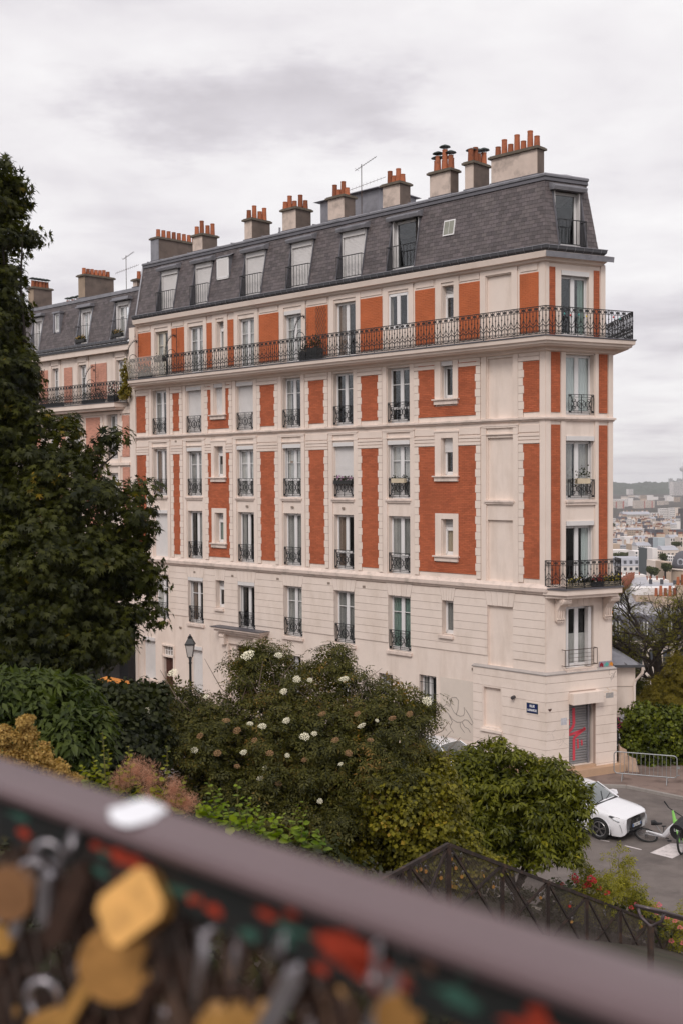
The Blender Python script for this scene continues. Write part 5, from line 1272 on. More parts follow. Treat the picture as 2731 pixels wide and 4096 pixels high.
# dark wall with scribbles below the annex, hidden mostly by ivy
b = MB(); b.box(10.05, 30, 44.35, 44.7, 0, 1.85); gwl = tag(b.build('ivy_wall', mat('dark_wall', (.035, .03, .035), .9, .2, 3)), 'dark garden wall overgrown by the ivy hedge', 'wall')
for i, (m_, x, z) in enumerate(((mat('pink_ink', (.5, .04, .14), .7), 10.75, 1.85), (WHT, 10.85, 1.1), (mat('pink_ink', (.5, .04, .14)), 10.6, 1.5), (WHT, 10.55, .7))):
    rr = random.Random(20+i); bb = MB()
    for _ in range(4):
        px, pz, a = x+rr.uniform(-.2, .2), z+rr.uniform(-.15, .15), rr.uniform(0, 6); pts = []
        for k in range(8): pts.append((px, 44.29, pz)); a += rr.uniform(-1, 1); px += .07*math.cos(a); pz += .07*math.sin(a)
        bb.tube(pts, .012, 4)
    bb.build('graffiti', m_, gwl)
bb = MB(); bb.box(10.86, 11.08, 44.27, 44.3, 1.75, 2.05); bb.build('poster', mat('sticker_paper', (.55, .54, .58)), gwl)
# ------------------------------------------------------------------ cars
CARP = mat('car_white_paint', (.80, .79, .82), .25, 0, coat=.6, spec=.5)
CGL = mat('car_glass', (.07, .085, .085), .05, 0, spec=1.0, coat=1.0)
BLKP = mat('black_plastic', (.015, .015, .017), .5, .1, 8); TYRE = mat('tyre_rubber', (.022, .021, .021), .85, .1, 10)
RIM = mat('alloy_rim', (.30, .29, .29), .3, .05, 5, metal=.8)
def lerp_tab(tab, x):
    for a, b in zip(tab[:-1], tab[1:]):
        if a[0] <= x <= b[0]: t = (x-a[0])/(b[0]-a[0]); return [p+(q-p)*t for p, q in zip(a, b)]
    return list(tab[0] if x < tab[0][0] else tab[-1])
def make_car(name, label, group, matx, detail=True):
    # x: distance behind the nose; table: x, half width, lower edge, belt height, centre height, roof edge half width, roof edge height
    tab = [(0.0, .56, .30, .70, .745, .50, .73), (.03, .66, .24, .73, .775, .56, .76), (.10, .76, .20, .76, .81, .62, .795), (.25, .825, .20, .80, .86, .67, .845), (.5, .862, .20, .84, .915, .70, .895), (.8, .872, .20, .87, .965, .70, .94), (1.05, .872, .20, .90, 1.00, .70, .975),
           (1.12, .872, .20, .905, 1.03, .69, 1.0), (1.75, .872, .20, .93, 1.40, .58, 1.36), (2.1, .872, .20, .94, 1.45, .58, 1.41), (2.8, .87, .20, .96, 1.44, .58, 1.40), (3.4, .865, .22, .99, 1.40, .56, 1.35), (3.8, .84, .26, 1.0, 1.18, .58, 1.15), (3.98, .78, .30, .95, 1.0, .60, .98), (4.05, .70, .36, .8, .84, .55, .82)]
    xs = sorted(set([t[0] for t in tab]+[round(x, 3) for x in np.arange(.38, 1.2, .055)]+[round(x, 3) for x in np.arange(2.9, 3.75, .055)]+list(np.arange(1.2, 2.9, .2))))
    WX = (.79, 3.33); WR, AR = .33, .385
    mb = MB(); rows_ = []
    for x in xs:
        _, w, zb, zbl, zc, wr, zr = lerp_tab(tab, x); arch = 0
        for wx in WX:
            if abs(x-wx) < AR: arch = max(arch, WR+math.sqrt(AR*AR-(x-wx)**2))
        z0 = max(zb, arch); zm1 = max(zb+.16, z0+.012); zm2 = max(.52, zm1+.01)
        side = [(w*.95, z0), (w*1.0, zm1), (w*1.005, zm2), (w*.985, zbl), (w*.955, zbl+.02), (wr, zr), (wr*.8, zr+(zc-zr)*.6), (0, zc)]
        rows_.append([(-x, y, z) for y, z in side]+[(-x, -y, z) for y, z in side[-2::-1]])
    k = len(rows_[0]); 
    for r_ in rows_: mb.v += r_
    for i in range(len(xs)-1):
        xm = (xs[i]+xs[i+1])/2
        for j in range(k-1):
            jj = min(j, k-2-j); mi = 0
            if 1.12 < xm < 1.75 and jj >= 5: mi = 1
            if 3.4 < xm < 3.8 and jj >= 5: mi = 1
            if 1.3 < xm < 3.5 and jj == 4: mi = 1
            mb.f.append((i*k+j, i*k+j+1, (i+1)*k+j+1, (i+1)*k+j)); mb.m.append(mi)
    mb.f.append(tuple(range(k))); mb.m.append(0); mb.f.append(tuple((len(xs)-1)*k+j for j in range(k))[::-1]); mb.m.append(0)
    root = empty(name, (0, 0, 0), 0, label, 'car', group)
    body = mb.build('body', [CARP, CGL], root, smooth=True)
    ub = MB(); ub.box(-3.9, -.12, -.62, .62, .17, .55); ub.build('underbody', BLKP, root)
    # wheels
    for wx in WX:
        for sg in (-1, 1):
            b = MB(); 
            prof = [(.20, -.10), (.325, -.10), (.335, -.06), (.335, .06), (.325, .10), (.245, .105), (.235, .08), (.235, -.09)]
            n = 28; bb = len(b.v)
            for r_, o in prof:
                for j in range(n): a = 2*math.pi*j/n; b.v.append((-wx+r_*math.cos(a), sg*(.765+o), .335+r_*math.sin(a)))
            for i in range(len(prof)):
                i2 = (i+1) % len(prof)
                for j in range(n): j2 = (j+1) % n; b.f.append((bb+i*n+j, bb+i*n+j2, bb+i2*n+j2, bb+i2*n+j)); b.m.append(0)
            w = b.build('wheel', TYRE, root, smooth=True)
            b = MB(); b.tube([(-wx, sg*.80, .335), (-wx, sg*.82, .335)], .235, 20, 1); b.m = [0]*len(b.m)
            rb = MB(); rb.tube([(-wx+.225*math.cos(a), sg*.855, .335+.225*math.sin(a)) for a in np.linspace(0, 2*math.pi, 21)[:-1]], .014, 5, closed=True)
            for s in range(5):
                for d in (-.13, .13): a = s*2*math.pi/5+.3; rb.tube([(-wx+.03*math.cos(a), sg*.855, .335+.03*math.sin(a)), (-wx+.22*math.cos(a+d), sg*.85, .335+.22*math.sin(a+d))], .014, 4)
            rb.tube([(-wx, sg*.84, .335), (-wx, sg*.87, .335)], .04, 10)
            b.build('brake_disc', BLKP, w); rb.build('rim', RIM, w)
            b = MB(); n = 16
            arcp = [(-wx+(AR+.002)*math.cos(a), sg*(.868), .33+(AR+.002)*math.sin(a)) for a in np.linspace(-.25, math.pi+.25, n)]; b.tube(arcp, .016, 4); b.build('arch_trim', CARP, root)
    # front details
    b = MB(); Fp = lambda y, z, o=0: (o+.018-.0-.9*max(0, abs(y)-.30)**1.6, y, z)
    gp = [(-.42, .63), (.42, .63), (.33, .33), (-.33, .33)]
    gr = MB(); gr.add([Fp(y, z) for y, z in ((-.52, .70), (-.2, .70), (.2, .70), (.52, .70), (.38, .36), (.15, .30), (-.15, .30), (-.38, .36))], [tuple(range(8))]); g_ = gr.build('grille', BLKP, root)
    gm = MB()
    for r_ in range(8):
        z = .35+r_*.042; hw = .36+(z-.34)/.34*.12
        n_ = int(hw*2/.05)
        for c_ in range(n_): y = -hw+(c_+.5+(r_ % 2)*.5)*2*hw/n_; gm.tube([Fp(y-.014, z, .006), Fp(y+.014, z, .006)], [.009, .003], 4)
    gm.build('grille_mesh', RIM, g_)
    b = MB(); b.box(.030, .04, -.25, .25, .43, .53); pl_ = b.build('number_plate', mat('plate_white', (.72, .72, .72), .5), root)
    b = MB(); b.box(.0401, .043, -.26, -.21, .43, .53); b.box(.0401, .043, .21, .25, .43, .53); b.build('plate_band', mat('plate_blue', (.03, .12, .35), .5), pl_)
    if detail: text_mesh('GQ 033 TV', .095, lambda u, o, z: (.042+o, u, z), 0, .448, 0, mat('gloss_black', (.01, .01, .01)), pl_, flip=1, depth=.001, xs=.92, name='plate_lettering')
    HL = mat('headlight', (.10, .10, .11), .08, 0, spec=.9, coat=.8); DRL = mat('lamp_reflector', (.55, .56, .58), .2, 0, metal=.5)
    for sg in (-1, 1):
        b = MB(); P = [(-.03, .53, .66), (-.05, .66, .62), (-.17, .80, .66), (-.46, .868, .80), (-.42, .85, .835), (-.16, .76, .79), (-.02, .56, .73)]
        b.add([(x+.012, sg*(y+.012), z+.004) for x, y, z in P], [tuple(range(7))]); h = b.build('headlight', HL, root)
        b = MB(); b.tube([(-.10+.02, sg*.70, .648), (-.20+.01, sg*.80, .69), (-.33, sg*.862, .745)], [.02, .026, .006], 5); b.build('reflector', DRL, h)
        b = MB(); b.tube([(-.10, sg*.80, .60), (-.06, sg*.775, .48), (-.04, sg*.745, .33)], [.014, .012, .008], 4); b.build('day_lamp', DRL, root)
        b = MB(); b.add([(x, sg*y, z) for x, y, z in ((.03, .12, .235), (.025, .36, .25), (-.01, .55, .345), (-.06, .66, .37), (-.02, .50, .29), (.03, .3, .215))], [tuple(range(6))]); b.build('air_intake', BLKP, root)
        b = MB(); b.hexa([(-1.45, sg*.90, .98), (-1.25, sg*.90, .98), (-1.25, sg*1.06, .98), (-1.42, sg*1.06, .98), (-1.47, sg*.90, 1.10), (-1.3, sg*.90, 1.10), (-1.3, sg*1.05, 1.10), (-1.45, sg*1.05, 1.1)]); b.build('door_mirror', CARP, root)
        b = MB(); b.tube([(-1.10, sg*.84, .94), (-1.75, sg*.60, 1.37)], .022, 5); b.build('pillar', CARP, root)
        b = MB(); b.tube([(-1.35, sg*.882, .86), (-1.35, sg*.880, .3)], .005, 4); b.tube([(-2.45, sg*.880, .9), (-2.45, sg*.878, .3)], .005, 4); b.build('door_gap', BLKP, root)
        b = MB(); b.tube([(-2.1, sg*.885, .83), (-2.28, sg*.885, .835)], .014, 5); b.build('door_handle', CARP, root)
    b = MB(); b.tube([(-1.10, -.55, 1.01), (-1.12, -.1, 1.045), (-1.4, .25, 1.20)], .012, 4); b.tube([(-1.11, .1, 1.045), (-1.25, .55, 1.10)], .012, 4); b.box(-1.13, -1.03, -.66, .66, .985, 1.01); b.build('wiper', BLKP, root)
    b = MB(); b.tube([(-.02, -.42, .700), (-.03, 0, .715), (-.02, .42, .700)], .004, 4); b.build('bonnet_gap', BLKP, root)
    b = MB(); b.box(.034, .044, -.045, .045, .56, .64); b.build('badge', RIM, g_)
    root.matrix_basis = matx
    return root
hd = Vector((0.716, -0.698)); org = np.array([8.0, 35.3])-N1*.84+np.array([hd.x, hd.y])*.79
car = make_car('parked_car', 'white hatchback parked nose to the fallen bicycle beyond the right bush', 'parked cars', Matrix.Translation((org[0], org[1], .009)) @ Matrix.Rotation(math.atan2(hd.y, hd.x), 4, 'Z'))
p2 = F1(1.1, 2.1, 0)
car2 = make_car('parked_car', 'white car by the facade wall glimpsed above the flowering elder', 'parked cars', Matrix.Translation((p2[0], p2[1], .009)) @ Matrix.Rotation(math.atan2(hd.y, hd.x), 4, 'Z'), False)

# ------------------------------------------------------------------ fallen bicycle
BG = mat('bike_green', (.27, .62, .14), .35, 0, coat=.3); BW = mat('bike_white', (.72, .71, .74), .35, 0, coat=.3)
bk = empty('bicycle', (10.0, 34.6, 0), 0, 'white and light green hire bicycle lying in the road beside the car', 'bicycle')
def wheel(c, nrm, r, parent, name='wheel'):
    c = Vector(c); nrm = Vector(nrm).normalized(); a = nrm.cross(Vector((0, 0, 1))).normalized(); b_ = nrm.cross(a)
    ring = lambda rr: [c+(a*math.cos(t)+b_*math.sin(t))*rr for t in np.linspace(0, 2*math.pi, 25)[:-1]]
    m = MB(); m.tube(ring(r), .033, 6, closed=True); w = m.build(name, TYRE, parent, smooth=True)
    m = MB(); m.tube(ring(r-.035), .012, 4, closed=True); m.tube([c-nrm*.05, c+nrm*.05], .04, 8)
    m.build('rim', RIM, w); m = MB()
    for k in range(18): t = k*2*math.pi/18; m.tube([c+nrm*.03*(1 if k % 2 else -1), c+(a*math.cos(t)+b_*math.sin(t))*(r-.03)], .003, 3)
    m.build('spoke', RIM, w); return w
r0 = Vector((9.47, 35.32, .13)); wheel(r0, (.12, -.35, 1), .33, bk)
bb = Vector((9.93, 35.0, .20)); hdt = Vector((10.22, 34.75, .62)); f0 = Vector((10.16, 33.95, .34))
b = MB(); b.tube([r0+Vector((0, 0, .12)), bb], .03, 6); b.tube([r0+Vector((.0, .05, .03)), bb+Vector((0, .05, -.05))], .022, 6); b.tube([r0+Vector((.02, -.1, .16)), bb], [.02, .045], 6); b.tube([bb, bb*.4+hdt*.6, hdt], [.07, .105, .09], 8); b.build('frame', BW, bk)
b = MB(); b.tube([hdt-Vector((.12, .0, .14)), hdt, hdt+Vector((-.05, .12, .42))], [.075, .07, .035], 7); b.tube([hdt, f0+Vector((-.1, .2, .42)), f0+Vector((-.05, 0, 0))], [.055, .03, .02], 6); b.tube([hdt+Vector((0, 0, .1)), hdt+Vector((.6, -.35, .05))], [.08, .10], 7); b.tube([hdt, f0+Vector((.1, .25, .4)), f0+Vector((.07, 0, 0))], [.05, .03, .02], 6); b.build('fork', BG, bk)
wheel(f0, (.80, -.55, .1), .33, bk)
b = MB(); g0 = hdt+Vector((-.05, .12, .42)); b.tube([g0, g0+Vector((-.10, .05, .06)), g0+Vector((-.24, .10, .26))], [.018, .016, .024], 6); b.tube([g0, g0+Vector((.35, -.3, -.2)), g0+Vector((.5, -.4, -.4))], .016, 6); b.build('handlebar', BLKP, bk)
b = MB(); sd = Vector((9.80, 35.45, .42)); b.tube([bb, sd], .016, 6); b.build('seat_post', RIM, bk)
b = MB(); b.tube([sd+Vector((-.13, .05, .05)), sd+Vector((-.03, .02, .06)), sd+Vector((.06, 0, .03)), sd+Vector((.20, -.02, .04))], [.075, .085, .045, .03], 8); b.build('saddle', BLKP, bk)
b = MB(); b.tube([bb-Vector((0, 0, .05)), bb+Vector((.12, -.12, -.04))], .016, 5); b.box(10.0, 10.12, 34.82, 34.88, .08, .12); b.tube([bb, bb+Vector((.06, .22, .22))], .014, 5); b.tube([bb+Vector((.0, .22, .24)), bb+Vector((.14, .22, .24))], .022, 5); b.build('pedal', BLKP, bk)
b = MB(); c = f0+Vector((.05, .25, .25)); P = []
b.tube([c+Vector((-.13, -.10, .0)), c+Vector((.25, .30, .1))], [.25, .28], 16); b.build('basket', BLKP, bk)
def bt(u, o, z): q = c+Vector((-.14, -.11, .0))+Vector((.66, -.60, .0)).normalized()*u+Vector((0, 0, z))+Vector((-.68, -.72, -.1))*(o+.01); return tuple(q)
text_mesh('Lime', .12, bt, .02, .03, .0, WHT, bk, depth=.001)
def bt2(u, o, z): dd = (hdt-bb).normalized(); n = Vector((-.3, -.85, .45)).normalized(); up = n.cross(dd); q = bb*.5+hdt*.5+dd*u+n*(.085+o)+up*(-z if up.z < 0 else z); return tuple(q)
text_mesh('Lime', .12, bt2, 0, -.04, 0, BG, bk, depth=.001)

# ------------------------------------------------------------------ far city (real distances, real sizes)
def atp(px, py, Y):     # point on the ray through display pixel (px,py) of a 1568 wide picture, at forward distance Y
    d = _f + (px*2731/1568-1365.5)/4551*CX - (py*2731/1568-2048)/4551*CU
    t = Y/d[1]; return np.array([d[0]*t, Y, EYE+d[2]*t])
def crop1(x, y): return ((2400+x/4.704)/1.74171, (1800+y/4.704)/1.74171)
def crop2(x, y): return ((2400+x/4.704)/1.74171, (2250+y/4.704)/1.74171)
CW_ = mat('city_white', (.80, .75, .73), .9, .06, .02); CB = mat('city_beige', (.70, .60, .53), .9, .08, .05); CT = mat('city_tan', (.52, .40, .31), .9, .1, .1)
CZ = mat('city_zinc', (.42, .42, .46), .6, .12, .1); CS = mat('city_slate', (.11, .105, .12), .7, .1, .1); CRD = mat('city_red', (.42, .13, .11), .9, .1, .05); CPOT = mat('city_pots', (.27, .10, .06), .9, .3, .5); CWIN = mat('city_window', (.06, .065, .075), .3); CBL = mat('city_bluegrey', (.50, .56, .60), .7, .1, .1)
def city(x0, x1, y0, y1, Y, wall_m, label, group=None, name='city_building', cat='building', wins=None, stripes=(), roof=None, rot=.12, depth=None, crop=crop1, gb=-62, chim=0, dorm_=0, winh=.55, rows_as_bands=False, side_m=None):
    """block whose front covers the given patch; wins=(columns,rows)"""
    a = atp(*crop(x0, y0), Y); c = atp(*crop(x1, y0), Y); lo = atp(*crop(x0, y1), Y)[2]
    w = c[0]-a[0]; zt = a[2]; zb = min(lo, zt-2)
    d = depth or max(8, w*.5); cs, sn = math.cos(rot), math.sin(rot)
    org = np.array([a[0], Y])
    fr = lambda u, o, z: (org[0]+u*cs+o*sn, org[1]+u*sn-o*cs, z)
    root = empty(name, (org[0]+w/2, Y, zb), 0, label, cat, group)
    b = MB(); b.box(0, w, -d, 0, min(gb, zb), zt, 0, fr); wl = b.build('wall', wall_m, root)
    if wins:
        nc, nr = wins; b = MB(); ww, hh = w/nc, (zt-zb)/nr
        for r_ in range(nr):
            if rows_as_bands: b.box(w*.03, w*.97, .0, .12, zt-(r_+.75)*hh, zt-(r_+.75)*hh+hh*winh*.8, 0, fr)
            else:
                for k in range(nc):
                    m_ = .26 if nc < 30 else .2
                    b.box((k+m_)*ww, (k+1-m_)*ww, .0, .10, zt-(r_+.8)*hh, zt-(r_+.8)*hh+hh*winh, 0, fr)
        o_ = b.build('window', CWIN, root)
        if nc*nr > 12: tag(o_, kind='stuff')
    for (s0, s1) in stripes: b = MB(); b.box(w*s0, w*s1, 0, .3, zb, zt-.5, 0, fr); b.build('red_stripe', CRD, root)
    if roof == 'mansard' or roof == 'zinc':
        h = max(1.6, w*.09) if roof == 'zinc' else 3.2; b = MB(); i_ = h*.35 if roof == 'mansard' else d*.45
        b.add([fr(-.2, .2, zt), fr(w+.2, .2, zt), fr(w+.2, -d, zt), fr(-.2, -d, zt), fr(.2, -i_, zt+h), fr(w-.2, -i_, zt+h), fr(w-.2, -d+i_*.3, zt+h), fr(.2, -d+i_*.3, zt+h)], [(0, 1, 5, 4), (1, 2, 6, 5), (2, 3, 7, 6), (3, 0, 4, 7), (4, 5, 6, 7)]); b.build('roof', CZ if roof == 'zinc' or dorm_ < 0 else (CZ if dorm_ else CS), root)
        zt2 = zt+h
        if dorm_ > 0:
            for k in range(dorm_):
                u = w*(k+.5)/dorm_; b = MB(); b.box(u-.75, u+.75, -1.2, -.1, zt+.6, zt+2.5, 0, fr); q = b.build('dormer', CZ, root); b = MB(); b.box(u-.5, u-.06, -.1, -.02, zt+.8, zt+2.2, 0, fr); b.box(u+.06, u+.5, -.1, -.02, zt+.8, zt+2.2, 0, fr); b.build('window', CWIN, q)
    else: zt2 = zt
    for k in range(chim):
        rr = random.Random(k*7+int(x0)); u = w*(k+.3+rr.random()*.4)/chim; cw = .9+rr.random()*2.2; b = MB(); b.box(u-cw/2, u+cw/2, -d*.5-.6, -d*.5, zt, zt2+1.3+rr.random(), 0, fr); q = b.build('chimney', CT if rr.random() < .5 else CB, root)
        b = MB(); np_ = max(2, int(cw/.4))
        zc = zt2+1.3
        for j in range(np_): uu = u-cw/2+cw*(j+.5)/np_; b.box(uu-.12, uu+.12, -d*.5-.4, -d*.5-.15, zc, zt2+2.9, 0, fr)
        b.build('chimney_pot', CPOT, q)
    return root
T_ = lambda s: s
city(1360, 1700, 600, 1030, 4000, CW_, 'huge white tower block with banded windows at the right edge of the horizon', wins=(1, 24), rows_as_bands=True, rot=.0)
city(1297, 1362, 600, 1030, 3990, CW_, 'narrow white side tower joined left of the huge tower block', wins=(6, 30), rot=-.3)
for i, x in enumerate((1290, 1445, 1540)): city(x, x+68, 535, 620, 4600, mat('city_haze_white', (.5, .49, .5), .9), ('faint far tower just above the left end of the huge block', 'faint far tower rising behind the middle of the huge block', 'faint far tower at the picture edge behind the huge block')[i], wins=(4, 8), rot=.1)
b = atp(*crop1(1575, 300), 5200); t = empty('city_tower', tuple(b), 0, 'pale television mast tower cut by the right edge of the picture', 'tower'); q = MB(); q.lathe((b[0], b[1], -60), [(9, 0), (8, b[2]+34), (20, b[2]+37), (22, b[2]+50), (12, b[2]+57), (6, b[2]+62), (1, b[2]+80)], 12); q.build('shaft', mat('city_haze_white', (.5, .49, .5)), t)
city(525, 645, 735, 855, 4200, CW_, 'lone white slab tower standing before the wooded hill', rot=.5, wins=(5, 14))
city(235, 330, 968, 1250, 2500, CB, 'beige tower with red stripe, leftmost of the striped towers', wins=(8, 16), stripes=((.55, .75),), rot=.1)
city(330, 450, 960, 1250, 2450, CB, 'beige striped tower right of the leftmost one', wins=(9, 16), stripes=((.72, .92),), rot=.05)
city(452, 520, 930, 1180, 2600, CW_, 'pale slab with small windows between striped towers', wins=(6, 14)); city(515, 612, 905, 1170, 2650, CW_, 'blank white gable wall between the two groups of striped towers', rot=.0)
city(235, 520, 925, 965, 2900, CW_, 'long low white block above the left striped towers', wins=(20, 2))
city(640, 850, 952, 1195, 2450, CB, 'wide beige tower of the right group with one red stripe near its edge', wins=(15, 15), stripes=((.89, .98),)); city(852, 1028, 955, 1185, 2480, CB, 'beige tower with red stripe at the right of the striped group', wins=(10, 15), stripes=((.62, .76),))
city(762, 875, 852, 915, 3200, CT, 'small dark windowed block above the striped towers', wins=(6, 4), winh=.7); city(875, 985, 850, 915, 3250, CW_, 'plain pale block above the striped towers', rot=.1)
city(1085, 1185, 960, 1070, 2700, CB, 'beige block with big dark windows right of the striped towers', wins=(5, 5), winh=.7); city(1190, 1285, 955, 1055, 2750, CB, 'second dark windowed beige block right of the striped towers', wins=(6, 5), winh=.7)
city(985, 1090, 880, 1080, 3300, CW_, 'pale block with reddish base behind the dark windowed pair'); city(1245, 1400, 880, 1040, 3100, CW_, 'plain white slab at the foot of the huge tower', rot=.2); city(1400, 1505, 890, 1030, 3000, CT, 'tan gridded block at the foot of the huge tower', wins=(8, 10), winh=.6)
city(1115, 1310, 1100, 1300, 1800, CW_, 'white apartment slab with six balcony rows right of centre', wins=(12, 6)); city(1310, 1400, 1090, 1300, 1790, CW_, 'narrow white stair slab right of the balcony slab', wins=(4, 6)); city(1400, 1505, 1085, 1310, 1850, CB, 'blank grey beige slab right of the stair slab')
city(1505, 1600, 1100, 1480, 1500, mat('city_dark', (.10, .09, .09), .9), 'dark scaffolded building at the right edge below the towers', wins=(6, 12), winh=.4)
city(445, 970, 1215, 1262, 1900, CB, 'long terrace with slate attic and a row of grey blue dormers', wins=(22, 1), winh=.7, roof='zinc', chim=7)
city(955, 1110, 1185, 1300, 1750, CW_, 'white building with ribbon windows left of the balcony slab', wins=(3, 3)); city(235, 300, 1290, 1420, 1500, CW_, 'white block at the left beside the corner wall', wins=(4, 4)); city(290, 390, 1300, 1375, 1550, CW_, 'low white block with two window bands', wins=(1, 3), rows_as_bands=True)
city(520, 700, 1290, 1460, 1350, CW_, 'cubic white modern building with scattered small windows', wins=(7, 5), winh=.45); city(670, 985, 1365, 1560, 1200, CBL, 'blue grey apartment slab with long balcony rows', wins=(12, 5), winh=.6); city(985, 1015, 1355, 1500, 1190, CW_, 'thin white end wall of the blue grey slab')
city(1000, 1130, 1290, 1400, 1500, CB, 'beige house with mansard behind the round tree', wins=(6, 3), roof='mansard', chim=2); city(1130, 1360, 1370, 1440, 1350, CB, 'row of beige houses with small windows', wins=(12, 2), roof='zinc', chim=4); city(1360, 1510, 1330, 1470, 1400, CW_, 'white grey mansard houses below the scaffold', wins=(7, 4), roof='zinc', chim=3)
city(1325, 1640, 1500, 1640, 900, CS, 'long dark slate roofed church nave', rot=.0, cat='church', name='church'); 
city(1260, 1325, 1480, 1660, 880, CT, 'tan stone gable at the left end of the church nave', wins=(2, 3)); city(1030, 1260, 1500, 1610, 950, CS, 'dark mansard building with white framed windows', wins=(8, 2), winh=.7, chim=3)
city(240, 340, 1500, 1600, 1000, CB, 'beige house with red pots left of the plain gable', wins=(4, 3), chim=2); city(340, 520, 1465, 1590, 1050, CW_, 'plain pale gable wall with chimney stacks', chim=3); city(520, 780, 1500, 1600, 1000, CT, 'tan house row with chimneys', wins=(8, 3), roof='zinc', chim=4)
city(235, 450, 1665, 1760, 760, CZ, 'grey roof with small dormers at far left', wins=(6, 2), winh=.5, chim=2); city(450, 690, 1635, 1800, 740, CW_, 'big plain cream gable wall'); city(690, 900, 1665, 1790, 720, CW_, 'white house with two tall windows', wins=(4, 2), roof='zinc', chim=2); city(900, 1080, 1655, 1760, 760, CS, 'black slate mansard with tan chimney', wins=(4, 2), chim=2)
city(1080, 1290, 1650, 1790, 700, CBL, 'blue grey roof with white terrace wall', chim=2); city(1310, 1500, 1650, 1800, 690, CW_, 'white house with garden terrace', wins=(4, 2), roof='zinc', chim=2); city(1500, 1640, 1640, 1830, 680, CB, 'beige house at the right edge above the dome', wins=(3, 3), chim=1)
city(235, 370, 1770, 1880, 640, CT, 'tan blank wall at far left'); city(370, 580, 1790, 1880, 650, CZ, 'zinc roof with skylights', wins=(6, 2), winh=.4, chim=2); city(580, 690, 1775, 1860, 630, CT, 'square tan chimney wall', chim=1); city(690, 960, 1800, 1900, 620, CW_, 'white house band below the tall windows', wins=(7, 2), roof='zinc', chim=3)
city(240, 560, 1885, 2010, 560, CW_, 'white sheds behind the tree row'); city(645, 830, 1905, 2030, 520, CW_, 'cream house with one window', wins=(3, 2)); city(870, 975, 1850, 2200, 420, mat('city_darkglass', (.10, .115, .12), .4), 'dark glazed stair tower beside the white gable', wins=(2, 6)); city(975, 1075, 1850, 2210, 415, CW_, 'tall narrow white gable wall'); city(1070, 1180, 1900, 2150, 430, CB, 'narrow side facade with green vine', wins=(3, 5))
city(1170, 1480, 1885, 1990, 520, CB, 'cream house with pitched roof and single window', wins=(4, 1), winh=.25, roof='zinc'); city(1190, 1400, 1990, 2100, 480, CW_, 'white low house with flat roof', wins=(5, 2)); city(1030, 1210, 2090, 2260, 400, CB, 'flat roofed cream house with blue glass corner', wins=(3, 2)); city(1210, 1340, 2110, 2300, 380, CT, 'tan house between vine and dome', wins=(2, 3))
city(300, 860, 2180, 2400, 480, CW_, 'white house with grey mansard roof and five dormers', wins=(5, 2), winh=.5, roof='mansard', dorm_=5, rot=.10, gb=-60, depth=12)
# filler roofs
rr = random.Random(5); FL = []
for i in range(70):
    x = rr.uniform(225, 1520); y = rr.uniform(1270, 1860); Y = 4551*50/(1800+y/4.704-1903)
    w = rr.uniform(45, 120)*(1+(y-1270)/700)
    city(x, x+w, y, y+rr.uniform(35, 70), min(2200, Y), rr.choice([CW_, CW_, CB, CB, CT]), 'pale rooftop block packed among the houses of the far city', 'crowded rooftops of the far city', wins=(rr.randint(3, 7), rr.randint(1, 3)), roof=rr.choice([None, 'zinc', 'mansard']), chim=rr.randint(1, 3), rot=rr.uniform(-.4, .5))
for i in range(26):
    x = rr.uniform(235, 1250); y = rr.uniform(850, 905); w = rr.uniform(40, 130)
    city(x, x+w, y, y+22, rr.uniform(3400, 3950), rr.choice([CW_, CB, CB]), 'tiny pale block at the foot of the wooded hill', 'tiny blocks at the foot of the hill', wins=(6, 2), rot=rr.uniform(-.3, .3))
# domed building
dp = atp(*crop1(1590, 2250), 360); dm = empty('domed_building', (dp[0], dp[1], -30), 0, 'tan stone rotunda with dark slate dome and round window at the right edge', 'building')
ppm = 4551/360; R_ = 245/4.704/ppm
b = MB(); b.lathe((dp[0], dp[1], dp[2]), [(R_*1.02, -45), (R_*1.02, 0)], 24); b.build('wall', CT, dm); b = MB(); b.lathe((dp[0], dp[1], dp[2]), [(R_*1.1, 0), (R_*1.12, .25), (R_*1.02, .5)], 24); b.build('cornice', CB, dm)
b = MB(); b.lathe((dp[0], dp[1], dp[2]+.5), [(R_*math.cos(t)**.8, R_*1.35*math.sin(t)) for t in np.linspace(0, 1.35, 9)], 24); b.build('dome', CS, dm, smooth=True)
wv = Vector((-.62, -.78, 0)); wc = Vector((dp[0], dp[1], dp[2]+.5+R_*.5))+wv*R_*.86
b = MB(); ring = [wc+wv*.2+(Vector((.78, -.62, 0))*math.cos(t)+Vector((0, 0, 1))*math.sin(t))*.9 for t in np.linspace(0, 6.28, 17)[:-1]]; b.tube(ring, .3, 6, closed=True); q = b.build('round_window', CZ, dm); b = MB(); b.tube([wc-wv*.5, wc+wv*.15], .75, 14); b.build('pane', CWIN, q)
b = MB(); b.box(dp[0]-R_*.72, dp[0]-R_*.5, dp[1]-R_*.98, dp[1]-R_*.8, dp[2]-5, dp[2]-3); b.build('window', CWIN, dm)
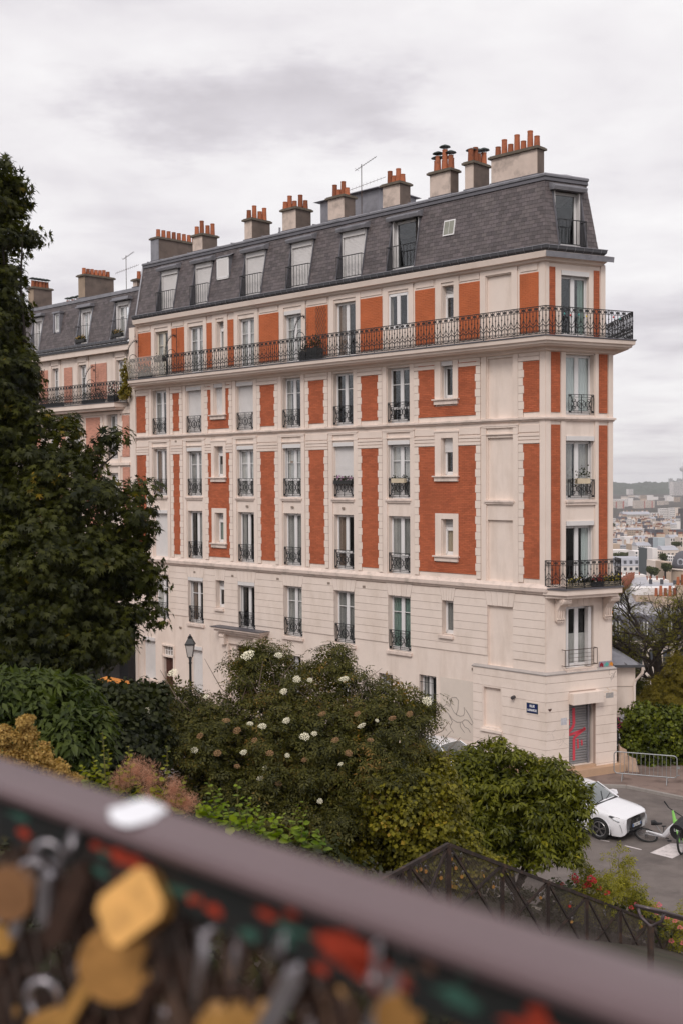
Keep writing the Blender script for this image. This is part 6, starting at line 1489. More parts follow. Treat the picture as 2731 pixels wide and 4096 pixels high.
# near grey roofs below the hill
nz = empty('zinc_roofed_building', (50, 190, -25), 0, 'long building with pale zinc roof, dark mansard and arched dormers behind the bare tree', 'building')
NZ = mat('pale_zinc', (.44, .43, .46), .5, .1, 1, metal=.2, stain=(.32, .32, .35), stain_amt=.5, stain_scale=.8)
def pol(cp, pts, Ys, name, m_, parent): 
    V_ = [tuple(atp(*cp(x, y), Y)) for (x, y), Y in zip(pts, Ys)]
    b = MB(); b.add(V_, [tuple(range(len(V_)))]); return b.build(name, m_, parent)
pol(crop2, [(150, 985), (1700, 1000), (1700, 625), (150, 612)], [192, 192, 200, 200], 'roof', NZ, nz)
pol(crop2, [(150, 1490), (1700, 1500), (1700, 1000), (150, 985)], [190, 190, 192, 192], 'mansard', CS, nz)
pol(crop2, [(150, 3200), (1700, 3200), (1700, 1500), (150, 1490)], [190.2]*4, 'wall', CB, nz)

for k, x in enumerate((290, 815, 1340)):
    p = atp(*crop2(x, 1385), 189.0); q = MB(); q.box(p[0]-.85, p[0]+.85, 189.2, 193.5, p[2], p[2]+2.7); q.tube([(p[0], 189.1, p[2]+2.6), (p[0], 193.5, p[2]+2.6)], .92, 14); D_ = q.build('dormer', CS, nz)
    q = MB()
    for sx in (-.5, 0, .5): q.box(p[0]+sx*1.2-.10, p[0]+sx*1.2+.10, 189.0, 189.1, p[2]+.2, p[2]+2.4)
    q.build('window', WHITE, D_)
q = MB(); p = atp(*crop2(150, 1490), 189.9); q.box(p[0], p[0]+40, 189.4, 190.1, p[2]-.4, p[2]+.1); q.build('cornice', CB, nz)
for k in range(6): p = atp(*crop2(200+k*260, 1750), 190.1); q = MB(); q.box(p[0]-.6, p[0]+.6, 190.0, 190.15, p[2]-1.5, p[2]+1.0); q.build('window', CWIN, nz)
q = MB()
for k in range(12): x = 200+k*125; A_, B_ = atp(*crop2(x, 985), 191.9), atp(*crop2(x+70, 622), 199.9); q.tube([A_, B_], .05, 4)
q.build('zinc_roll', NZ, nz)
for (x, y, n_, w_) in ((1240, 640, 5, 4.0), (1560, 430, 3, 2.2)):
    p = atp(*crop2(x, y), 195); q = MB(); q.box(p[0]-w_/2, p[0]+w_/2, 195, 196.5, p[2]-8, p[2]); D_ = q.build('chimney', CT, nz); q = MB()
    for j in range(n_): q.lathe((p[0]-w_/2+w_*(j+.5)/n_, 195.7, p[2]), [(.30, 0), (.24, 1.4+.4*(j % 2))], 8)
    q.build('chimney_pot', POT, D_)
q = MB(); p = atp(*crop2(640, 600), 198); q.box(p[0], p[0]+10, 197, 200, p[2]-1.2, p[2]); q.build('roof_hatch', CT, nz); q = MB(); q.box(p[0]-.2, p[0]+10.3, 196.9, 200.1, p[2], p[2]+1.2); q.build('hatch_cover', CW_, nz)
zr = empty('zinc_roofed_building', (62, 235, -25), 0, 'higher pale zinc roof with standing seams and a brown party wall lined with red pots', 'building')
pol(crop2, [(300, 612), (1700, 640), (1700, 395), (880, 365), (860, 270), (620, 285), (540, 460)], [230, 230, 245, 245, 250, 250, 238], 'roof', NZ, zr)
pol(crop2, [(100, 3000), (1700, 3000), (1700, 640), (100, 612)], [230.4]*4, 'wall', CB, zr)
pol(crop2, [(240, 610), (330, 610), (560, 440), (615, 285), (590, 275), (370, 440)], [228, 230, 238, 250, 250, 230], 'party_wall', mat('party_wall_brown', (.16, .07, .055), .95, .2, 1), zr)
q = MB()
for k in range(11): t = k/10; p = atp(*crop2(365+t*220, 400-t*150-12*(k % 2)), 230+19*t); q.box(p[0]-.5, p[0]+.5, p[1]-.4, p[1]+.4, p[2]-2.4, p[2]+.7)
q.build('chimney_pot', CPOT, zr); q = MB()
for k in range(9): x = 560+k*125; A_, B_ = atp(*crop2(x, 600), 229.9), atp(*crop2(x+60, 385), 244.9); q.tube([A_, B_], .035, 4)
q.build('zinc_roll', NZ, zr)
q = MB()
for x, y in ((940, 350), (1150, 350), (1395, 370)): p = atp(*crop2(x, y), 243); q.tube([(p[0], p[1], p[2]-2.4), (p[0], p[1], p[2]+.4)], .36, 8)
q.build('vent_pipe', ZINCD, zr)
zz2 = empty('white_flat_roofs', (60, 250, -30), 0, 'white parapets with rows of dark red pots beyond the seamed zinc roof', 'building')
for (x0, x1, y, Y) in ((350, 860, 240, 400), (880, 1290, 335, 300), (1040, 1330, 225, 390)):
    a = atp(*crop2(x0, y), Y); c = atp(*crop2(x1, y), Y); q = MB(); q.box(a[0], c[0], Y, Y+6, a[2]-30, a[2]); q.build('wall', CW_, zz2); q = MB(); n_ = int((c[0]-a[0])/.9)
    for j in range(n_):
        if (j*7) % 5 < 3: q.box(a[0]+j*.9, a[0]+j*.9+.35, Y+1, Y+1.4, a[2], a[2]+1.0)
    tag(q.build('chimney_pot', CPOT, zz2), kind='stuff')

# wooded hill on the horizon
HILL = mat('far_woods', (.060, .075, .050), .95, .45, .02, .0)
nxh, nyh = 260, 50; V = []
rn = np.random.default_rng(3)
for j in range(nyh):
    for i in range(nxh):
        x = 300+i*12.0; y = 4300+j*22
        t = smooth(0, nyh*.8, j); base = -60+33*t+7*math.sin(x*.0021+1.2)*t+3*math.sin(x*.008)*t
        V.append((x, y, base+rn.uniform(0, 16)*(t > .02)+(3*math.sin(x*.05+j)+5*math.sin(x*.013)+4*math.sin(x*.031+2))*t))
F_ = np.array([(j*nxh+i, j*nxh+i+1, (j+1)*nxh+i+1, (j+1)*nxh+i) for j in range(nyh-1) for i in range(nxh-1)])
tag(link('wooded_hill', fastmesh('wooded_hill', np.array(V), F_, HILL)), 'dark wooded hill on the horizon', kind='structure')

# air: one closed even haze box round everything
hb = MB(); hb.box(-4600, 4600, -1600, 6600, -64, 95)
hm = bpy.data.materials.new('haze_air'); hm.use_nodes = True; t = hm.node_tree; t.nodes.clear()
o_ = N(t, 'ShaderNodeOutputMaterial'); v_ = N(t, 'ShaderNodeVolumePrincipled'); v_.inputs['Color'].default_value = (.93, .92, .96, 1); v_.inputs['Density'].default_value = 1.1e-4; v_.inputs['Anisotropy'].default_value = .2
L(t, v_.outputs[0], o_.inputs['Volume'])
HZ = tag(hb.build('haze', hm), 'thin pale haze in the air', kind='stuff')
# ------------------------------------------------------------------ vegetation
R_ = np.random.default_rng(11)
def tri(vs, fs): return np.array(vs, float), np.array(fs, int)
LEAF = {
 'oval': tri([(0, 0, 0), (.5, .5, .08), (0, 1, -.05), (-.5, .5, .08)], [(0, 1, 2), (0, 2, 3)]),
 'long': tri([(0, 0, 0), (.20, .35, .05), (0, 1, -.10), (-.20, .35, .05)], [(0, 1, 2), (0, 2, 3)]),
 'round': tri([(0, 0, 0), (.38, .25, .06), (.42, .65, .05), (0, 1, -.04), (-.42, .65, .05), (-.38, .25, .06)], [(0, 1, 2), (0, 2, 3), (0, 3, 4), (0, 4, 5)]),
}
mv = [(0, 0, 0)]; lob = [(-70, .62), (-48, .34), (-32, .92), (-14, .45), (0, 1.05), (14, .45), (32, .92), (48, .34), (70, .62)]
for a, r in lob: mv.append((r*math.sin(rad(a)), .08+r*math.cos(rad(a))*.92, -.10*r*r+.04*abs(math.sin(rad(a)))))
LEAF['maple'] = tri(mv, [(0, i+1, i) for i in range(1, 9)])
pv_, pf_ = [], []
for (x, y, ang, s_) in ((0, .62, 0, .42), (.03, .50, -60, .40), (-.03, .50, 60, .40), (.03, .24, -65, .36), (-.03, .24, 65, .36)):
    b_ = len(pv_); ca, sa = math.cos(rad(ang)), math.sin(rad(ang))
    for (vx, vy, vz) in ((0, 0, 0), (.20, .4, .04), (0, 1, -.12), (-.20, .4, .04)): vx *= s_; vy *= s_; pv_.append((x+vx*ca-vy*sa, y+vx*sa+vy*ca, vz*s_-.12*abs(x+vx)))
    pf_ += [(b_, b_+1, b_+2), (b_, b_+2, b_+3)]
LEAF['pinnate'] = tri(pv_, pf_)
def unit(a): return a/np.maximum(np.linalg.norm(a, axis=-1, keepdims=True), 1e-9)
def place(kind, P, Nn, Tt, S_):
    """P,N,T (n,3); S (n,)"""
    v, f = LEAF[kind]; Nn = unit(Nn); Tt = unit(Tt-(Tt*Nn).sum(1, keepdims=True)*Nn); B = np.cross(Tt, Nn)
    V = P[:, None]+S_[:, None, None]*(v[None, :, 0:1]*B[:, None]+v[None, :, 1:2]*Tt[:, None]+v[None, :, 2:3]*Nn[:, None])
    n, k = len(P), len(v)
    return V.reshape(-1, 3), (f[None]+np.arange(n)[:, None, None]*k).reshape(-1, 3)
def rdir(n): return unit(R_.normal(size=(n, 3)))
def clumps(blobs, nsub, rs, shell=(.72, 1.05)):
    """centres of leaf clumps spread over and inside a set of ellipsoids"""
    out = []; w = np.array([b[1][0]*b[1][2]+b[1][0]*b[1][1]+b[1][1]*b[1][2] for b in blobs]); w = w/w.sum()
    for b, k in zip(blobs, R_.multinomial(nsub, w)):
        d = rdir(k); r = R_.uniform(*shell, size=(k, 1)); c = np.array(b[0])+d*r*np.array(b[1])
        out.append(np.hstack([c, d, R_.uniform(rs*.6, rs*1.35, size=(k, 1))]))
    return np.vstack(out)
def foliage(name, blobs, nsub, rs, per, kind, size, m_, parent=None, up=.5, droop=.0, flat=.7, shell=(.72, 1.05), inner=.25, clip=None, szv=.5):
    C_ = clumps(blobs, nsub, rs, shell); n = len(C_)*per; idx = np.repeat(np.arange(len(C_)), per)
    d = rdir(n); d[:, 2] = d[:, 2]*flat; r = R_.uniform(.25, 1.0, size=(n, 1))**.6
    P = C_[idx, :3]+d*r*C_[idx, 6:7]
    Nn = unit(d)*.7+C_[idx, 3:6]*.5+np.array([0, 0, up])+R_.normal(size=(n, 3))*.35
    Tt = unit(d)+C_[idx, 3:6]*.6+R_.normal(size=(n, 3))*.4+np.array([0, 0, -droop])
    S_ = size*R_.uniform(1-szv, 1+szv, n)
    if inner:    # a looser filling of leaves inside the crown
        k = int(n*inner); w = np.array([np.prod(b[1]) for b in blobs])**.8; bi = R_.choice(len(blobs), k, p=w/w.sum())
        bc = np.array([b[0] for b in blobs])[bi]; br_ = np.array([b[1] for b in blobs])[bi]
        P = np.vstack([P, bc+rdir(k)*(R_.uniform(.0, .85, size=(k, 1))**.5)*br_]); Nn = np.vstack([Nn, R_.normal(size=(k, 3))+[0, 0, .3]]); Tt = np.vstack([Tt, R_.normal(size=(k, 3))]); S_ = np.hstack([S_, size*1.5*R_.uniform(.7, 1.2, k)])
    if clip is not None:
        ok = clip(P); P, Nn, Tt, S_ = P[ok], Nn[ok], Tt[ok], S_[ok]
    V, F_ = place(kind, P, Nn, Tt, S_)
    return link(name, fastmesh(name, V, F_, m_), parent)
BARK = mat('bark', (.085, .062, .048), .95, .3, 8, .02, 25); BARKD = mat('dark_bark', (.055, .043, .038), .95, .3, 8, .02, 25); TWIG = mat('twig', (.20, .15, .115), .9, .2, 10)
def branches(name, root, tips, r0, m_, parent, wob=.12, fork=None):
    b = MB()
    for tp in tips:
        s_ = Vector(root if fork is None else fork); e_ = Vector(tp); pts = []
        for k in range(7): t = k/6; pts.append(s_.lerp(e_, t)+Vector((math.sin(k*2.1+tp[0])*wob*t, math.cos(k*1.7+tp[1])*wob*t, .25*math.sin(t*3.14)*wob*4)))
        b.tube(pts, [r0*(1-.85*k/6) for k in range(7)], 5)
    if fork is not None: b.tube([root, Vector(root).lerp(Vector(fork), .5)+Vector((.05, .03, 0)), fork], [r0*2.2, r0*1.9, r0*1.6], 8)
    return b.build(name, m_, parent)
def gz(x, y): return ground_h(x, y)
def dp_(px, py, Y): return atp(px, py, Y)
def blob(px, py, Y, rx, ry, dep): # ellipsoid covering rx,ry display pixels at distance Y
    c = atp(px, py, Y); s_ = Y/2613; return (tuple(c), (rx*s_, dep, ry*s_))

# big maple on the left
MAPLE = leafmat('maple_leaf', (.009, .013, .004), (.070, .074, .009), (.24, .16, .015), trans=.32, tipamt=.10)
mp_r = (-7.4, 24.5, gz(-7.4, 24.5)); mt = empty('maple_tree', mp_r, 0, 'tall dark green maple filling the left side in front of the facades', 'tree')
mb_l = [blob(150, 1190, 24, 165, 170, 1.8), blob(70, 1330, 23, 235, 150, 2.0), blob(60, 1060, 24.5, 150, 130, 1.8), blob(200, 1330, 23.5, 140, 105, 1.4), blob(-60, 900, 25, 140, 170, 2.2), blob(-20, 720, 25, 75, 105, 1.4), blob(-25, 560, 25, 75, 60, 1.2), blob(8, 398, 25, 34, 42, .6), blob(30, 405, 25, 26, 24, .5),
        blob(38, 512, 25, 30, 32, .6), blob(68, 536, 25, 18, 14, .3), blob(20, 640, 25, 28, 36, .6), blob(0, 470, 25, 30, 60, .8), blob(20, 760, 25, 32, 50, .8), blob(40, 850, 24.6, 42, 45, .8), blob(10, 930, 24.6, 60, 60, 1.), blob(-120, 1150, 25, 180, 260, 2.6), blob(255, 1010, 24, 36, 22, .5), blob(320, 1170, 23.6, 34, 70, .8), blob(330, 1410, 23.4, 42, 28, .6), blob(60, 1440, 23, 220, 100, 1.8), blob(-20, 1500, 22.6, 150, 70, 1.8)]
mb_l += [blob(120, 1480, 22.8, 190, 75, 1.5), blob(240, 1440, 23, 90, 60, 1.), blob(40, 1540, 22.5, 200, 50, 1.3), blob(15, 700, 25, 26, 40, .7), blob(20, 970, 24.6, 60, 50, 1.), blob(5, 800, 25, 38, 60, 1.), blob(15, 890, 24.6, 45, 50, .9), blob(20, 440, 25, 45, 40, .7), blob(300, 1270, 23.4, 55, 60, .8), blob(330, 1330, 23.2, 34, 60, .5)]
foliage('crown', mb_l, 1000, .30, 60, 'maple', .125, MAPLE, mt, up=.55, droop=.5, inner=.22)
fk = tuple(atp(20, 1350, 24.6)); branches('trunk', mp_r, [atp(150, 1180, 24), atp(-10, 700, 25), atp(10, 450, 25), atp(300, 1330, 23.6), atp(260, 1040, 24), atp(60, 1060, 24.5), atp(-100, 900, 25), atp(62, 530, 25), atp(30, 860, 24.6)], .10, BARKD, mt, fork=fk)

# flowering elder in the middle
ELD = leafmat('elder_leaf', (.016, .020, .006), (.12, .112, .022), (.30, .15, .04), trans=.3, tipamt=.25)
el_r = (-.8, 20.5, gz(-.8, 20.5)); et = empty('elder_shrub', el_r, 0, 'wide elder with flat cream flower heads in front of the facade', 'shrub')
eb = [blob(620, 1690, 20, 245, 115, 1.7), blob(480, 1740, 19.6, 160, 120, 1.4), blob(800, 1690, 20, 190, 110, 1.5), blob(640, 1570, 20.4, 90, 70, .9), blob(560, 1530, 20.4, 55, 40, .6), blob(760, 1560, 20.4, 80, 50, .7), blob(890, 1620, 20.2, 105, 60, .8), blob(955, 1655, 20.2, 52, 50, .6), blob(640, 1840, 19, 210, 90, 1.2), blob(430, 1650, 20, 80, 55, .8), blob(850, 1790, 19.6, 160, 110, 1.2), blob(400, 1590, 20.2, 40, 25, .4), blob(770, 1500, 20.4, 30, 30, .4), blob(590, 1495, 20.4, 45, 20, .4)]
foliage('foliage', eb, 620, .26, 44, 'pinnate', .15, ELD, et, up=1.0, droop=.25, inner=.30, flat=.5)
tw = MB()
for k in range(130):
    x = R_.uniform(440, 1000); y0 = 1560+R_.uniform(0, 120)+(x-620)**2*.0006; a = dp_(x, y0+70, 19.9); c = a+np.array([R_.uniform(-.7, .7), R_.uniform(-.4, .1), R_.uniform(.3, 1.0)])
    mdl = (a+c)/2+R_.normal(size=3)*.10; tw.tube([a, mdl, c], [.014, .010, .004], 4)
tw.build('twig', TWIG, et)
branches('trunk', el_r, [tuple(b[0]) for b in eb[:9]], .06, BARK, et, fork=(el_r[0], el_r[1], el_r[2]+.9))
UMB = mat('umbel_cream', (.82, .76, .58), .9, .12, 20, island=.15); UMB2 = mat('umbel_brown', (.30, .17, .085), .9, .2, 20, island=.2)
def umbel_mesh(m_, nm):
    b = MB()
    for k in range(60):
        a = k*2.39996; r = .115*math.sqrt(k/60); x, y = r*math.cos(a)+random.uniform(-.008, .008), r*math.sin(a)+random.uniform(-.008, .008); z = .03*(1-(r/.12)**2)+random.uniform(-.006, .006); s_ = .0125
        b.add([(x-s_, y, z), (x, y-s_, z+.004), (x+s_, y, z), (x, y+s_, z+.004), (x, y, z-.01)], [(0, 1, 2, 3), (0, 4, 1), (2, 4, 3)])
    return b.mesh(nm, m_)
UM, UM2 = umbel_mesh(UMB, 'flower_head'), umbel_mesh(UMB2, 'flower_head')
for (x, y, s_, br_) in ((570, 1505, 1.7, 0), (398, 1546, 1.3, 0), (682, 1560, 1.0, 0), (652, 1588, .9, 0), (712, 1562, .7, 0), (338, 1645, 1.2, 0), (340, 1632, .9, 0), (474, 1600, .7, 0), (603, 1668, 1.0, 0), (575, 1662, .8, 0), (658, 1655, .9, 0), (700, 1692, 1.2, 0), (722, 1685, .7, 0), (830, 1667, 1.0, 0), (790, 1560, 1.2, 0), (447, 1723, .9, 0), (598, 1787, .8, 0), (608, 1764, .6, 0), (735, 1840, .7, 0), (560, 1728, .8, 0), (660, 1735, .6, 0), (326, 1711, .8, 0), (782, 1755, .6, 0), (980, 1610, 1.2, 0), (640, 1505, 1.0, 0), (865, 1655, .5, 0),
                     (545, 1678, .9, 1), (500, 1730, .9, 1), (620, 1730, .9, 1), (700, 1745, .8, 1), (770, 1700, .9, 1), (520, 1655, .9, 1), (800, 1730, .9, 1), (460, 1690, .8, 1), (740, 1640, .9, 1), (850, 1700, .8, 1), (900, 1650, .9, 1), (585, 1700, .7, 1), (545, 1760, .7, 1), (640, 1800, .8, 1), (820, 1640, .8, 1), (940, 1640, .8, 1)):
    p = atp(x, y, 18.35 if y > 1600 else 19.4); o_ = link('flower_head', UM2 if br_ else UM, None, loc=tuple(p)); o_.scale = (s_*.62, s_*.62, s_*.62); o_.rotation_euler = (R_.uniform(.35, .9), R_.uniform(-.25, .25), R_.uniform(-.5, .5)); par(o_, et)

# broad leaved evergreen bush and small leaved yellowish bush at the right
LAU = leafmat('laurel_leaf', (.022, .030, .005), (.19, .195, .018), (.40, .34, .035), trans=.3, rough=.36, tipamt=.16)
lr = (3.4, 22.4, gz(3.4, 22.4)); lt = empty('evergreen_bush', lr, 0, 'dense glossy evergreen bush with rosettes of pointed leaves, beside the road', 'shrub')
lb = [blob(1150, 1850, 22, 150, 125, 1.2), blob(1040, 1800, 22, 130, 85, 1.0), blob(1250, 1850, 22, 100, 100, 1.0), blob(1140, 1745, 22, 75, 50, .6), blob(1276, 1775, 21.6, 26, 38, .3), blob(1310, 1830, 21.8, 45, 65, .5), blob(1060, 1900, 21.6, 120, 90, .9), blob(1270, 1920, 21.6, 75, 60, .6), blob(1195, 1950, 21.4, 80, 40, .5), blob(1305, 1958, 21.6, 28, 30, .3), blob(960, 1800, 21.2, 80, 60, .8), blob(900, 1840, 20.6, 70, 60, .7)]
foliage('foliage', lb, 800, .16, 44, 'long', .105, LAU, lt, up=.8, inner=.25, flat=.6)
branches('trunk', lr, [tuple(b[0]) for b in lb[:8]], .05, BARK, lt, fork=(lr[0], lr[1], lr[2]+.5))
PRI = leafmat('small_leaf', (.035, .038, .006), (.26, .23, .022), (.48, .30, .05), trans=.3, tipamt=.2)
pr_ = (1.0, 20.0, gz(1.0, 20.0)); pt_ = empty('small_leaved_bush', pr_, 0, 'yellowish small leaved bush left of the glossy evergreen, behind the lock covered fence', 'shrub')
pb = [blob(880, 1870, 20, 140, 110, 1.1), blob(870, 1790, 19.6, 90, 65, .7), blob(970, 1800, 19.6, 90, 75, .8), blob(920, 1850, 19, 130, 100, .8), blob(980, 1930, 19.2, 120, 60, .8), blob(800, 1930, 19.6, 110, 60, .8), blob(1010, 1850, 20, 60, 70, .6), blob(1040, 1990, 19.2, 120, 40, .6)]
foliage('foliage', pb, 800, .17, 46, 'oval', .062, PRI, pt_, up=.7, inner=.5, flat=.9)
branches('trunk', pr_, [tuple(b[0]) for b in pb], .04, BARK, pt_, fork=(pr_[0], pr_[1], pr_[2]+.4))

# left hand shrubs
SW = leafmat('narrow_leaf', (.016, .028, .007), (.085, .110, .018), (.20, .20, .03), trans=.3, tipamt=.1)
r_ = (-3.9, 15.2, gz(-3.9, 15.2)); t_ = empty('narrow_leaved_shrub', r_, 0, 'green shrub with narrow drooping leaves at the lower left under the maple', 'shrub')
sb_ = [blob(110, 1650, 15, 115, 90, .8), blob(30, 1600, 15, 70, 55, .6), blob(180, 1700, 14.6, 70, 80, .6), blob(60, 1740, 14.5, 120, 90, .8), blob(105, 1575, 15.2, 70, 26, .4)]
foliage('foliage', sb_, 420, .16, 34, 'long', .13, SW, t_, up=.6, droop=.5, inner=.35)
branches('trunk', r_, [tuple(b[0]) for b in sb_], .03, BARK, t_)
DK = leafmat('dark_leaf', (.010, .014, .006), (.048, .054, .012), trans=.25)
r_ = (-3.6, 18.6, gz(-3.6, 18.6)); t_ = empty('dark_shrub', r_, 0, 'dark green shrub between the narrow leaved shrub and the elder', 'shrub')
db_ = [blob(250, 1640, 18.6, 110, 75, .9), blob(230, 1720, 18, 100, 90, .9), blob(320, 1700, 18.4, 70, 90, .7), blob(160, 1600, 19, 90, 50, .7), blob(330, 1600, 19, 60, 30, .5), blob(230, 1800, 17.6, 120, 60, .8)]
foliage('foliage', db_, 430, .17, 40, 'oval', .075, DK, t_, up=.6, inner=.5)
branches('trunk', r_, [tuple(b[0]) for b in db_], .03, BARK, t_)
HY = leafmat('faded_flower', (.24, .14, .045), (.52, .36, .12), (.55, .28, .14), trans=.35, rough=.8)
r_ = (-2.3, 9.4, gz(-2.3, 9.4)); t_ = empty('faded_flower_bush', r_, 0, 'bush of golden brown faded flower heads at the far left above the railing', 'shrub')
for (x, y, rx, ry) in ((60, 1655, 16, 11), (10, 1690, 22, 28), (55, 1690, 32, 26), (80, 1735, 45, 35), (130, 1770, 34, 32), (30, 1750, 35, 40), (170, 1800, 26, 22), (100, 1800, 40, 26)):
    foliage('flower_head', [blob(x, y, 9.2, rx, ry, .10)], 34, .035, 30, 'round', .016, HY, t_, up=.3, inner=.4, shell=(.7, 1))
branches('stem', r_, [atp(x, y, 9.3) for x, y in ((60, 1670), (10, 1700), (80, 1740), (130, 1775), (170, 1800))], .012, BARK, t_)
SM = leafmat('smoke_plume', (.40, .20, .13), (.64, .40, .29), trans=.5, rough=.9)
r_ = (-1.5, 9.2, gz(-1.5, 9.2)); t_ = empty('smoke_bush', r_, 0, 'smoke bush with feathery salmon plumes behind the railing', 'shrub')
for (x, y, rx, ry) in ((310, 1770, 28, 30), (345, 1790, 26, 36), (280, 1795, 24, 24), (400, 1815, 24, 30), (430, 1845, 26, 22), (345, 1838, 26, 18), (385, 1850, 26, 22)):
    V_ = []; cc_, rr_ = blob(x, y, 9.0, rx*1.25, ry*1.25, .13); n = 1500; P = np.array(cc_)+rdir(n)*(R_.uniform(0, 1, (n, 1))**.8)*np.array(rr_)
    Vt, Ft = place('long', P, R_.normal(size=(n, 3)), R_.normal(size=(n, 3))+[0, 0, .6], np.full(n, .040)*R_.uniform(.5, 1.3, n)); Vt = Vt.reshape(-1, 4, 3); md = Vt[:, [0, 2]].mean(1, keepdims=True); Vt[:, [1, 3]] = md+(Vt[:, [1, 3]]-md)*.14
    link('plume', fastmesh('plume', Vt.reshape(-1, 3), Ft, SM), t_)
branches('stem', r_, [atp(x, y, 9.1) for x, y in ((310, 1780), (345, 1790), (400, 1815), (430, 1845))], .010, BARK, t_)
YG = leafmat('young_leaf', (.14, .17, .018), (.38, .38, .04), (.5, .28, .06), trans=.45, tipamt=.12)
def shoots(name, label, base, stems, size, m_, n=16, Y=9.0, kind='round', tipm=None):
    r_ = tuple(base); t = empty(name, r_, 0, label, 'plant')
    st = MB(); P, Nn, Tt, S_ = [], [], [], []
    for (x0, y0, x1, y1) in stems:
        a, c = atp(x0, y0, Y), atp(x1, y1, Y); st.tube([a, (a+c)/2+R_.normal(size=3)*.02, c], [.006, .005, .002], 4)
        for k in range(n):
            f = (k+.5)/n; p = a+(c-a)*f; ang = k*2.4; d = np.array([math.cos(ang), math.sin(ang), .25]); s_ = size*(1.15-.75*f)*R_.uniform(.8, 1.15)
            P.append(p); Tt.append(d); Nn.append(np.array([-d[0]*.3, -d[1]*.3, 1])+R_.normal(size=3)*.3); S_.append(s_)
    V, F_ = place(kind, np.array(P), np.array(Nn), np.array(Tt), np.array(S_)); link('leaves', fastmesh('leaves', V, F_, m_), t); st.build('stem', mat('green_stem', (.12, .10, .03), .8), t)
    return t
shoots('leafy_shoots', 'yellow green shoots with round leaves rising among the salmon plumes', (-2.0, 9.0, gz(-2, 9)), [(245, 1830, 236, 1680), (255, 1840, 250, 1720), (300, 1830, 296, 1712), (225, 1830, 215, 1740), (370, 1860, 385, 1712), (365, 1860, 352, 1760), (270, 1850, 276, 1760), (320, 1850, 318, 1785), (210, 1820, 188, 1760), (285, 1850, 268, 1790), (400, 1870, 428, 1780), (235, 1830, 205, 1700+70), (340, 1870, 330, 1820), (250, 1850, 232, 1770)], .075, YG, 15)
GR = leafmat('bright_leaf', (.10, .17, .015), (.30, .38, .035), (.40, .46, .07), trans=.45)
shoots('bright_shoots', 'fresh green leafy shoots in front of the elder above the railing', (-.9, 9.2, gz(-.9, 9.2)), [(500, 1900, 478, 1788), (520, 1905, 500, 1810), (560, 1910, 545, 1790), (575, 1915, 570, 1830), (530, 1910, 520, 1840), (600, 1925, 590, 1850), (490, 1890, 465, 1840), (640, 1935, 622, 1865), (660, 1940, 690, 1838), (690, 1945, 700, 1860), (620, 1930, 650, 1870), (545, 1910, 560, 1860), (580, 1920, 610, 1880), (710, 1950, 690, 1900), (470, 1880, 455, 1850), (740, 1955, 725, 1905)], .085, GR, 14)
lf2 = leafmat('garden_mix_leaf', (.012, .018, .006), (.050, .056, .012), (.11, .09, .02), trans=.3)
gb = []
for k in range(26):
    u = R_.uniform(0, 1); Y = R_.uniform(10.5, 19.5); X = R_.uniform(-.34, -.02)*Y
    if offs(X, Y) > 33.6 or offs(X, Y) < 12: continue
    gb.append(((X, Y, gz(X, Y)+.25), (R_.uniform(.6, 1.2), R_.uniform(.6, 1.2), R_.uniform(.35, .7))))
for k in range(22):
    Y = R_.uniform(3.0, 10.0); X = R_.uniform(-.34, .2)*Y
    if offs(X, Y) < 33.3: gb.append(((X, Y, gz(X, Y)+.05), (R_.uniform(.6, 1.), R_.uniform(.6, 1.), .28)))
fo = foliage('ground_cover', gb, 800, .22, 40, 'oval', .075, lf2, up=.8, inner=.3); tag(fo, 'mixed low green planting covering the garden slope', kind='stuff')
gb = []
for k in range(40):
    o_ = R_.uniform(11.5, 15.5); u = R_.uniform(-11, 24); p = F1(u, o_, 0); gb.append(((p[0], p[1], gz(p[0], p[1])+.2), (R_.uniform(.6, 1.3), R_.uniform(.5, 1.), R_.uniform(.4, .8))))
fo = foliage('ground_cover', gb, 520, .22, 40, 'oval', .08, lf2, up=.8, inner=.3); tag(fo, 'low green planting behind the roadside wall', kind='stuff')

# roses by the stair fence
ROS = leafmat('rose_leaf', (.08, .09, .012), (.42, .38, .05), (.5, .34, .08), trans=.45, tipamt=.15)
RED = mat('rose_red', (.45, .012, .022), .6, .15, 20); PNK = mat('rose_pink', (.62, .13, .16), .6, .15, 20)
def rose_mesh(m_):
    b = MB()
    for k in range(14): a = k*2.4; r = .012+.045*k/14; t = .9*k/14; p = (r*math.cos(a), r*math.sin(a), .03*(1-k/14)); q = (r*1.6*math.cos(a+.5), r*1.6*math.sin(a+.5), .05-.04*t); w = (r*1.6*math.cos(a-.5), r*1.6*math.sin(a-.5), .05-.04*t); b.add([p, q, (r*1.9*math.cos(a), r*1.9*math.sin(a), .045-.06*t), w], [(0, 1, 2, 3)])
    return b.mesh('flower', m_)
RMs = {0: rose_mesh(RED), 1: rose_mesh(PNK)}
def rose(label, base, blobs, nsub, flowers, Y, stems=()):
    r_ = tuple(base); t = empty('rose_bush', r_, 0, label, 'shrub')
    foliage('foliage', blobs, int(nsub*.75), .12, 20, 'pinnate', .12, ROS, t, up=.7, inner=.12)
    branches('stem', r_, [tuple(b[0]) for b in blobs]+[tuple(s) for s in stems], .012, BARK, t, wob=.05)
    for (x, y, c_, s_) in flowers: o_ = link('flower', RMs[c_], None, loc=tuple(atp(x, y, Y))); o_.scale = (s_*.62,)*3; o_.rotation_euler = (R_.uniform(.6, 1.3), R_.uniform(-.3, .3), R_.uniform(-.5, .5)); par(o_, t)
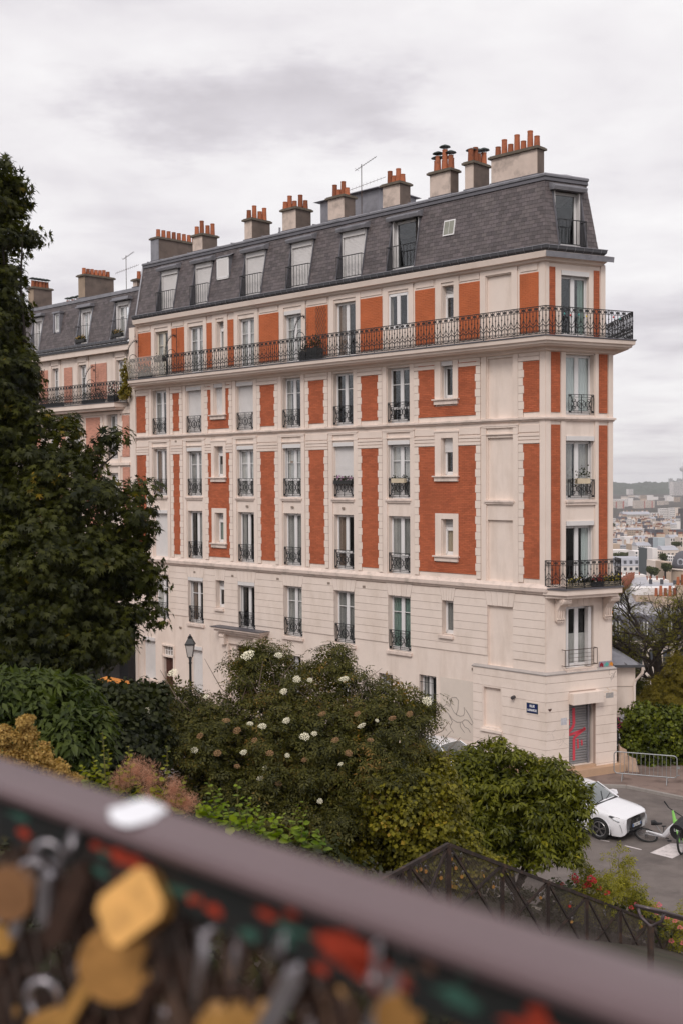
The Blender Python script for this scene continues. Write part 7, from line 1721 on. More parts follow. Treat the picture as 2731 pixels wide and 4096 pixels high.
rose('climbing rose with dark red blooms above the left part of the fence', (4.95, 23.1, gz(4.95, 23.1)), [blob(1345, 2010, 23, 35, 24, .3), blob(1385, 2035, 23, 40, 24, .3), blob(1330, 1980, 23, 18, 10, .2)], 45, [(1318, 2014, 0, 1.5), (1322, 2024, 0, 1.1), (1355, 2018, 0, 1.6), (1362, 2022, 0, 1.3), (1350, 2030, 0, 1.3), (1375, 2040, 0, 1.1), (1392, 2050, 0, 1.2), (1290, 2030, 0, .8), (1340, 2035, 0, 1)], 22.7)
rose('tall yellow leaved rose shoot rising over the road', (6.0, 24.7, gz(6.0, 24.7)), [blob(1418, 2015, 24.6, 34, 34, .4), blob(1450, 2040, 24.6, 32, 26, .4), blob(1422, 1950, 24.6, 7, 22, .1), blob(1440, 1985, 24.6, 9, 26, .15), blob(1400, 1975, 24.6, 8, 12, .1), blob(1470, 2070, 24.8, 34, 18, .3)], 80, [(1460, 2075, 1, .9), (1448, 2084, 0, 1)], 24.2)
rose('mass of pink roses behind the fence at the lower right corner', (7.4, 26.6, gz(7.4, 26.6)), [blob(1520, 2105, 26.6, 60, 26, .5), blob(1560, 2150, 26.6, 60, 40, .5), blob(1480, 2120, 26.2, 60, 34, .5), blob(1420, 2095, 25, 60, 36, .5), blob(1600, 2110, 26.6, 60, 40, .5), blob(1350, 2075, 23.4, 60, 30, .4)], 230, [(1500, 2085, 1, 1.3), (1512, 2078, 1, 1.2), (1524, 2100, 1, 1.5), (1530, 2106, 1, 1.2), (1508, 2096, 1, 1.2), (1555, 2108, 1, 1.2), (1560, 2130, 1, 1.1), (1567, 2165, 1, 1.3), (1540, 2160, 1, 1.2), (1495, 2110, 0, 1), (1470, 2105, 1, 1), (1500, 2125, 1, .9), (1455, 2065, 1, .9), (1380, 2100, 0, .9), (1410, 2110, 1, .8), (1475, 2060, 1, .9), (1548, 2115, 1, 1)], 25.9)

# right edge background: ivy hedge, bare branched tree, yellow green bush
IVY = leafmat('ivy_leaf', (.014, .022, .004), (.13, .155, .015), (.28, .29, .035), trans=.2, rough=.35)
ib = [((x, 44.2, z), (.55, .4, .5)) for x in np.arange(11.4, 20, .5) for z in (.4, .9, 1.4, 1.85)]+[((11.9, 44.5, 2.2), (.5, .4, .3)), ((11.0, 44.3, .8), (.35, .2, .6)), ((11.1, 44.4, 1.6), (.35, .2, .4))]
foliage_i = foliage('foliage', ib, 1000, .20, 34, 'round', .11, IVY, up=.2, inner=.3, clip=lambda P: (P[:, 2] > .12) & (P[:, 2] < 2.55))
iv = empty('ivy_hedge', (14, 44.3, 0), 0, 'thick glossy ivy hedge over the wall behind the crowd barrier', 'hedge'); par(foliage_i, iv)
SP = leafmat('acacia_leaf', (.07, .075, .012), (.24, .22, .03), (.34, .30, .05), trans=.45)
def tree_rec(b, p, d, r, ln, lv, tips, rr):
    e_ = p+d*ln; m_ = (p+e_)/2+Vector((rr.uniform(-1, 1), rr.uniform(-1, 1), rr.uniform(-1, 1)))*ln*.12
    b.tube([p, m_, e_], [r, r*.85, r*.7], 5 if lv > 2 else 3)
    if lv == 0: tips.append(e_); return
    for k in range(3 if lv > 1 else 3):
        nd = (d+Vector((rr.uniform(-1, 1), rr.uniform(-1, 1), rr.uniform(-.55, .75)))*.85).normalized()
        tree_rec(b, e_ if k else m_, nd, r*.62, ln*rr.uniform(.62, .85), lv-1, tips, rr)
rr = random.Random(4)
bt0 = Vector(tuple(atp(1512, 1720, 50))); bt0.z = 0.0
tr = empty('bare_branched_tree', tuple(bt0), 0, 'old tree with tangled bare branches and sparse yellow green leaves, right of the building', 'tree')
b = MB(); tips = []; top = Vector(tuple(atp(1505, 1480, 50)))
b.tube([bt0, bt0.lerp(top, .6)+Vector((.1, 0, 0)), top], [.26, .22, .18], 8)
for k in range(8):
    a = k*2.4; d = Vector((math.cos(a)*.9, math.sin(a)*.7, .55+.3*(k % 2))).normalized(); tree_rec(b, top-Vector((0, 0, .25*k)), d, .11, 1.15, 5, tips, rr)
b.build('trunk', BARKD, tr); tips = np.array([tuple(t) for t in tips]); 
sel = tips[R_.choice(len(tips), min(420, len(tips)), replace=False)]; n = len(sel)*16; P = np.repeat(sel, 16, 0)+R_.normal(size=(n, 3))*.14
V, F_ = place('pinnate', P, R_.normal(size=(n, 3))*.5+[0, 0, 1], R_.normal(size=(n, 3)), R_.uniform(.10, .20, n)); link('crown', fastmesh('crown', V, F_, SP), tr)
YB = leafmat('yellow_green_leaf', (.10, .085, .012), (.30, .24, .035), trans=.4)
r_ = atp(1540, 1680, 47.5); t_ = empty('yellow_green_bush', (r_[0], r_[1], 0), 0, 'feathery yellow green bush above the ivy hedge at the right edge', 'shrub')
foliage('foliage', [blob(1530, 1600, 47.5, 50, 50, .9), blob(1560, 1550, 47.5, 40, 50, .9), blob(1480, 1625, 47.5, 30, 28, .6)], 200, .22, 36, 'pinnate', .16, YB, t_, inner=.4); branches('stem', (r_[0], r_[1], 0), [atp(1530, 1610, 47.5), atp(1560, 1560, 47.5)], .04, BARK, t_)
MG = leafmat('mid_green_leaf', (.03, .036, .008), (.13, .125, .02), trans=.35)
r_ = atp(1440, 1680, 52); t_ = empty('mid_green_bush', (r_[0], r_[1], 0), 0, 'olive green bush behind the drainpipe of the annex', 'shrub')
foliage('foliage', [blob(1450, 1590, 53, 50, 60, 1.), blob(1500, 1640, 52, 60, 40, 1.), blob(1560, 1640, 53, 50, 60, 1), blob(1440, 1500, 54, 30, 50, .8)], 230, .28, 34, 'pinnate', .20, MG, t_, inner=.5); branches('stem', (r_[0], r_[1], 0), [atp(1450, 1590, 53), atp(1500, 1640, 52)], .05, BARK, t_)
FT = leafmat('far_tree_leaf', (.030, .040, .012), (.10, .11, .03), trans=.3)
for (x, y, rx, ry, Y, lab) in ((395, 1960, 175, 45, 560, 'row of dark green trees behind the white mansard house'), (440, 1415, 75, 35, 1300, 'small dark trees before the cubic white building'), (1075, 1440, 55, 35, 1200, 'round green tree right of the blue grey slab'), (1420, 1760, 70, 40, 640, 'roof garden tree near the right edge'), (950, 2260, 70, 70, 380, 'dark vine covered trees beside the white mansard house'), (1165, 2010, 22, 70, 410, 'narrow green vine between the white gables'), (1215, 2200, 40, 70, 360, 'dark green tree left of the domed rotunda'), (245, 1410, 30, 35, 1350, 'tree clump beside the corner wall')):
    c = atp(*crop1(x, y), Y); s_ = Y/4551/4.704; t_ = empty('far_tree', (c[0], c[1], c[2]-ry*s_), 0, lab, 'tree')
    foliage('crown', [(tuple(c), (rx*s_, 6*min(1, Y/500), ry*s_))]+[((c[0]+(k-1.5)*rx*s_*.5, c[1]-2, c[2]+R_.uniform(-.3, .4)*ry*s_), (rx*s_*.35, 4, ry*s_*.8)) for k in range(4)], 90, .25*min(rx, ry)*s_, 16, 'round', .09*min(rx, ry)*s_+.2, FT, t_, inner=.6)
    q = MB(); q.tube([(c[0], c[1], min(c[2]-ry*s_*2, -50)), tuple(c)], [.5, .3], 6); q.build('trunk', BARKD, t_)

# pots and flower boxes
def flowerbox(fr, u0, u1, o, z, label, fm, boxm, grp=None, h=.16, name='flower_box', dep=.18, n=60, fh=.16):
    t = empty(name, fr((u0+u1)/2, o, z), 0, label, 'flower box', grp); q = MB(); q.box(u0, u1, o-dep/2, o+dep/2, z, z+h, 0, fr); q.build('trough', boxm, t)
    cs = fr((u0+u1)/2, o, z+h+fh*.4); L_ = (u1-u0)/2; d = np.array(fr(1, 0, 0))-np.array(fr(0, 0, 0))
    P = np.array(cs)+R_.uniform(-1, 1, (n*3, 1))*L_*d+R_.normal(size=(n*3, 3))*[.04, .04, fh*.4]
    V, F_ = place('oval', P, R_.normal(size=(n*3, 3))+[0, 0, .5], R_.normal(size=(n*3, 3)), R_.uniform(.05, .09, n*3)); link('leaves', fastmesh('leaves', V, F_, DK), t)
    if fm is not None:
        P = np.array(cs)+R_.uniform(-1, 1, (n, 1))*L_*d+R_.normal(size=(n, 3))*[.04, .04, fh*.35]+[0, 0, fh*.3]; V, F_ = place('round', P, R_.normal(size=(n, 3))*.5+[-.2, -1, .5], R_.normal(size=(n, 3)), R_.uniform(.04, .07, n)); link('blossoms', fastmesh('blossoms', V, F_, fm), t)
    return t
YEL = mat('yellow_petal', (.62, .50, .06), .7, .1, 20); CRB = mat('cream_box', (.62, .52, .38), .8, .1, 5); DKB = mat('dark_box', (.03, .03, .03), .6)
flowerbox(F2, .62, 1.25, .52, 7.27, 'cream trough of yellow flowers at the left end of the small corner balcony', YEL, CRB); flowerbox(F2, 1.30, 1.62, .52, 7.27, 'short cream trough of leafy plants left of the red flowers', None, CRB)
flowerbox(F2, 1.68, 2.2, .52, 7.27, 'dark trough of red flowers in the middle of the small corner balcony', RED, DKB); flowerbox(F2, 2.28, 2.75, .52, 7.27, 'cream trough of yellow flowers right of the red ones', YEL, CRB); flowerbox(F2, 2.80, 3.05, .52, 7.27, 'cream trough of yellow flowers at the right end of the small corner balcony', YEL, CRB)
flowerbox(F2, 1.40, 1.98, .02, 11.10, 'white planter with thin stems on the corner window railing', None, CRB, h=.2, fh=.35, n=20)
flowerbox(F1, 6.85, 7.55, -.0, 11.15, 'white planter on the railing of the rightmost fourth floor window', None, CRB, h=.18, n=12); flowerbox(F1, 9.85, 10.9, -.0, 11.10, 'dark planter with mauve flowers under the closed shutter', mat('mauve_petal', (.35, .16, .30), .7), DKB, n=40)
flowerbox(G1, 11.4, 12.0, .45, 16.55, 'big black tub with dark plant on the long balcony under the trellis', None, DKB, h=.5, fh=.4, n=90, dep=.4); flowerbox(G1, 12.1, 12.5, .45, 16.55, 'round black pot beside the big tub on the long balcony', None, DKB, h=.4, fh=.3, n=50, dep=.35)
flowerbox(G1, 22.4, 23.2, .5, 17.3, 'dark hanging trough on the railing near the cane screen', None, DKB, n=40); flowerbox(G1, 23.8, 24.8, .35, 16.55, 'leafy tubs behind the cane screen', None, DKB, h=.3, fh=.4, n=90)
flowerbox(F1, 26.7, 27.5, .30, 15.5, 'red flowers on the neighbouring balcony corner', RED, DKB, h=.3, fh=.55, n=60); flowerbox(F1, 28.0, 30.0, .30, 15.5, 'row of leafy pots along the neighbouring balcony', None, DKB, h=.2, fh=.5, n=130)
flowerbox(F1, 32.0, 35.0, .30, 15.5, 'leafy pots farther left on the neighbouring balcony', None, DKB, h=.2, fh=.4, n=130); flowerbox(F1, 26.6, 27.5, .03, 18.95, 'dry reddish plants in the box of the right dormer of the neighbour', HY, DKB, n=60); flowerbox(F1, 30.1, 31.0, .03, 18.95, 'dry reddish plants in the box of the middle dormer of the neighbour', HY, DKB, n=60)
ivp = foliage('foliage', [(F1(25.9, .35, 16.6+.0*k), (.22, .2, 1.0)) for k in range(1)]+[(F1(25.95, .3, 15.9), (.3, .3, .4))], 40, .14, 40, 'oval', .08, YB, up=.1); t_ = empty('climbing_plant', F1(25.9, .3, 15.5), 0, 'column of climbing greenery between the two long balconies', 'plant'); par(ivp, t_)
# coloured bulbs strung on the balcony corner
for k, (u, c_) in enumerate(((.35, 'teal'), (.62, 'red'), (1.0, 'teal'), (1.35, 'yellow'), (2.6, 'red'), (2.9, 'teal'))):
    P_ = F2(u, RO+.03, 17.30-.04*(k % 2)); q = MB(); q.lathe(P_, [(.012, -.05), (.030, -.03), (.03, 0), (.012, .03)], 8)
    tag(q.build('light_bulb', mat('bulb_'+c_, {'teal': (.05, .3, .28), 'red': (.6, .03, .03), 'yellow': (.7, .5, .05)}[c_], .3)), '%s bulb, %s of six strung on the balcony corner railing' % (c_, ['first from the left', 'second from the left', 'third from the left', 'fourth from the left', 'fifth from the left', 'rightmost'][k]), 'bulb', 'coloured bulbs strung along the balcony corner')

# ------------------------------------------------------------------ stair fence in the middle distance
FP = [np.array([1.59+1.046*t, 17.2+1.59*t]) for t in range(8)]; FZ = [5.786-.868*t for t in range(8)]
LD = np.array([-.57, -.82]); LPT = [FP[0]+LD*d for d in (0, 1.13, 1.35, 3.2, 5.05, 6.9)]
fence = empty('stair_fence', (FP[0][0], FP[0][1], FZ[0]-1), 0, 'rusty brown iron stair fence with crossed bars and wire mesh, hung with padlocks', 'fence')
WIREM = mat('mesh_wire', (.16, .13, .12), .5, .4, 12, metal=.3)
FIRON = mat('fence_iron', (0.030, 0.020, 0.018), .6, .3, 9, .002, 60, stain=(.13, .07, .045), stain_amt=.7, stain_scale=5)
FHT = 1.16
def fpanel(p, q_, zp, zq, cross=True):
    P3 = lambda t, h: (p[0]+(q_[0]-p[0])*t, p[1]+(q_[1]-p[1])*t, zp+(zq-zp)*t-FHT+h*FHT); ln = float(np.linalg.norm(q_-p))
    b = MB(); b.tube([P3(0, 1.0), P3(1, 1.0)], .040, 4); b.build('top_rail', FIRON, fence); b = MB(); b.tube([P3(0, .06), P3(1, .06)], .022, 4); b.build('bottom_rail', RUST, fence)
    if cross:
        for (a, c) in ((0.03, .97), (.97, .03)): b = MB(); b.tube([P3(a, .97), P3(c, .08)], .027, 4); b.build('cross_bar', FIRON, fence)
    b = MB(); n = int((ln+1)/.052)
    for k in range(n):
        s0 = -1+k*.052
        for sg in (1, -1):
            pts = []
            for h in (.06, .98):
                x = s0+h if sg > 0 else s0+1-h
                pts.append((x, h))
            (x0, h0), (x1, h1) = pts
            def cl(xa, ha, xb, hb, xm): t = (xm-xa)/(xb-xa); return xm, ha+(hb-ha)*t
            if x0 < 0: 
                if x1 < 0: continue
                x0, h0 = cl(x0, h0, x1, h1, 0)
            if x1 < 0: x1, h1 = cl(x0, h0, x1, h1, 0)
            if x0 > ln:
                if x1 > ln: continue
                x0, h0 = cl(x0, h0, x1, h1, ln)
            if x1 > ln: x1, h1 = cl(x0, h0, x1, h1, ln)
            b.tube([P3(x0/ln, h0), P3(x1/ln, h1)], .0036, 3, cap=False)
    tag(b.build('wire_mesh', WIREM, fence), kind='stuff')
for i in range(7): fpanel(FP[i], FP[i+1], FZ[i], FZ[i+1])
for i in range(5): fpanel(LPT[i], LPT[i+1], FZ[0], FZ[0], cross=(i != 1))
for i, (p, z) in enumerate(list(zip(FP, FZ))+[(q, FZ[0]) for q in LPT[1:]]):
    b = MB(); r = .045 if i == 0 else .034; b.box(p[0]-r, p[0]+r, p[1]-r, p[1]+r, z-1.15, z); b.build('post', FIRON, fence)
# stairs on the near side of the fence
STP = mat('stair_stone', (.13, .11, .09), .9, .15, 3, .006, 30, stain=(.12, .11, .08), stain_amt=.6)
st = empty('stairway', (FP[0][0], FP[0][1], FZ[0]-1.1), 0); st['kind'] = 'structure'; st['label'] = 'stone garden stairs descending beside the fence'
dS = (FP[1]-FP[0])/np.linalg.norm(FP[1]-FP[0]); pS = np.array([dS[1], -dS[0]])
for k in range(44):
    s0 = k*.30; z = FZ[0]-1.36-.137*k; a = FP[0]+dS*s0+pS*.05; c = a+dS*.305; q = MB()
    q.hexa([(a[0], a[1], z-.35), (c[0], c[1], z-.35), (c[0]+pS[0]*3.2, c[1]+pS[1]*3.2, z-.35), (a[0]+pS[0]*3.2, a[1]+pS[1]*3.2, z-.35), (a[0], a[1], z), (c[0], c[1], z), (c[0]+pS[0]*3.2, c[1]+pS[1]*3.2, z), (a[0]+pS[0]*3.2, a[1]+pS[1]*3.2, z)]); q.build('step', STP, st)
# tubular handrail with rounded end in the middle of the stairs
hr = empty('handrail', (3.8, 14.2, 5), 0, 'tubular steel handrail with rounded loop end on a dark post, lower right', 'handrail'); TUB = mat('worn_tube', (.12, .095, .10), .4, .15, 8, metal=.5)
h0 = Vector((3.80, 13.95, 6.02)); dn = Vector((.53, .80, -.40)); sd_ = Vector((.83, -.55, 0)).normalized()*.17
b = MB(); L0, R0 = h0-sd_, h0+sd_; pts = [L0+dn*7, L0+dn*.15, L0-dn*.05, h0-sd_*.7-dn*.22, h0-dn*.27, h0+sd_*.7-dn*.22, R0-dn*.05, R0+dn*.15, R0+dn*7]; b.tube(pts, .024, 8); b.build('tube', TUB, hr, smooth=True)
b = MB(); b.tube([L0, L0-Vector((0, 0, .12))+sd_*.2, h0-Vector((0, 0, .22)), R0-Vector((0, 0, .12))-sd_*.2, R0], .022, 8); b.build('bracket', TUB, hr, smooth=True); b = MB(); b.tube([h0-Vector((0, 0, .2)), h0-Vector((0, 0, 1.3))], .042, 10); b.build('post', RUST, hr); b = MB(); b.tube([h0+dn*3-Vector((0, 0, .02)), h0+dn*3-Vector((0, 0, 1.2))], .035, 8); b.build('post', RUST, hr)

# ------------------------------------------------------------------ padlocks
BRASS = mat('lock_brass', (.78, .42, .13), .38, .2, 60, metal=.6, stain=(.36, .18, .06), stain_amt=.8, stain_scale=40); STEEL = mat('lock_steel', (.42, .39, .42), .3, .2, 60, metal=.8); RSTL = mat('lock_rusty_shaded', (.052, .027, .019), .7, .3, 80, metal=.3); RDL = mat('lock_red', (.40, .04, .03), .5, .2, 60); PUR = mat('lock_purple_shaded', (.07, .048, .055), .5, .2, 60)  # rusty and purple tones are darkened to stand for shade inside the tangle
def lock_body(kind, w=.045, h=.036, t=.013, m_=None):
    b = MB()
    if kind == 'square':
        r = .006; pts = [(-w/2+r, -h), (w/2-r, -h), (w/2, -h+r), (w/2, -r), (w/2-r, 0), (-w/2+r, 0), (-w/2, -r), (-w/2, -h+r)]
    elif kind == 'heart': pts = [(w*.6*math.sin(a)**3, -h*.65+h*.62*(.81*math.cos(a)-.31*math.cos(2*a)-.13*math.cos(3*a)-.06)) for a in np.linspace(0, 2*math.pi, 21)[:-1]]
    else: pts = [(w/2*math.cos(a), -h*.55+w/2*math.sin(a)) for a in np.linspace(0, 2*math.pi, 17)[:-1]]
    n = len(pts); P = [(x, -t/2, z) for x, z in pts]+[(x, t/2, z) for x, z in pts]; b.add(P, [tuple(range(n)), tuple(range(2*n-1, n-1, -1))]+[(i, n+i, n+(i+1) % n, (i+1) % n) for i in range(n)])
    return b.mesh('body', m_ or BRASS)
def shackle(w=.028, h=.028, r=.0035, m_=None): b = MB(); b.tube([(-w/2, 0, -.004), (-w/2, 0, h-w/2)]+[(w/2*math.cos(a), 0, h-w/2+w/2*math.sin(a)) for a in np.linspace(math.pi, 0, 7)]+[(w/2, 0, -.004)], r, 6); return b.mesh('shackle', m_ or STEEL, True)
BODS = {('square', 0): lock_body('square', m_=BRASS), ('square', 1): lock_body('square', m_=STEEL), ('square', 2): lock_body('square', m_=RSTL), ('square', 3): lock_body('square', m_=RDL), ('square', 4): lock_body('square', m_=PUR), ('round', 0): lock_body('round', m_=mat('lock_old_brass', (.55, .28, .09), .42, .3, 60, metal=.6)), ('heart', 0): lock_body('heart', .06, .05, m_=BRASS), ('round', 2): lock_body('round', m_=mat('lock_bronze', (.30, .15, .07), .5, .2, 60, metal=.4)), ('bar', 1): lock_body('square', .011, .056, m_=STEEL), ('bar', 0): lock_body('square', .013, .05, m_=BRASS), ('bar', 2): lock_body('square', .014, .06, m_=RSTL)}
SHK = [shackle(), shackle(.026, .055), shackle(m_=RSTL), shackle(.012, .010, .002, m_=RSTL)]
def padlock(kind, col, sh, mtx, label, group):
    r_ = empty('padlock', (0, 0, 0), 0, label, 'padlock', group); r_.matrix_basis = mtx
    o_ = bpy.data.objects.new('body', BODS[(kind, col)]); COL.objects.link(o_); o_.parent = r_; o_ = bpy.data.objects.new('shackle', SHK[sh]); COL.objects.link(o_); o_.parent = r_; return r_
LG = 'padlocks on the stair fence'
def fence_lock(x, y, Y, label, kind='round', col=0, sh=1, s_=1.25, tilt=0.0):
    p = atp(x, y, Y); padlock(kind, col, sh, Matrix.Translation(tuple(p)) @ Matrix.Rotation(rad(25), 4, 'Z') @ Matrix.Rotation(tilt, 4, 'Y') @ Matrix.Diagonal((s_, s_, s_, 1)), label, LG)
fl = [((363, 400), 'leftmost of the three round brass padlocks left of the fence peak', 'round', 0, .1), ((402, 382), 'middle of the three round brass padlocks left of the fence peak', 'round', 0, -.15), ((449, 402), 'rightmost of the three round brass padlocks left of the fence peak', 'round', 0, 0), ((586, 460), 'small round brass padlock just left of the peak post', 'round', 0, 0), ((680, 290), 'brass padlock high on the mesh just right of the peak post', 'round', 0, .2), ((712, 375), 'tilted brass padlock below the first crossbar at the peak', 'round', 0, -.5), ((680, 535), 'rusty brass padlock low beside the peak post', 'round', 0, .1),
      ((775, 450), 'dull brass padlock in the middle of the first panel', 'round', 0, .3), ((1055, 540), 'brass padlock with tall shackle left of the second post', 'round', 0, .05), ((740, 530), 'tilted steel padlock in the first panel', 'bar', 1, -.5), ((1226, 640), 'small steel padlock in the second panel', 'bar', 1, -.4), ((1478, 640), 'brass padlock left of the third post', 'round', 0, 0), ((965, 440), 'thin brass padlock above the first crossing', 'bar', 0, -.3), ((765, 290), 'rusty padlock near the top rail of the first panel', 'square', 2, .1)]
for (x, y), lab, kd, c_, tl in fl:
    sx, sy = (1500+x/2.24)/1.74171, (3300+y/2.24)/1.74171; xs_ = 1500+x/2.24
    if xs_ < 1790: Y = 17.2-(1790-xs_)/163*.9-.06
    else: Y = 17.2+(xs_-1790)/210*1.59-.08
    fence_lock(sx, sy, Y, lab, kd, c_, 1, 1.25, tl)
for (x, y), lab, kd, c_, tl in [((250, 540), 'brass padlock at the third crossing of the fence', 'square', 0, .2), ((1360, 700), 'brass padlock right of the dark handrail post', 'square', 0, -.6), ((640, 450), 'long red and white padlock on the fifth panel', 'bar', 1, -.3), ((1075, 595), 'small pale brass padlock before the handrail post', 'round', 0, 0), ((228, 355), 'red padlock high on the third panel', 'square', 3, .3)]:
    xs_ = 2200+x/2.953; t_ = (xs_-1790)/4551; Y = None
    for t in np.arange(0, 8, .01):
        q = np.array([1.59+1.046*t, 17.2+1.59*t])
        if 1365.5+4551*q[0]/q[1] > xs_: Y = q[1]-.08; break
    fence_lock(xs_/1.74171, (3500+y/2.953)/1.74171, Y or 26, lab, kd, c_, 1, 1.25, tl)

# ------------------------------------------------------------------ the near railing, hung with locks
RZ = 11.15; RA = np.array([-.29469, .97048]); RD = np.array([.16162, .53597])-RA; RLn = np.linalg.norm(RD); RD = RD/RLn; RN = np.array([RD[1], -RD[0]]); RN = RN if RN@(-RA) > 0 else -RN   # RN points to the viewer
def RR(s, o, z): p = RA+RD*s+RN*o; return (p[0], p[1], RZ+z)
nr = empty('near_railing', RR(.3, 0, -1.1), 0, 'out of focus flat iron handrail crossing the whole foreground', 'railing')
RTOP = mat('rail_top_paint', (.135, .088, .094), .42, .06, 12, .0006, 160, spec=.5)
b = MB(); w = .0265; prof = [(-w, -.006), (-w+.003, 0), (-.01, .0022), (.01, .0022), (w-.003, 0), (w, -.006), (w-.002, -.012), (-w+.002, -.012)]
s0, s1 = -2.0, 2.2; b.add([RR(s0, o, z) for o, z in prof]+[RR(s1, o, z) for o, z in prof], [tuple(range(8)), tuple(range(15, 7, -1))]+[(i, (i+1) % 8, 8+(i+1) % 8, 8+i) for i in range(8)]); b.build('top_bar', RTOP, nr)
FLG = mat('peeling_green_paint', (.010, .012, .012), .7, .2, 30, stain=(.030, .018, .014), stain_amt=.6, stain_scale=25)
b = MB(); b.box(s0, s1, .006, .012, -.052, -.0125, 0, RR); b.build('flange', FLG, nr)
PRM = mat('red_primer', (.33, .035, .014), .6, .2, 40); RSTC = mat('rust_chip', (.13, .06, .04), .8, .2, 40); GRP = mat('green_chip', (.035, .10, .075), .6, .2, 40)
for (s, w_, z0, z1, m_) in ((-.035, .022, -.034, -.020, PRM), (-.022, .022, -.038, -.024, PRM), (.06, .012, -.044, -.034, PRM), (.20, .030, -.034, -.022, PRM), (.225, .018, -.046, -.028, PRM), (.30, .01, -.045, -.035, PRM), (.42, .030, -.044, -.020, PRM), (.445, .028, -.050, -.030, PRM), (.56, .028, -.046, -.030, PRM), (.585, .022, -.05, -.036, PRM), (.05, .02, -.03, -.024, GRP), (.265, .025, -.040, -.033, GRP), (.335, .010, -.052, -.042, GRP), (.375, .02, -.036, -.030, GRP), (.505, .016, -.04, -.03, GRP)):
    b = MB(); n = 22; pts = [(s+w_*math.cos(a)*(.55+.7*random.random()), (z0+z1)/2+(z1-z0)/2*math.sin(a)*(.5+.8*random.random())) for a in np.linspace(0, 2*math.pi, n+1)[:-1]]
    b.add([RR(u, .0128, z) for u, z in pts], [tuple(range(n))]); b.build('paint_chip', m_, nr)
for k in range(26):
    s = random.uniform(-.12, .62); z = -random.uniform(.018, .052); m_ = random.choice([PRM, PRM, GRP, RSTC]); w_ = random.uniform(.003, .011)
    b = MB(); pts = [(s+w_*math.cos(a)*(.5+.8*random.random()), z+.0035*math.sin(a)*(.5+.9*random.random())) for a in np.linspace(0, 2*math.pi, 13)[:-1]]
    b.add([RR(u, .0131+.00002*k, zz_) for u, zz_ in pts], [tuple(range(12))]); b.build('paint_chip', m_, nr)
for (s, dd) in ((-.30, .22), (.18, -.22), (.20, .22), (.62, -.22), (.65, .22), (-.75, .2)): b = MB(); b.tube([RR(s, -.004, -.05), RR(s+dd, -.004, -.5)], .010, 4); b.build('cross_bar', RUST, nr)
for s in (-.9, .0-.35, .68, 1.6): b = MB(); b.box(s-.016, s+.016, -.016, .010, -1.15, -.05, 0, RR); b.build('post', RUST, nr)
b = MB()
for k in range(110):
    s = -1.3+k*.024
    for sg in (1, -1): b.tube([RR(s, .002*sg, -.05), RR(s+sg*.35, .002*sg, -.85)], .0012, 3, cap=False)
tag(b.build('wire_mesh', RUST, nr), kind='stuff')
dr = MB(); dc = RR(.196, .0, 0); pts = [(.0205*math.cos(a)*(1+.10*math.sin(5*a)+.06*math.sin(9*a+1)), .031*math.sin(a)*(1+.12*math.cos(4*a))) for a in np.linspace(0, 2*math.pi, 33)[:-1]]
dr.add([(dc[0]+x, dc[1]+y, RZ+.0030) for x, y in pts]+[(dc[0]+x*.7, dc[1]+y*.7, RZ+.0052) for x, y in pts], [tuple(range(32, 64))]+[(i, (i+1) % 32, 32+(i+1) % 32, 32+i) for i in range(32)])
tag(dr.build('white_dropping', mat('white_splat', (.80, .80, .84), .8)), 'white splat on the blurred handrail', 'splat')
NG = 'padlocks on the near railing'
def pick(x, y, o=.02):   # point on the lock plane o in front of the mesh, seen at source pixel x,y
    d = _f+(x-1365.5)/4551*CX-(y-2048)/4551*CU; e0 = np.array([0, 0, EYE]); A_ = np.array([*(RA+RN*o)]); t = (A_@RN)/(d[:2]@RN); return e0+d*t
rzr = math.atan2(RD[1], RD[0])
def near_lock(x, y, kind, col, sh, rot, s_, label, o=.025, yaw=.62, pitch=0, grp=None):
    p = pick(x, y, o); M_ = Matrix.Translation(tuple(p)) @ Matrix.Rotation(rzr+yaw, 4, 'Z') @ Matrix.Rotation(rot, 4, 'Y') @ Matrix.Rotation(pitch, 4, 'X') @ Matrix.Diagonal((s_, s_, s_, 1)) @ Matrix.Translation((0, 0, .02)); padlock(kind, col, sh, M_, label, grp or NG)
near_lock(546, 3640, 'square', 0, 3, rad(-38), 1.1, 'big square brass padlock tilted over the handrail fence, brightest in the foreground', o=.03, pitch=-.5)
near_lock(470, 3850, 'round', 0, 3, rad(12), 1.25, 'round golden padlock hanging under the big square brass one', o=.012, pitch=-.1)
near_lock(845, 4120, 'bar', 0, 1, rad(4), .9, 'brass padlock with tall bright shackle near the bottom centre', o=.012, pitch=-.2)
near_lock(312, 4000, 'bar', 0, 0, rad(32), .95, 'narrow pale brass padlock at the bottom left, left of the round golden one', o=.012)
near_lock(40, 3570, 'round', 2, 3, rad(-10), 1.0, 'dull brown rounded padlock at the far left edge under the handrail', o=.02)
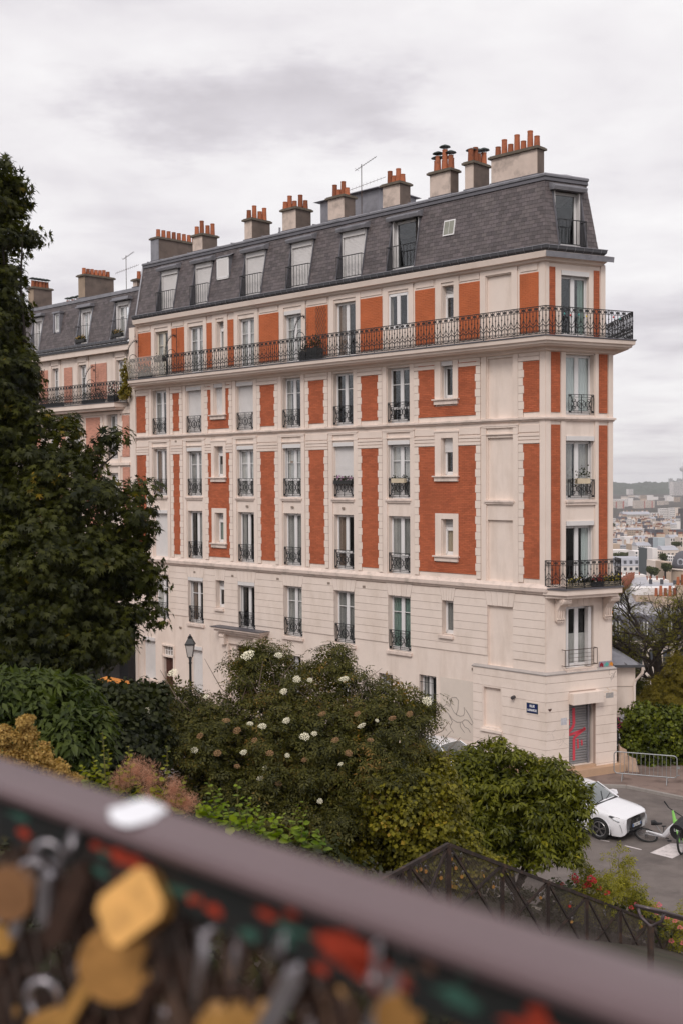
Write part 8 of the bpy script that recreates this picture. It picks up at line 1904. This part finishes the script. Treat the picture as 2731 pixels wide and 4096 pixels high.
near_lock(1130, 3990, 'bar', 1, 0, rad(28), 1.15, 'long bright steel padlock leaning left right of bottom centre', o=.012)
near_lock(185, 3560, 'bar', 1, 0, rad(4), .8, 'thin upright steel padlock close under the handrail at the left', o=.02)
near_lock(95, 3620, 'bar', 1, 0, rad(18), .8, 'small bright steel padlock left of the thin upright one', o=.012)
near_lock(300, 3560, 'bar', 2, 0, rad(24), 1.2, 'purplish brown narrow padlock leaning left of the big brass one', o=.02)
near_lock(0, 3760, 'square', 0, 0, rad(20), .55, 'small amber padlock cut by the left edge', o=.012)
near_lock(1560, 3960, 'bar', 1, 0, rad(10), .8, 'bright steel shackled padlock at the bottom right of centre', o=.012)
near_lock(1500, 4080, 'bar', 1, 0, rad(22), .8, 'steel padlock cut by the bottom edge right of centre', o=.012)
near_lock(1590, 4060, 'round', 1 if ('round', 1) in BODS else 0, 1, rad(-8), .6, 'small round brass padlock at the bottom edge', o=.012)
near_lock(225, 4130, 'square', 0, 0, rad(-20), .9, 'amber padlock cut by the bottom edge at the left', o=.012); near_lock(965, 4170, 'square', 0, 3, rad(-5), 1.2, 'wide golden padlock cut by the bottom edge at the centre', o=.012)
rr = random.Random(12)
for k in range(255):
    s = rr.uniform(-.16, .64); z = -rr.uniform(.07, .36); o_ = rr.uniform(-.10, .006); P_ = RR(s, o_, z)
    kd, c_ = rr.choice([('bar', 2), ('square', 2), ('square', 4), ('square', 2), ('bar', 2), ('square', 2), ('square', 2), ('bar', 0), ('square', 4), ('square', 2), ('bar', 2), ('square', 2), ('bar', 2), ('square', 2), ('bar', 2), ('square', 0), ('bar', 1)])
    M_ = Matrix.Translation(P_) @ Matrix.Rotation(rzr+rr.uniform(-.9, .9), 4, 'Z') @ Matrix.Rotation(rr.uniform(-.5, .5), 4, 'Y') @ Matrix.Diagonal((.85,)*3+(1,))
    padlock(kd, c_, rr.choice([0, 2, 2, 2, 2]), M_, 'blurred dark padlock in the tangle below the foreground handrail', 'tangle of blurred padlocks')
